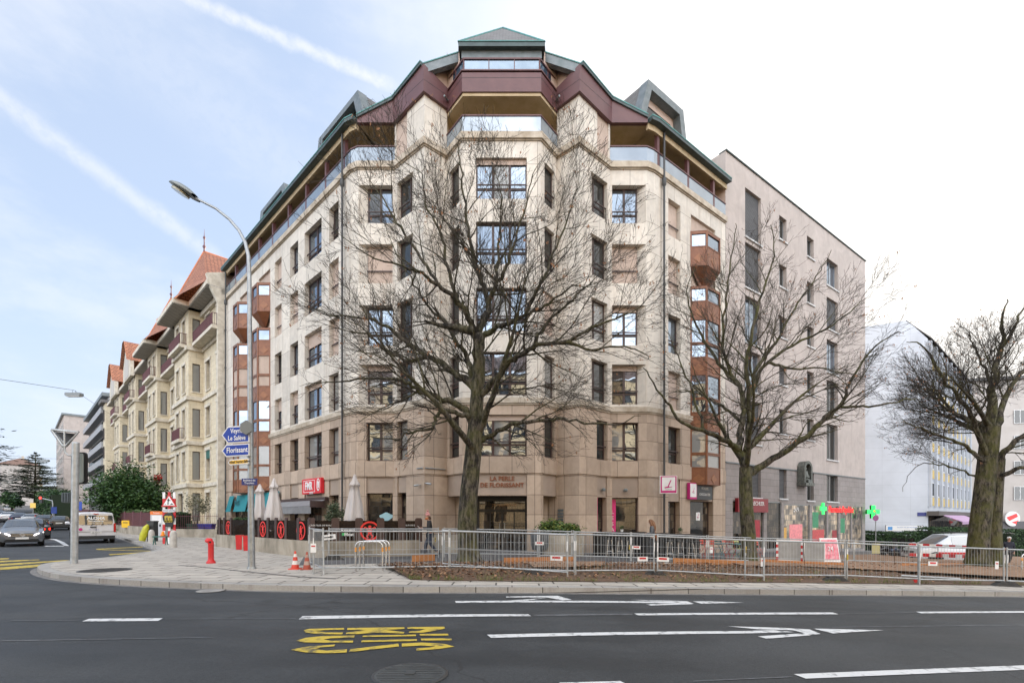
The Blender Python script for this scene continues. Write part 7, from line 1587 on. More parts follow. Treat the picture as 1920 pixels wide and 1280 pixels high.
def folding_chair(c, rz, m, lab):
 t = thing('folding_chair', lab, 'chair', c, 'folding bistro chairs'); R_ = Matrix.Rotation(rz, 3, 'Z'); f = lambda x, y, z: c+R_@Vector((x, y, z))
 b = MB()
 for s in (-.19, .19): b.tube([f(s, -.2, 0), f(s, .18, .86)], .012, 5); b.tube([f(s*.85, .2, 0), f(s*.85, -.2, .46)], .012, 5)
 b.tube([f(-.19, -.12, .2), f(.19, -.12, .2)], .01, 4); b.build('frame', m, t)
 b = MB()
 for k in range(5): b.hexa([f(-.19, -.2+k*.08, .45), f(.19, -.2+k*.08, .45), f(.19, -.14+k*.08, .45), f(-.19, -.14+k*.08, .45), f(-.19, -.2+k*.08, .465), f(.19, -.2+k*.08, .465), f(.19, -.14+k*.08, .465), f(-.19, -.14+k*.08, .465)])
 b.build('seat', m, t); b = MB()
 for z in (.66, .78): b.hexa([f(-.2, .09, z), f(.2, .09, z), f(.2, .11, z), f(-.2, .11, z), f(-.2, .125, z+.07), f(.2, .125, z+.07), f(.2, .145, z+.07), f(-.2, .145, z+.07)])
 b.build('backrest', m, t)
fr_ = mat('chair_red', (.50, .06, .035), .5); ft = mat('chair_teal', (.05, .17, .19), .5); fy = mat('chair_lime', (.34, .36, .12), .5)
for i, (px, y, rz, m) in enumerate(((1317, 23.2, .5, fr_), (1330, 22.8, -.4, fr_), (1347, 23.4, 2.4, ft), (1360, 23.6, .6, fr_), (1371, 23.5, 2.2, fr_), (1381, 24.2, .2, fy), (1423, 24.6, .7, fr_))):
 folding_chair(gp(px, y), rz, m, ['red folding chair next to the black tables', 'red folding chair turned towards the barrier tag', 'teal folding chair beyond the black tables', 'red folding chair facing the bistro table', 'red folding chair back to back with the lime one', 'lime folding chair against the stone wall', 'red folding chair half hidden behind the forked trunk'][i])
for px, y, lab in ((1351, 23.0, 'teal round bistro table between the folding chairs'), (1379, 23.4, 'small bistro table close to the forked trunk')):
 q = gp(px, y); t = thing('bistro_table', lab, 'table', q); b = MB(); b.lathe([(.32, .70), (.33, .71), (.32, .73)], q, 20); b.build('top', ft, t); b = MB(); b.tube([q+V(-.2, 0, 0), q+V(.15, 0, .7)], .012, 5); b.tube([q+V(.2, 0, 0), q+V(-.15, 0, .7)], .012, 5); b.tube([q+V(0, -.2, 0), q+V(0, .15, .7)], .012, 5); b.build('legs', ft, t)
q = gp(1050, 21.2); t = thing('planter', 'curved concrete planter with green shrubs by the entrance', 'planter', q)
b = MB(); b.lathe([(1.02, -.1), (1.05, .3), (1.05, .92), (.92, .94), (.9, .8)], q, 32, smooth=True); b.build('tub', conc, t); b = MB(); b.lathe([(.9, .78), (.9, .82)], q, 24); b.build('soil', M['mulch'], t)
lm = MB(); leaf_crown(lm, q+V(-.1, 0, 1.1), (.85, .8, .42), 2600, .075, random.Random(9), 3, clumps=26); lm.build('foliage', PG, t, uv=False)
q = gp(1014, 20.6); t = thing('bin', 'dark grey round bin in front of the concrete planter', 'bin', q); b = MB(); b.lathe([(.36, .25), (.42, .45), (.44, .95), (.40, 1.0)], q, 22); b.tube([q, q+V(0, 0, .3)], .05, 8); b.build('drum', mat('bin_grey', (.075, .08, .085), .5), t)
q = gp(812, 20.9); t = thing('planter', 'plain concrete planter block beside the dark tree trunk', 'planter', q); b = MB(); b.box(q.x-.1, q.x+1.25, q.y, q.y+.7, q.z-.1, q.z+.78); b.build('tub', conc, t); b = MB(); b.box(q.x, q.x+1.15, q.y+.08, q.y+.62, q.z+.781, q.z+.80); b.build('soil', M['mulch'], t)
wood = mat('orange_board', (.46, .20, .07), .7, c2=(.34, .14, .05), sc=5, stretch=(1, 6, 6))
for i, (a, c, lab) in enumerate((((773, 1054), (815, 1051.5), 'orange shuttering board at the bed corner behind the barrier'), ((945, 1058.5), (1075, 1055.5), 'orange shuttering board along the bed before the planter'), ((1262, 1057), (1395, 1062.5), 'orange shuttering board at the forked tree'), ((1425, 1059), (1590, 1066), 'orange shuttering board past the forked tree'), ((1690, 1066), (1815, 1064), 'orange shuttering board by the thick trunk'))):
 p0, p1 = G(*a, PAV), G(*c, PAV); t = thing('timber_board', lab, 'board', p0, 'orange edging boards'); d = p1-p0; b = MB(); mid = (p0+p1)/2; b.obox(mid+V(0, 0, .13), d.length/2, .02, .11, d, V(-d.y, d.x, 0)); b.build('board', wood, t)
for px0, px1, py1, y, lab in ((1457, 1503, 1039, 20.4, 'grey board barrier with red and white stripes, the shorter one'), (1508, 1546, 1049, 20.0, 'plain grey board barrier, the taller one')):
 a, c = gp(px0, y), gp(px1, y-.2); t = thing('board_barrier', lab, 'barrier', a); d = (c-a).normalized(); L = (c-a).length; nv = V(d.y, -d.x, 0); mid = (a+c)/2
 b = MB(); b.obox(mid+V(0, 0, .62), L/2, .02, .40, d); b.build('board', mat('grey_board', (.33, .33, .32), .8, c2=(.26, .26, .25), sc=3), t)
 b = MB(); b.obox(mid+V(0, 0, 1.04), L/2+.02, .03, .03, d); b.obox(mid+V(0, 0, .20), L/2+.02, .03, .03, d); 
 for e in (a, c): b.tube([e, e+V(0, 0, 1.05)], .025, 6)
 b.build('frame', M['white'], t)
 if px0 == 1457:
  b = MB()
  for e in (a, c):
   for k in range(6): b.m = k % 2; b.obox(e+nv*.03+V(0, 0, .28+k*.13), .04, .006, .065, d)
  b.build('striped_strip', [M['red'], M['white']], t)
a = gp(1560, 21.5); t = thing('poster_stand', 'red and pink poster stand before the pharmacy door', 'sign stand', a); d = V(.97, .22, 0); b = MB(); b.hexa([a+d*-.5, a+d*.5, a+d*.5+V(0, .03, 0), a+d*-.5+V(0, .03, 0), a+d*-.48+V(0, .25, 1.2), a+d*.48+V(0, .25, 1.2), a+d*.48+V(0, .28, 1.2), a+d*-.48+V(0, .28, 1.2)]); b.build('frame', M['white'], t)
b = MB(); b.poly([a+d*-.43+V(0, .02, .25), a+d*.43+V(0, .02, .25), a+d*.42+V(0, .22, 1.13), a+d*-.42+V(0, .22, 1.13)]); b.build('poster', mat('poster_red', (.60, .07, .12), .4, c2=(.75, .35, .38), sc=5), t); text_mesh('24', .3, M['white'], 'lettering', t, a+V(0, .10, .72), d, (0, .18, 1), .004)
q = gp(1642, 36); t = thing('road_sign', 'round purple and red no parking sign on a thin post', 'sign', q); b = MB(); b.tube([q, q+V(0, 0, 3.15)], .03, 8); b.build('post', M['galv'], t); c = P(1642, 970.5, 35.9); b = MB(); b.lathe([(.22, 0), (.22, .02)], (0, 0, 0), 20, 'y'); 
for i, v in enumerate(b.v): b.v[i] = v+c
b.build('disc', mat('sign_purple', (.22, .05, .16), .4), t)
q = gp(1637, 25.5); t = thing('notice_board', 'small yellowish notice fixed on the rear barrier', 'notice', q+V(0, 0, .5)); b = MB(); b.box(q.x-.2, q.x+.2, q.y-.2, q.y-.19, q.z+.45, q.z+.98); b.build('sheet', mat('yellow_notice', (.46, .42, .20), .7), t); 
for px, py, h, lab in ((1509, 1066, 1.1, 'thin rusty stake leaning by the grey boards'), (1580, 1063, .95, 'thin rusty stake in the bare soil'), (1678, 1062, 1.05, 'rusty stake with an orange clip before the van')):
 q = G(px, py, PAV); t = thing('stake', lab, 'stake', q); b = MB(); b.tube([q-V(0, 0, .1), q+V(-.05, 0, h)], .014, 5); b.build('rod', mat('rust', (.12, .06, .035), .8, c2=(.07, .035, .02), sc=8), t)
q = G(1718, 1093, PAV); t = thing('warning_flag', 'small red plastic flag lying at the barrier post', 'flag', q); b = MB(); b.poly([q+V(-.05, 0, .02), q+V(.12, -.02, .02), q+V(.03, .02, .16)]); b.poly([q+V(-.05, 0, .02), q+V(.03, .02, .16), q+V(-.02, .1, .1)]); b.build('flag', M['red'], t)
q = G(1680, 1085, PAV); t = thing('rail_bundle', 'bundle of zinc rails lying behind the barrier by the thick trunk', 'rails', q); b = MB(); 
for k in range(4): b.tube([gp(1690, 15.9-k*.08)+V(0, 0, .12+.03*(k % 2)), gp(1800, 15.6-k*.08)+V(0, 0, .12+.03*(k % 2))], .022, 6)
b.build('rails', M['galv_fence'], t)
q = G(318, 1019, PAV)
t = thing('works_sign', 'roadworks warning triangle with a metro disc on red and white posts', 'sign', q); y0 = q.y
def wx(px, y=y0): return (px-CX)/F*y
def wz(py, y=y0): return H+(HY-py)/F*y
b = MB()
for k, px in enumerate((306.5, 316.5, 326)):
 x = wx(px); z0 = q.z; z1 = wz(922); n = 8
 for i in range(n): b.m = (i+k) % 2; b.box(x-.07, x+.07, y0+.02+k*.002, y0+.06+k*.002, z0+(z1-z0)*i/n, z0+(z1-z0)*(i+1)/n)
b.build('striped_post', [M['red'], M['white']], t)
tri = [(302.5, 949.5), (332.5, 949.5), (317.5, 925)]; tri2 = [(306.5, 947), (328.5, 947), (317.5, 929.5)]
b = MB(); b.extr([V(wx(x), y0-.03, wz(z)) for x, z in tri], V(0, .03, 0)); tr = b.build('triangle', M['red'], t); b = MB(); b.extr([V(wx(x), y0-.036, wz(z)) for x, z in tri2], V(0, .005, 0)); b.build('triangle_face', M['white'], tr)
pm = lambda pts: [V(wx(x), y0-.04, wz(z)) for x, z in pts]
b = MB(); 
for pg in ([(314.5, 945.5), (315.5, 939), (314, 937.5), (315.3, 936.2), (317.5, 936), (318.5, 938), (316.8, 940), (317.2, 945.5), (316.2, 945.5), (315.8, 942), (315.3, 945.5)], [(317.5, 936.5), (321, 937.5), (321, 938.5), (318, 938)], [(319.5, 945.5), (323, 942.5), (326, 945.5)], [(309, 945.5), (311, 944.6), (313, 945.5)]): b.extr(pm(pg), V(0, .003, 0))
b.extr(pm([(316.8+1.2*cos(a), 935+1.2*sin(a)) for a in [2*pi*i/10 for i in range(10)]]), V(0, .003, 0)); b.build('digger_symbol', M['black'], tr)
b = MB(); b.box(wx(307), wx(327.5), y0-.03, y0-.01, wz(959.5), wz(954)); pp = b.build('plate', mat('pale_plate', (.62, .63, .66), .5), t); text_mesh('ROUTE BARRÉE', .09, M['black'], 'lettering', pp, V(wx(317), y0-.032, wz(956.7)), (1, 0, 0), (0, 0, 1), .001)
b = MB(); b.extr([V(wx(317.2)+.33*cos(a), y0-.05, wz(971.5)+.33*sin(a)) for a in [2*pi*i/24 for i in range(24)]], V(0, .03, 0)); b.box(wx(311), wx(325), y0-.045, y0-.02, wz(987), wz(975)); ds = b.build('metro_disc', M['black'], t); text_mesh('m', .62, M['mark_y'], 'lettering', ds, V(wx(317.2), y0-.052, wz(970.5)), (1, 0, 0), (0, 0, 1), .004, bold=.03, sx=.95); text_mesh('metro', .16, M['mark_y'], 'lettering', ds, V(wx(317.2), y0-.052, wz(976.8)), (1, 0, 0), (0, 0, 1), .004, bold=.01, sx=1.1)
q = G(293, 1012, PAV); y = q.y; t = thing('ticket_machine', 'grey ticket machine with an orange top beside the striped posts', 'ticket machine', q); k = y/F
x0, x1 = (282-CX)*k, (304.5-CX)*k; zt_ = H+(HY-958)*k
b = MB(); b.box(x0, x1, y, y+.6, q.z, zt_-.22); b.build('cabinet', mat('machine_grey', (.50, .51, .53), .45), t); b = MB(); b.box(x0-.01, x1+.01, y-.02, y+.6, zt_-.219, zt_); tp = b.build('top', mat('machine_orange', (.72, .17, .02), .45), t); text_mesh('Tickets', .15, M['white'], 'lettering', tp, V((x0+x1)/2, y-.022, zt_-.11), (1, 0, 0), (0, 0, 1), .001)
b = MB(); h_ = zt_-q.z; b.box(x0+.12, x1-.06, y-.012, y-.001, q.z+h_*.60, q.z+h_*.86); fc = b.build('map_panel', M['white'], t); b = MB(); b.box(x0+.14, x0+.42, y-.02, y-.001, q.z+h_*.46, q.z+h_*.57); b.box(x1-.2, x1-.1, y-.02, y-.001, q.z+h_*.47, q.z+h_*.55); b.box(x0+.24, x0+.42, y-.02, y-.001, q.z+h_*.30, q.z+h_*.34); b.build('slots', M['black'], t)
b = MB(); b.box(x0+.14, x0+.24, y-.022, y-.0205, q.z+h_*.52, q.z+h_*.56); b.build('button', mat('machine_orange', (1, 0, 0)), t)
def bollard(px, py, h, lab):
 c = G(px, py, PAV); t = thing('bollard', lab, 'bollard', c, 'pale concrete bollards'); r = .16; b = MB(); b.lathe([(r*1.05, 0), (r, h*.6), (r*.92, h*.8), (r*.75, h*.92), (r*.4, h*.99), (.02, h)], c, 18); b.build('body', mat('bollard_concrete', (.52, .50, .46), .85, c2=(.38, .36, .33), sc=5, bump=.2, bsc=40), t)
bollard(284, 1017, .78, 'pale concrete bollard in front of the ticket machine'); bollard(325, 1026, .86, 'pale concrete bollard in front of the striped posts')
q = G(269, 1015, PAV); t = thing('rubbish_sack', 'bright yellow sack leaning on a dark bin', 'sack', q); b = MB(); b.tube([q+V(-.05, -.05, .05), q+V(.0, 0, .4), q+V(.12, .06, .85), q+V(.2, .1, 1.05)], [.16, .20, .17, .06], 12); b.build('sack', mat('yellow_sack', (.50, .50, .02), .5, c2=(.40, .38, .02), sc=6, bump=.3), t)
q = G(276, 1015, PAV); q += V(0, .35, 0); t = thing('bin', 'slim dark litter bin behind the yellow sack', 'bin', q); b = MB(); b.box(q.x-.2, q.x+.2, q.y-.1, q.y+.3, q.z, q.z+1.2); b.box(q.x-.23, q.x+.23, q.y-.13, q.y+.33, q.z+1.2, q.z+1.28); b.build('body', M['dark_metal'], t)
q = P(238.5, 982, 42.5); t = thing('mail_box', 'yellow mail box fixed on the maroon fence', 'mail box', q); b = MB(); b.extr([q+V(x, -.2, z) for x, z in rrect(-.34, .34, -.30, .32, .08)], V(0, .4, 0)); b.build('body', mat('post_yellow', (.75, .45, .01), .45), t); b = MB(); b.box(q.x-.2, q.x+.2, q.y-.215, q.y-.2, q.z+.1, q.z+.16); b.build('slot', M['black'], t)
q = G(301, 1021, PAV); t = thing('trestle', 'low green trestle with an orange lamp beside the bollard', 'trestle', q); b = MB(); b.box(q.x-.38, q.x+.38, q.y-.1, q.y+.1, q.z+.42, q.z+.48)
for s in (-.33, .33): b.tube([q+V(s, -.1, 0), q+V(s, 0, .45)], .025, 5); b.tube([q+V(s, .1, 0), q+V(s, 0, .45)], .025, 5)
b.build('frame', mat('trestle_green', (.03, .12, .10), .6), t)
q = q+V(.13, 0, .485); t = thing('warning_lamp', 'orange warning lamp standing on the green trestle', 'lamp', q); b = MB(); b.lathe([(.11, 0), (.12, .08), (.09, .10)], q, 14); b.build('base', mat('lamp_orange', (.75, .20, .01), .5), t); b = MB(); b.lathe([(.07, .10), (.08, .2), (.04, .26)], q, 14); b.build('lens', mat('amber', (.80, .28, .02), .25), t)
gw = [BF.p(su(70), 0, 5.6).xy, P(214, 970, 46.5).xy, P(250, 970, 41.6).xy, P(284, 970, 38.6).xy]
t = thing('garden_wall', 'low stone garden wall under the maroon panels', 'wall', V(*gw[3], 0)); b = MB(); zz = [gz(*p) for p in gw]; rect_sweep(b, gw, [z-.2 for z in zz], [z+.85 for z in zz], .15, -.15); b.build('wall', conc, t)
t = thing('garden_fence', 'maroon sheet metal fence on the low garden wall', 'fence', V(*gw[3], .9)); b = MB(); rect_sweep(b, gw, [z+.85 for z in zz], [z+2.0 for z in zz], .03, -.03); b.build('sheet', mat('maroon_sheet', (.10, .025, .03), .6, c2=(.075, .02, .024), sc=2), t)
b = MB()
for i in range(len(gw)-1):
 L = (gw[i+1]-gw[i]).length
 for k in range(int(L/2.2)): p = gw[i].lerp(gw[i+1], k*2.2/L); z = gz(*p); b.box(p.x-.05, p.x+.05, p.y-.05, p.y+.05, z+.85, z+2.1)
b.build('post', M['purple_iron'], t)
gw2 = [P(300, 970, 37.4).xy, P(335, 970, 36.5).xy, P(409, 970, 36.0).xy]; zz = [gz(*p) for p in gw2]
t = thing('garden_wall', 'low stone garden wall under the open purple railing', 'wall', V(*gw2[1], 0)); b = MB(); rect_sweep(b, gw2, [z-.2 for z in zz], [z+.75 for z in zz], .15, -.15); b.build('wall', conc, t)
t = thing('garden_railing', 'open purple iron railing with pointed bars beside the burger terrace', 'railing', V(*gw2[1], .8)); b = MB()
for i in range(len(gw2)-1):
 L = (gw2[i+1]-gw2[i]).length; n = int(L/.16)
 for k in range(n+1): p = gw2[i].lerp(gw2[i+1], k/n); z = gz(*p)+.75; b.tube([V(*p, z), V(*p, z+1.05), V(*p, z+1.18)], [.012, .012, .002], 4)
 for h in (.12, .95): b.tube([V(*gw2[i], zz[i]+.75+h), V(*gw2[i+1], zz[i+1]+.75+h)], .016, 4)
b.build('bars', M['purple_iron'], t)
for px, col, lab, y in ((360.5, (.02, .05, .03), 'dark green wheeled bin behind the purple railing', 36.8), (371.5, (.02, .024, .025), 'black wheeled bin behind the purple railing', 36.75), (381, (.02, .025, .20), 'blue wheeled bin standing first behind the purple railing', 36.7), (394, (.018, .024, .24), 'blue wheeled bin standing last behind the purple railing', 36.6)):
 q = P(px, 970, y); q.z = gz(q.x, q.y)+.22; t = thing('wheeled_bin', lab, 'bin', q, 'wheeled bins behind the railing'); m_ = mat('bin_%d' % px, col, .5); b = MB(); b.hexa([q+V(-.19, -.2, 0), q+V(.19, -.2, 0), q+V(.19, .2, 0), q+V(-.19, .2, 0), q+V(-.26, -.27, .85), q+V(.26, -.27, .85), q+V(.26, .27, .85), q+V(-.26, .27, .85)]); b.build('body', m_, t); b = MB(); b.box(q.x-.29, q.x+.29, q.y-.3, q.y+.3, q.z+.851, q.z+.92); b.build('lid', m_, t)
q = P(368, 970, 37.3); q.z = gz(q.x, q.y)+.3; t = thing('shrub', 'loose leafy shrub growing above the wheeled bins', 'shrub', q); b = MB()
for k in range(7): b.tube([q, q+V(rd.gauss(0, .5), rd.gauss(0, .3), 2.2+rd.random())], [.03, .008], 4)
b.build('stem', M['twig'], t); lm = MB(); leaf_crown(lm, q+V(0, 0, 2.4), (.9, .7, .9), 700, .09, random.Random(8), 3, clumps=16); lm.build('foliage', shades('shrub', [(.08, .085, .045), (.13, .13, .07), (.20, .19, .12)]), t, uv=False)
q = gp(75, 60, 0); t = thing('traffic_light', 'red traffic light on an arm over the distant crossing', 'traffic light', q); b = MB(); c = P(76, 936, 60); b.tube([gp(100, 60, 0), P(99, 945, 60), P(98, 938, 60), P(80, 934, 60)], .06, 6); b.build('pole', M['galv'], t); b = MB(); b.box(c.x-.18, c.x+.18, c.y, c.y+.2, c.z-.45, c.z+.4); b.build('housing', M['black'], t); b = MB(); b.lathe([(.15, 0), (.15, .04)], (0, 0, 0), 14, 'y')
for i, v in enumerate(b.v): b.v[i] = v+c+V(0, -.05, .2)
b.build('lens', mat('red_lens', (.9, .03, .02), .4, emit=1.2), t)
q = P(61.5, 947, 70); t = thing('works_board', 'square yellow information panel in the distance', 'sign', V(q.x, q.y, gz(q.x, q.y))); b = MB(); b.box(q.x-.4, q.x+.4, q.y, q.y+.05, q.z-.35, q.z+.35); b.build('panel', mat('panel_yellow', (.75, .48, .10), .5), t); b = MB(); b.tube([V(q.x, q.y+.06, gz(q.x, q.y)), q+V(0, .06, 0)], .04, 6); b.build('post', M['galv'], t)
for px, py, y, lab in ((101, 956, 52, 'square blue parking sign beyond the parked cars'), (146.5, 948, 40, 'narrow blue sign just behind the galvanised pole')):
 q = P(px, py, y); t = thing('road_sign', lab, 'sign', V(q.x, q.y, gz(q.x, q.y))); b = MB(); b.box(q.x-.3, q.x+.3, q.y, q.y+.03, q.z-.35, q.z+.35); b.build('panel', blue, t); b = MB(); b.tube([V(q.x, q.y+.05, gz(q.x, q.y)), q+V(0, .05, 0)], .03, 6); b.build('post', M['galv'], t)
q = P(194, 950, 46); t = thing('notice_board', 'pale rectangular board above the roof of the white van', 'sign', V(q.x, q.y, gz(q.x, q.y))); b = MB(); b.box(q.x-.48, q.x+.48, q.y, q.y+.05, q.z-.24, q.z+.24); b.build('panel', mat('board_pale', (.52, .50, .46), .6), t); b = MB(); b.tube([V(q.x+.42, q.y+.06, gz(q.x, q.y)), q+V(.42, .06, 0)], .03, 6); b.build('post', M['galv'], t)
# ======================= VEHICLES =======================
car_glass = glass_mat('car_glass', (.025, .03, .033), .22, wav=.004); tyre_m = mat('tyre', (.018, .018, .018), .85); rim_m = mat('alloy_rim', (.42, .43, .44), .35, metal=.7)
head_m = mat('headlight', (.55, .57, .60), .12); tail_m = mat('tail_red', (.42, .008, .008), .2); tail_on = mat('tail_red_lit', (.9, .02, .01), .3, emit=1.2); drl = mat('day_light', (1., .88, .88), .3, emit=2.2)
trim_m = mat('black_plastic', (.022, .022, .023), .65); chrome_m = mat('chrome_trim', (.6, .6, .6), .18, metal=.9); plate_m = mat('number_plate', (.70, .69, .66), .5)
def paint(nm, c, metal=.35): return mat('paint_'+nm, c, .32, metal=metal, coat=.6, c2=tuple(x*.92 for x in c), sc=1.2)
def car(name, label, cat, S_, pnt, loc, head, group=None, w=1.8, r=.33, lit=False, tail_lit=False, plate='', wheels=None, front_glass=(2, 3), rear_glass=(5, 6), side=((3, 4), (4, 5)), extra=None):
 """S_: stations from nose to tail (y forward = +): (y, zlow, zbelt, zroof, half width, roof half width)"""
 t = thing(name, label, cat, (0, 0, 0), group); b = MB()
 def ring(s):
  y, zl, zb, zr, hw, rw = s; zm = (zl+zb)/2
  q = [(0, zl), (hw*.86, zl), (hw*.97, zl+.07), (hw, zm), (hw*.985, zb-.09), (hw*.955, zb), (rw, zr-.075), (rw*.9, zr-.015), (rw*.5, zr+.012), (0, zr+.02)]
  return [V(x, y, z) for x, z in q]+[V(-x, y, z) for x, z in q[-2:0:-1]]
 R_ = [ring(s) for s in S_]; N = len(R_[0])
 b.add([p for q in R_ for p in q], [(i*N+k, (i+1)*N+k, (i+1)*N+(k+1) % N, i*N+(k+1) % N) for i in range(len(R_)-1) for k in range(N)], True)
 b.add(R_[0], [tuple(range(N))]); b.add(R_[-1], [tuple(range(N))[::-1]]); b.build('body', pnt, t, sharp=38)
 def patch(i, j, k0, k1, mi, nm, m, off=.008):
  n = 6; g = MB(); vs = []
  for a in range(n+1):
   f = mi+(1-2*mi)*a/n
   A = [R_[i][k].lerp(R_[j][k], f) for k in range(k0, k1+1)]
   if k1-k0 == 1: A = [A[0].lerp(A[1], .08), A[0].lerp(A[1], .5), A[0].lerp(A[1], .90)]
   vs += A
  m_ = len(A); g.add(vs, [(a*m_+c, a*m_+c+1, (a+1)*m_+c+1, (a+1)*m_+c) for a in range(n) for c in range(m_-1)], True)
  cen = V(0, (R_[i][0].y+R_[j][0].y)/2, .5); 
  for q in range(len(g.v)):
   d = g.v[q]-cen; g.v[q] = g.v[q]+V(d.x*.012, d.y*.010, .007)
  return g.build(nm, m, t, sharp=40)
 i, j = front_glass; patch(i, j, 6, 12, .06, 'windscreen', car_glass)
 i, j = rear_glass; patch(i, j, 6, 12, .08, 'rear_window', car_glass)
 for i, j in side: 
  patch(i, j, 5, 6, .05, 'side_window', car_glass); patch(i, j, 12, 13, .05, 'side_window', car_glass)
 wy = wheels or (S_[0][0]-.88, S_[-1][0]+.80)
 for y in wy:
  for s in (-1, 1):
   x = s*(w/2-.115); tb = MB(); tb.lathe([(r*.62, -.105), (r*.93, -.11), (r, -.07), (r, .07), (r*.93, .11), (r*.62, .105)], V(x, y, r), 22, 'x'); wo = tb.build('wheel', tyre_m, t)
   rb = MB(); rb.lathe([(r*.63, s*.075), (r*.60, s*.095), (r*.2, s*.085), (.03, s*.10)], V(x, y, r), 20, 'x'); rb.build('rim', rim_m, wo)
   ab = MB(); hw = w/2
   for k in range(14):
    a0_, a1_ = pi*k/14, pi*(k+1)/14; ro, ri = r*1.22, r*1.02
    ab.hexa([V(s*(hw-.05), y+ri*cos(a0_), r+ri*sin(a0_)), V(s*(hw+.006), y+ri*cos(a0_), r+ri*sin(a0_)), V(s*(hw+.006), y+ri*cos(a1_), r+ri*sin(a1_)), V(s*(hw-.05), y+ri*cos(a1_), r+ri*sin(a1_)), V(s*(hw-.05), y+ro*cos(a0_), r+ro*sin(a0_)), V(s*(hw+.006), y+ro*cos(a0_), r+ro*sin(a0_)), V(s*(hw+.006), y+ro*cos(a1_), r+ro*sin(a1_)), V(s*(hw-.05), y+ro*cos(a1_), r+ro*sin(a1_))])
   ab.build('wheel_arch', trim_m, wo)
 yf, yb = S_[0][0], S_[-1][0]; hw = w/2
 zf = S_[1][2]
 for s in (-1, 1):
  hb2 = MB(); hb2.hexa([V(s*hw*.50, yf+.015, zf-.20), V(s*hw*.93, yf-.22, zf-.16), V(s*hw*.93, yf-.28, zf-.16), V(s*hw*.50, yf-.1, zf-.20), V(s*hw*.55, yf-.03, zf-.06), V(s*hw*.955, yf-.36, zf+.0), V(s*hw*.93, yf-.40, zf), V(s*hw*.55, yf-.12, zf-.06)]); ho = hb2.build('headlight', head_m, t)
  if lit: g = MB(); g.tube([V(s*hw*.52, yf+.03, zf-.19), V(s*hw*.62, yf+.02, zf-.12), V(s*hw*.78, yf-.09, zf-.065), V(s*hw*.93, yf-.24, zf-.02)], .028, 6); g.build('light_strip', drl, ho)
  if extra != 'van':
   zt_ = S_[-1][2]; g = MB(); g.hexa([V(s*hw*.60, yb-.012, zt_-.24), V(s*hw*.965, yb+.10, zt_-.24), V(s*hw*.965, yb+.2, zt_-.24), V(s*hw*.60, yb+.1, zt_-.24), V(s*hw*.62, yb-.012, zt_-.07), V(s*hw*.965, yb+.09, zt_-.07), V(s*hw*.965, yb+.2, zt_-.07), V(s*hw*.62, yb+.1, zt_-.07)]); g.build('tail_light', tail_on if tail_lit else tail_m, t)
  m = MB(); ym = S_[front_glass[0]][0]-.22; zm_ = S_[front_glass[0]][2]+.06; m.tube([V(s*hw*.93, ym, zm_-.05), V(s*(hw+.08), ym, zm_+.02)], .03, 5); m.lathe([(.02, -.12), (.095, -.10), (.10, .1), (.03, .12)], V(s*(hw+.12), ym, zm_+.05), 10, 'x'); m.build('mirror', pnt, t)
 g = MB(); g.hexa([V(-hw*.46, yf+.012, zf-.26), V(hw*.46, yf+.012, zf-.26), V(hw*.46, yf-.1, zf-.26), V(-hw*.46, yf-.1, zf-.26), V(-hw*.50, yf-.0, zf-.07), V(hw*.50, yf-.0, zf-.07), V(hw*.50, yf-.1, zf-.07), V(-hw*.50, yf-.1, zf-.07)]); go = g.build('grille', trim_m, t)
 g = MB(); 
 for z in (-.20, -.13): g.box(-hw*.47, hw*.47, yf+.005, yf+.02, zf+z-.012, zf+z+.012)
 g.build('grille_bar', chrome_m, go)
 zl = S_[1][1]; g = MB(); g.hexa([V(-hw*.80, yf-.02, zl+.02), V(hw*.80, yf-.02, zl+.02), V(hw*.8, yf-.2, zl+.02), V(-hw*.8, yf-.2, zl+.02), V(-hw*.68, yf+.022, zl+.17), V(hw*.68, yf+.022, zl+.17), V(hw*.68, yf-.2, zl+.17), V(-hw*.68, yf-.2, zl+.17)]); g.build('bumper', trim_m, t)
 g = MB(); g.box(-.26, .26, yf+.024, yf+.034, zl+.17, zl+.28); g.build('number_plate', plate_m, t)
 g = MB(); g.box(-hw*.94, hw*.94, yb-.035, yb+.14, S_[-1][1]-.02, S_[-1][1]+.2); g.build('rear_bumper', trim_m, t)
 g = MB(); zp = S_[-1][1]+.34; g.box(-.26, .26, yb-.03, yb-.015, zp, zp+.11); po = g.build('number_plate', plate_m, t)
 if plate: text_mesh(plate, .10, M['black'], 'lettering', po, V(0, yb-.032, zp+.055), (1, 0, 0), (0, 0, 1), .001)
 t.location = loc; t.rotation_euler = (0, 0, head); OFF[t.name] = Vector(); return t
SUV = [(2.2, .38, .66, .70, .66, .52), (2.13, .24, .80, .87, .86, .64), (1.25, .22, .97, 1.06, .90, .70), (.35, .22, 1.0, 1.46, .905, .62), (-.55, .22, 1.02, 1.50, .905, .62), (-1.45, .22, 1.05, 1.44, .90, .60), (-2.0, .26, 1.03, 1.10, .86, .60), (-2.15, .34, .90, .93, .74, .55)]
HATCH = [(1.95, .36, .62, .66, .62, .5), (1.88, .24, .76, .83, .82, .6), (1.15, .2, .94, 1.02, .86, .66), (.35, .2, .97, 1.42, .865, .60), (-.5, .2, .99, 1.46, .865, .60), (-1.35, .2, 1.02, 1.40, .86, .58), (-1.85, .24, 1.0, 1.08, .83, .6), (-1.98, .32, .88, .92, .72, .55)]
VAN = [(2.42, .36, .78, .84, .72, .58), (2.34, .26, .95, 1.03, .93, .70), (1.75, .22, 1.14, 1.24, .97, .78), (.95, .22, 1.2, 1.90, .975, .80), (-.4, .22, 1.22, 1.94, .975, .82), (-2.36, .26, 1.22, 1.93, .975, .82), (-2.46, .28, 1.20, 1.86, .95, .80)]
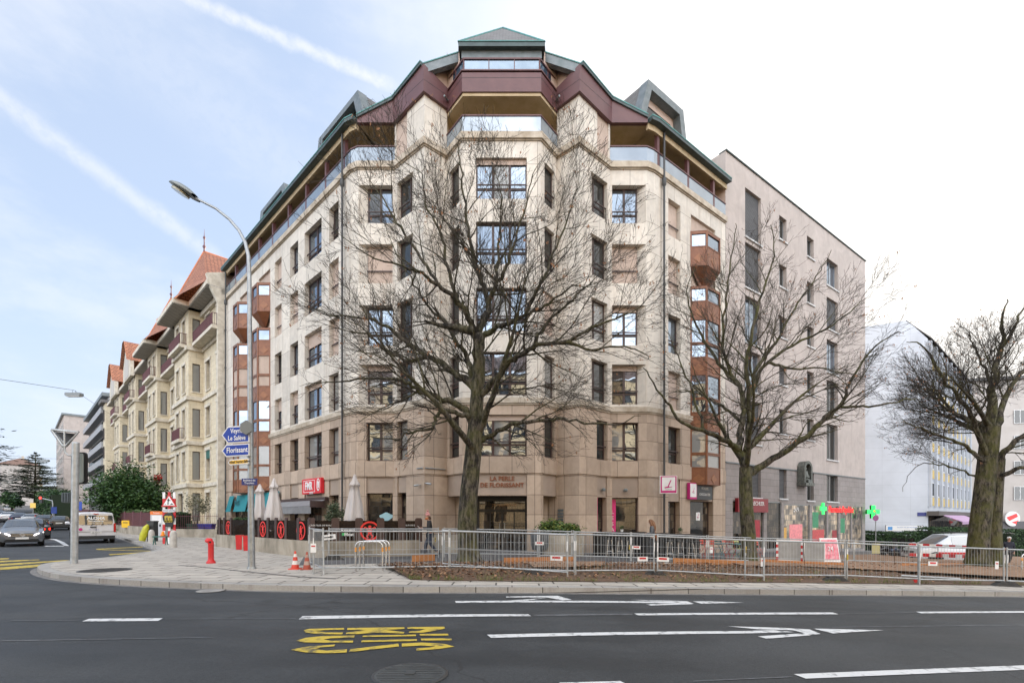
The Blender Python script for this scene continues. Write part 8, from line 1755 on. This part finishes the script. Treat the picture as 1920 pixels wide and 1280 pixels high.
def onstreet(s, w): q = onL(s, w); return V(q.x, q.y, gz(q.x, q.y))
HD_TO = atan2(-1.022, -1)     # helper angle
def heading(v): return atan2(-v.x, v.y)   # rotation about z that takes +Y to v
dLs = Vector((dL.x, dL.y))
p = P(41, 970, 28.4); p.z = gz(p.x, p.y)
car('parked_car', 'grey car with lit headlights waiting nose first at the crossing', 'car', SUV, paint('grey', (.115, .125, .14)), p, heading(-dLs), w=1.82, r=.35, lit=True)
cm = [o for o in bpy.data.objects if o.name.startswith('grille') and o.parent and o.parent.name == 'parked_car' and 'bar' not in o.name][0]
g = MB(); g.tube([V(.09*cos(a), 2.235, .64+.09*sin(a)) for a in [2*pi*i/16 for i in range(17)]], .012, 5, cap=False)
for a in (pi/2, pi/2+2.094, pi/2-2.094): g.tube([V(0, 2.235, .64), V(.085*cos(a), 2.235, .64+.085*sin(a))], .011, 4)
g.build('badge', chrome_m, cm)
p = P(62, 970, 36.5); p.z = gz(p.x, p.y)
car('parked_car', 'black car with a glowing red tail light driving away behind the grey one', 'car', SUV, paint('black', (.012, .012, .014)), p, heading(dLs), w=1.82, r=.35, tail_lit=True, plate='GE 482')
p = P(172, 970, 31.9); p.z = gz(p.x, p.y)
VN = car('van', 'white van with window lettering, rear doors towards the zebra crossing', 'van', VAN, paint('white', (.62, .62, .64), .1), p, heading(dLs), w=1.95, r=.34, plate='GE 96517', rear_glass=(3, 4), extra='van')
for o in list(VN.children):
 if o.name.startswith('rear_window'): bpy.data.objects.remove(o)
rv = -2.475; OFF[VN.name] = Vector()
b = MB(); b.add([V(x, rv-.0+.0*z, z) for x, z in rrect(-.80, .80, 1.16, 1.74, .08)], [tuple(range(20))]); 
for i, v in enumerate(b.v): b.v[i] = V(v.x, rv-.012, v.z)
rw = b.build('rear_window', car_glass, VN); text_mesh('ALOHA', .25, M['white'], 'lettering', rw, V(0, rv-.016, 1.56), (1, 0, 0), (0, 0, 1), .001, bold=.012); text_mesh('ÉCONOMIES SA', .10, M['white'], 'lettering', rw, V(0, rv-.016, 1.38), (1, 0, 0), (0, 0, 1), .001, bold=.004); text_mesh('nettoyage et entretien', .07, M['white'], 'lettering', rw, V(0, rv-.016, 1.27), (1, 0, 0), (0, 0, 1), .001)
b = MB(); b.box(-.006, .006, rv-.008, rv+.02, .42, 1.86); b.box(-.86, .86, rv-.008, rv+.01, .72, .735); b.build('door_gap', trim_m, VN)
b = MB(); b.box(-.28, .02, rv-.03, rv, .98, 1.05); b.build('handle', trim_m, VN)
for s in (-1, 1):
 b = MB(); b.box(s*.90-.055, s*.90+.055, rv-.015, rv+.08, .70, 1.24); b.build('tail_light', tail_m, VN); b = MB(); b.tube([V(s*.25, rv-.03, 1.10), V(s*.12 if s < 0 else .38, rv-.03, 1.22)], .012, 4); b.build('wiper', trim_m, VN)
b = MB(); b.box(-.12, .12, rv-.012, rv+.03, 1.80, 1.845); b.build('brake_light', tail_m, VN)
b = MB(); b.lathe([(.09, 0), (.09, .004)], (0, 0, 0), 16, 'y')
for i, v in enumerate(b.v): b.v[i] = v+V(-.72, rv-.012, .88)
b.build('round_sticker', magenta, VN); text_mesh('aloha-ecologie.ch', .07, blue, 'lettering', VN, V(-.1, rv-.013, .86), (1, 0, 0), (0, 0, 1), .001)
cols_ = [('darkgrey', (.05, .052, .055), 'dark grey hatchback parked first in the row, next to the white van'), ('black2', (.014, .014, .016), 'black hatchback second in the row of parked cars'), ('silver', (.36, .37, .38), 'silver hatchback third in the row of parked cars'), ('navy', (.02, .028, .06), 'navy hatchback fourth in the row of parked cars'), ('white2', (.60, .60, .61), 'white hatchback fifth in the row of parked cars'), ('black3', (.016, .016, .017), 'black hatchback sixth in the row of parked cars'), ('silver2', (.33, .34, .36), 'silver hatchback at the far end of the row of parked cars')]
for i, (nm, c, lab) in enumerate(cols_):
 q = onstreet(49+i*6.2, 8.4+1.0*i)
 car('parked_car', lab, 'car', HATCH, paint(nm, c), q, heading(dLs)-.12, w=1.74, r=.31, group='cars parked along the kerb')
for s, w_, nm, c, lab, fwd in ((92, 15, 'black4', (.015, .015, .016), 'distant black car coming down the street', -1), (118, 16, 'white3', (.62, .62, .62), 'distant white car coming down the street', -1), (140, 13, 'silver3', (.42, .43, .44), 'distant silver car climbing the street beyond the traffic light', 1), (160, 16.5, 'white4', (.6, .6, .6), 'tiny white car under the tall cedar', -1), (105, 19.5, 'red2', (.30, .03, .03), 'distant red car parked by the sunlit apartments', -1), (62, 18.2, 'navy2', (.02, .03, .09), 'dark blue car cut by the picture edge', -1)):
 q = onstreet(s, w_); car('parked_car', lab, 'car', HATCH, paint(nm, c), q, heading(dLs*fwd), w=1.74, r=.31)
MPV = [(2.2, .36, .66, .72, .66, .52), (2.12, .24, .84, .92, .87, .64), (1.45, .22, 1.02, 1.12, .90, .70), (.45, .22, 1.06, 1.74, .905, .70), (-.7, .22, 1.08, 1.80, .905, .72), (-2.0, .26, 1.08, 1.76, .90, .72), (-2.16, .3, 1.05, 1.62, .86, .68)]
q = P(1778, 970, 29.0); q.z = gz(q.x, q.y)
MV = car('van', 'silver leisure van parked behind the barriers with a red band on its flank', 'van', MPV, paint('silver_van', (.55, .57, .60), .3), q, heading(Vector((-1, .10))), w=1.82, r=.34, extra=None)
b = MB(); OFF[MV.name] = Vector()
for s in (-1, 1): b.box(s*.913-.004, s*.913+.004, -1.9, 1.2, .62, .74)
b.build('red_band', M['red'], MV); b = MB()
for s in (-.6, .6): b.tube([V(s, .3, 1.80), V(s, .2, 1.86), V(s, -1.8, 1.86), V(s, -1.9, 1.79)], .018, 5)
b.build('roof_rail', trim_m, MV)
def scooter(c, hd, label, col):
 t = thing('scooter', label, 'scooter', (0, 0, 0), 'scooters parked by the hedge')
 for y in (.62, -.58): b = MB(); b.lathe([(.12, -.05), (.24, -.055), (.26, 0), (.24, .055), (.12, .05)], V(0, y, .26), 16, 'x'); b.build('wheel', tyre_m, t)
 b = MB(); b.tube([V(0, -.85, .62), V(0, -.55, .70), V(0, -.15, .62), V(0, .1, .34), V(0, .35, .34), V(0, .48, .70), V(0, .42, .98)], [.10, .17, .17, .13, .12, .15, .07], 10); b.build('body', col, t)
 b = MB(); b.tube([V(0, -.75, .80), V(0, -.2, .78)], [.12, .13], 8); b.build('seat', M['black'], t); b = MB(); b.tube([V(-.32, .36, 1.05), V(0, .42, 1.02), V(.32, .36, 1.05)], .02, 6); b.tube([V(0, .48, .9), V(0, .62, .3)], .03, 6); b.build('handlebar', M['dark_metal'], t); b = MB(); b.add([V(-.2, .52, 1.0), V(.2, .52, 1.0), V(.16, .40, 1.38), V(-.16, .40, 1.38)], [(0, 1, 2, 3)]); b.build('windshield', M['glassC'], t)
 b = MB(); b.lathe([(.05, 0), (.09, .06), (.09, .08)], (0, 0, 0), 12, 'y'); 
 for i, v in enumerate(b.v): b.v[i] = v+V(0, .52, .88)
 b.build('headlight', head_m, t)
 t.location = c; t.rotation_euler = (0, 0, hd); return t
for i, (px, y, c, lab) in enumerate(((1668, 31, paint('scooter_black', (.02, .02, .022)), 'black scooter parked first in the line by the hedge'), (1684, 30.6, paint('scooter_blue', (.03, .05, .10)), 'dark blue scooter in the middle of the line by the hedge'), (1703, 30.2, paint('scooter_grey', (.06, .06, .062)), 'dark grey scooter next to the silver van'))):
 q = P(px, 970, y); q.z = gz(q.x, q.y)+.0; scooter(q, -1.3+.15*i, lab, c)
a, c = gp(1705, 24.5), gp(1815, 24.8); t = thing('plank_barrier', 'red and white striped plank barrier before the silver van', 'barrier', a); d = (c-a).normalized(); L = (c-a).length
for zz in (.98, .50):
 b = MB(); n = 9
 for k in range(n): b.m = k % 2; b.obox(a+d*(L*(k+.5)/n)+V(0, 0, zz), L/n/2, .02, .085, d)
 b.build('plank', [M['red'], M['white']], t)
b = MB()
for f in (0, .5, 1): q = a.lerp(c, f); b.tube([q+V(0, .05, 0), q+V(0, .05, 1.1)], .02, 6); b.box(q.x-.25, q.x+.25, q.y-.05, q.y+.15, q.z, q.z+.06)
b.build('stand', M['galv'], t)
# ======================= PEOPLE =======================
def skin_mesh(name, joints, edges, mat_, parent, T, sub=2):
 """one continuous surface grown round connected joints {name: (pos, rx, ry)}"""
 me = bpy.data.meshes.new('s'); ks = list(joints); me.from_pydata([joints[k][0] for k in ks], [(ks.index(a), ks.index(b)) for a, b in edges], [])
 o = link(bpy.data.objects.new('s', me)); o.modifiers.new('k', 'SKIN'); 
 for i, k in enumerate(ks): sv = me.skin_vertices[0].data[i]; sv.radius = joints[k][1:3]; sv.use_root = (i == 0)
 o.modifiers['k'].use_smooth_shade = True; m = o.modifiers.new('u', 'SUBSURF'); m.levels = sub; m.render_levels = sub
 bpy.context.view_layer.update(); r = bpy.data.meshes.new_from_object(o.evaluated_get(bpy.context.evaluated_depsgraph_get())); bpy.data.objects.remove(o); bpy.data.meshes.remove(me)
 r.name = name; r.transform(T); r.materials.clear(); r.materials.append(mat_)
 for p in r.polygons: p.use_smooth = True
 ob = link(bpy.data.objects.new(name, r)); ob.parent = parent; return ob
skin_c = mat('skin', (.50, .30, .22), .55, c2=(.46, .26, .19), sc=9)
def person(label, loc, hd, pose, cl, h=1.7):
 """local frame: facing +Y, x to the person's right; sizes for 1.7 m then scaled"""
 t = thing('person', label, 'person', loc); s = h/1.7; T = Matrix.Rotation(hd, 4, 'Z')@Matrix.Scale(s, 4)
 J = dict(pelvis=((0, 0, .92), .125, .10), belly=((0, .0, 1.06), .115, .095), chest=((0, .01+pose.get('lean', 0)*.5, 1.25), .135, .105), neck0=((0, .0+pose.get('lean', 0), 1.41), .06, .06), neck=((0, .02+pose.get('lean', 0), 1.47), .050, .052))
 hx, hy = pose.get('head', (0, .04)); J['head0'] = ((hx*.5, hy*.7+pose.get('lean', 0), 1.53), .062, .068); J['head1'] = ((hx, hy+pose.get('lean', 0), 1.60), .074, .088); J['head2'] = ((hx, hy-.005+pose.get('lean', 0), 1.655), .060, .075)
 E_ = [('pelvis', 'belly'), ('belly', 'chest'), ('chest', 'neck0'), ('neck0', 'neck'), ('neck', 'head0'), ('head0', 'head1'), ('head1', 'head2')]
 for sd, sg in (('r', 1), ('l', -1)):
  hipp, kn, an, toe = pose['leg_'+sd]; J['hip'+sd] = ((sg*.09, 0, .86), .092, .095); J['knee'+sd] = (kn, .060, .062); J['calf'+sd] = (tuple(Vector(kn).lerp(Vector(an), .35)), .055, .058); J['ank'+sd] = (an, .038, .040); J['toe'+sd] = (toe, .038, .028)
  E_ += [('pelvis', 'hip'+sd), ('hip'+sd, 'knee'+sd), ('knee'+sd, 'calf'+sd), ('calf'+sd, 'ank'+sd), ('ank'+sd, 'toe'+sd)]
  el, wr = pose['arm_'+sd]; sh = (sg*.175, .0+pose.get('lean', 0)*.8, 1.37); J['sh'+sd] = (sh, .055, .058); J['el'+sd] = (el, .042, .042); J['wr'+sd] = (wr, .028, .028)
  dv = (Vector(wr)-Vector(el)).normalized(); pv = Vector(wr)+dv*.05; J['palm'+sd] = (tuple(pv), .034, .020)
  E_ += [('chest', 'sh'+sd), ('sh'+sd, 'el'+sd), ('el'+sd, 'wr'+sd), ('wr'+sd, 'palm'+sd)]
  side = dv.cross(Vector((0, 0, 1))); side = side.normalized() if side.length > .1 else Vector((0, 1, 0)); dn = Vector((0, 0, -1)) if abs(dv.z) < .7 else Vector((0, 1, 0))*1.
  for f in range(4):
   b0 = pv+dv*.025+side*(f-1.5)*.018; ln = (.036, .042, .040, .031)[f]; J['f%d%s1' % (f, sd)] = (tuple(b0), .0095, .009); J['f%d%s2' % (f, sd)] = (tuple(b0+dv*ln*.8+dn*.006), .0085, .008); J['f%d%s3' % (f, sd)] = (tuple(b0+dv*ln*1.35+dn*.024), .007, .007)
   E_ += [('palm'+sd, 'f%d%s1' % (f, sd)), ('f%d%s1' % (f, sd), 'f%d%s2' % (f, sd)), ('f%d%s2' % (f, sd), 'f%d%s3' % (f, sd))]
  J['th1'+sd] = (tuple(pv-dv*.02-side*sg*.032), .010, .010); J['th2'+sd] = (tuple(pv+dv*.02-side*sg*.045+dn*.012), .009, .009); E_ += [('palm'+sd, 'th1'+sd), ('th1'+sd, 'th2'+sd)]
 body = skin_mesh('body', J, E_, skin_c, t, T)
 def put(mb, nm, m, par=t): 
  mb.v = [T@v for v in mb.v]; OFF.setdefault(par.name, Vector()); o = OFF[par.name]; OFF[par.name] = Vector(); r = mb.build(nm, m, par, uv=False); OFF[par.name] = o; return r
 hc = Vector(J['head1'][0])
 b = MB(); b.tube([hc+V(0, .088, .015), hc+V(0, .112, -.015), hc+V(0, .092, -.022)], [.008, .014, .010], 6); b.tube([hc+V(.076, -.0, -.02), hc+V(.082, -.012, .0), hc+V(.076, -.01, .025)], [.008, .014, .009], 6); b.tube([hc+V(-.076, -.0, -.02), hc+V(-.082, -.012, .0), hc+V(-.076, -.01, .025)], [.008, .014, .009], 6); put(b, 'nose_and_ears', skin_c)
 b = MB(); 
 for x in (-.031, .031): b.lathe([(.002, -.012), (.011, -.006), (.013, 0), (.011, .006), (.002, .012)], hc+V(x, .080, .012), 10)
 put(b, 'eyes', mat('eye_dark', (.03, .022, .02), .3)); b = MB(); b.tube([hc+V(-.024, .086, -.045), hc+V(0, .093, -.047), hc+V(.024, .086, -.045)], [.004, .007, .004], 6); put(b, 'mouth', mat('lips', (.33, .12, .11), .5))
 tj = dict(pelvis=((0, 0, .93), .145, .118)); te = []
 for sd, sg in (('r', 1), ('l', -1)):
  hipp, kn, an, toe = pose['leg_'+sd]; tj['hip'+sd] = ((sg*.09, 0, .85), .108, .112); tj['knee'+sd] = (kn, .075, .078); tj['hem'+sd] = (tuple(Vector(kn).lerp(Vector(an), .9)), .052, .058); te += [('pelvis', 'hip'+sd), ('hip'+sd, 'knee'+sd), ('knee'+sd, 'hem'+sd)]
 skin_mesh('trousers', tj, te, cl['legs'], t, T)
 lz = cl.get('hem', .80); cj = dict(hem=((0, 0, lz), cl.get('hemw', .165), .13), waist=((0, .0, 1.02), .15, .125), chest=((0, .01+pose.get('lean', 0)*.5, 1.24), .165, .132), yoke=((0, .0+pose.get('lean', 0)*.8, 1.37), .12, .09), collar=((0, .01+pose.get('lean', 0), 1.45), .070, .070)); ce_ = [('hem', 'waist'), ('waist', 'chest'), ('chest', 'yoke'), ('yoke', 'collar')]
 for sd, sg in (('r', 1), ('l', -1)):
  el, wr = pose['arm_'+sd]; cj['sh'+sd] = ((sg*.18, pose.get('lean', 0)*.8, 1.365), .072, .075); cj['el'+sd] = (el, .060, .060); cj['cuff'+sd] = (tuple(Vector(el).lerp(Vector(wr), .92)), .044, .044); ce_ += [('chest', 'sh'+sd), ('sh'+sd, 'el'+sd), ('el'+sd, 'cuff'+sd)]
 skin_mesh('coat', cj, ce_, cl['coat'], t, T)
 for sd in 'rl':
  hipp, kn, an, toe = pose['leg_'+sd]; a, q = Vector(an), Vector(toe); d = (q-a); b = MB(); hl = a-Vector((d.x, d.y, 0)).normalized()*.05+V(0, 0, -.03); b.tube([hl, a+V(0, 0, -.02), a.lerp(q, .6), q+Vector((d.x, d.y, 0)).normalized()*.045], [.045, .052, .046, .026], 10); b.tube([a+V(0, 0, .1), a], [.048, .05], 10); put(b, 'shoe', cl['shoe'])
 return t, T, J, put, hc
walk = dict(lean=.03, head=(0, .065), leg_r=(None, (.09, .16, .48), (.09, .20, .09), (.09, .34, .045)), leg_l=(None, (-.08, -.04, .47), (-.08, -.34, .16), (-.08, -.26, .05)), arm_r=((.22, .08, 1.12), (.10, .33, 1.13)), arm_l=((-.22, .02, 1.10), (-.06, .28, 1.10)))
q = gp(806, 18.95); hd = heading(Vector((-1, -.12)))
t, T, J, put, hc = person('woman in a pink bobble hat and dark coat walking past the terrace wall', q, hd, walk, dict(coat=mat('dark_coat', (.018, .018, .02), .85, c2=(.03, .03, .032), sc=8), legs=mat('denim_dark', (.025, .03, .05), .8, c2=(.04, .05, .08), sc=12), shoe=M['black'], hem=.78), 1.68)
b = MB(); b.lathe([(.094, .015), (.100, .03), (.100, .055), (.094, .06), (.090, .09), (.070, .13), (.03, .155), (.005, .16)], hc+V(0, -.01, .0), 18, wob=lambda a, i: 1+.03*sin(9*a)); pinkw = mat('pink_wool', (.55, .27, .25), .95, c2=(.45, .21, .2), sc=30, bump=.5); ho = put(b, 'hat', pinkw); b = MB(); b.lathe([(.008, .0), (.038, .02), (.048, .05), (.038, .08), (.008, .10)], hc+V(0, -.01, .15), 12, wob=lambda a, i: 1+.08*sin(5*a+i)); OFF[ho.name] = Vector(); b.v = [T@v for v in b.v]; b.build('bobble', pinkw, ho, uv=False)
b = MB(); b.tube([hc+V(0, -.06, -.02), hc+V(0, -.085, -.10), hc+V(0, -.06, -.16)], [.06, .07, .04], 8); put(b, 'hair', mat('brown_hair', (.09, .045, .025), .6))
b = MB(); b.tube([hc+V(-.06, .02, -.10), hc+V(0, .07, -.11), hc+V(.06, .02, -.10), hc+V(0, -.06, -.10), hc+V(-.06, .02, -.10)], .035, 8); put(b, 'scarf', mat('orange_scarf', (.52, .17, .05), .9, bump=.4, sc=25))
ph = Vector(J['palmr'][0])+V(-.02, .06, .035); pw = thing('phone', 'white phone held up by the woman in the pink hat', 'phone', q+(T@ph)); b = MB(); b.obox((T@ph)+q, .035, .005, .07, T.to_3x3()@V(1, 0, 0), T.to_3x3()@V(0, .75, -.66)); b.build('body', M['white'], pw)
stand = dict(lean=.02, head=(0, .055), leg_r=(None, (.09, .03, .48), (.09, -.01, .085), (.10, .13, .04)), leg_l=(None, (-.09, .0, .48), (-.10, -.05, .085), (-.11, .09, .04)), arm_r=((.23, .03, 1.12), (.17, .30, 1.06)), arm_l=((-.23, .02, 1.12), (-.15, .27, 1.10)))
q = gp(1223, 20.6); hd = heading(Vector((-1, .25)))
t, T, J, put, hc = person('long haired woman in a grey coat with a tan bag at the black tables', q, hd, stand, dict(coat=mat('grey_coat', (.085, .09, .10), .9, c2=(.12, .125, .135), sc=14, bump=.2), legs=mat('black_jeans', (.02, .02, .024), .85), shoe=M['black'], hem=.62, hemw=.175), 1.70)
hair = mat('chestnut_hair', (.13, .055, .022), .45, c2=(.22, .10, .04), sc=20, stretch=(3, 3, .4), bump=.4)
b = MB(); b.lathe([(.060, -.06), (.088, -.02), (.098, .03), (.092, .07), (.06, .105), (.008, .118)], hc+V(0, -.018, 0), 18, wob=lambda a, i: 1-.16*max(0, sin(a))**3*(i < 3)); b.tube([hc+V(0, -.055, .04), hc+V(0, -.10, -.06), hc+V(0, -.135, -.20), hc+V(.0, -.14, -.34), hc+V(0, -.12, -.42)], [.075, .10, .10, .085, .03], 12)
for s in (-1, 1): b.tube([hc+V(s*.06, .02, .06), hc+V(s*.085, -.02, -.03), hc+V(s*.09, -.05, -.16), hc+V(s*.07, -.09, -.28)], [.03, .04, .045, .02], 8)
put(b, 'hair', hair)
bp = T@V(.27, -.06, .92); bg_ = thing('shoulder_bag', 'tan leather bag hanging at the side of the long haired woman', 'bag', q+bp); tan = mat('tan_leather', (.36, .14, .05), .5, c2=(.28, .10, .035), sc=6); b = MB(); ax_ = T.to_3x3()@V(0, 1, 0); b.obox(q+bp, .15, .05, .12, ax_); b.build('body', tan, bg_); b = MB(); b.tube([q+bp+ax_*-.13+V(0, 0, .1), q+(T@V(.20, -.04, 1.42)), q+(T@V(.15, .02, 1.44)), q+bp+ax_*.13+V(0, 0, .1)], .012, 5); b.build('strap', tan, bg_)
pp_ = q+(T@(Vector(J['palmr'][0])+V(-.08, .08, .03))); bk_ = thing('booklet', 'open white booklet in the hands of the long haired woman', 'booklet', pp_); b = MB(); b.obox(pp_, .15, .11, .008, T.to_3x3()@V(1, 0, .1)); b.build('pages', M['white'], bk_)
q = gp(1891, 27.5, .02); hd = heading(Vector((-.5, -1)))
t, T, J, put, hc = person('white haired man in a dark jacket walking beyond the thick trunk', q, hd, dict(walk, arm_r=((.25, .0, 1.12), (.22, .20, 1.05)), arm_l=((-.24, -.05, 1.10), (-.22, .02, .85))), dict(coat=mat('navy_jacket', (.02, .024, .04), .8), legs=mat('grey_trousers', (.06, .06, .065), .85), shoe=M['black'], hem=.80), 1.72)
b = MB(); b.lathe([(.076, -.03), (.090, .0), (.094, .035), (.086, .07), (.055, .10), (.008, .112)], hc+V(0, -.022, 0), 18, wob=lambda a, i: 1-.18*max(0, sin(a))**3*(i < 3)); put(b, 'hair', mat('white_hair', (.62, .61, .59), .7, bump=.3, sc=40))
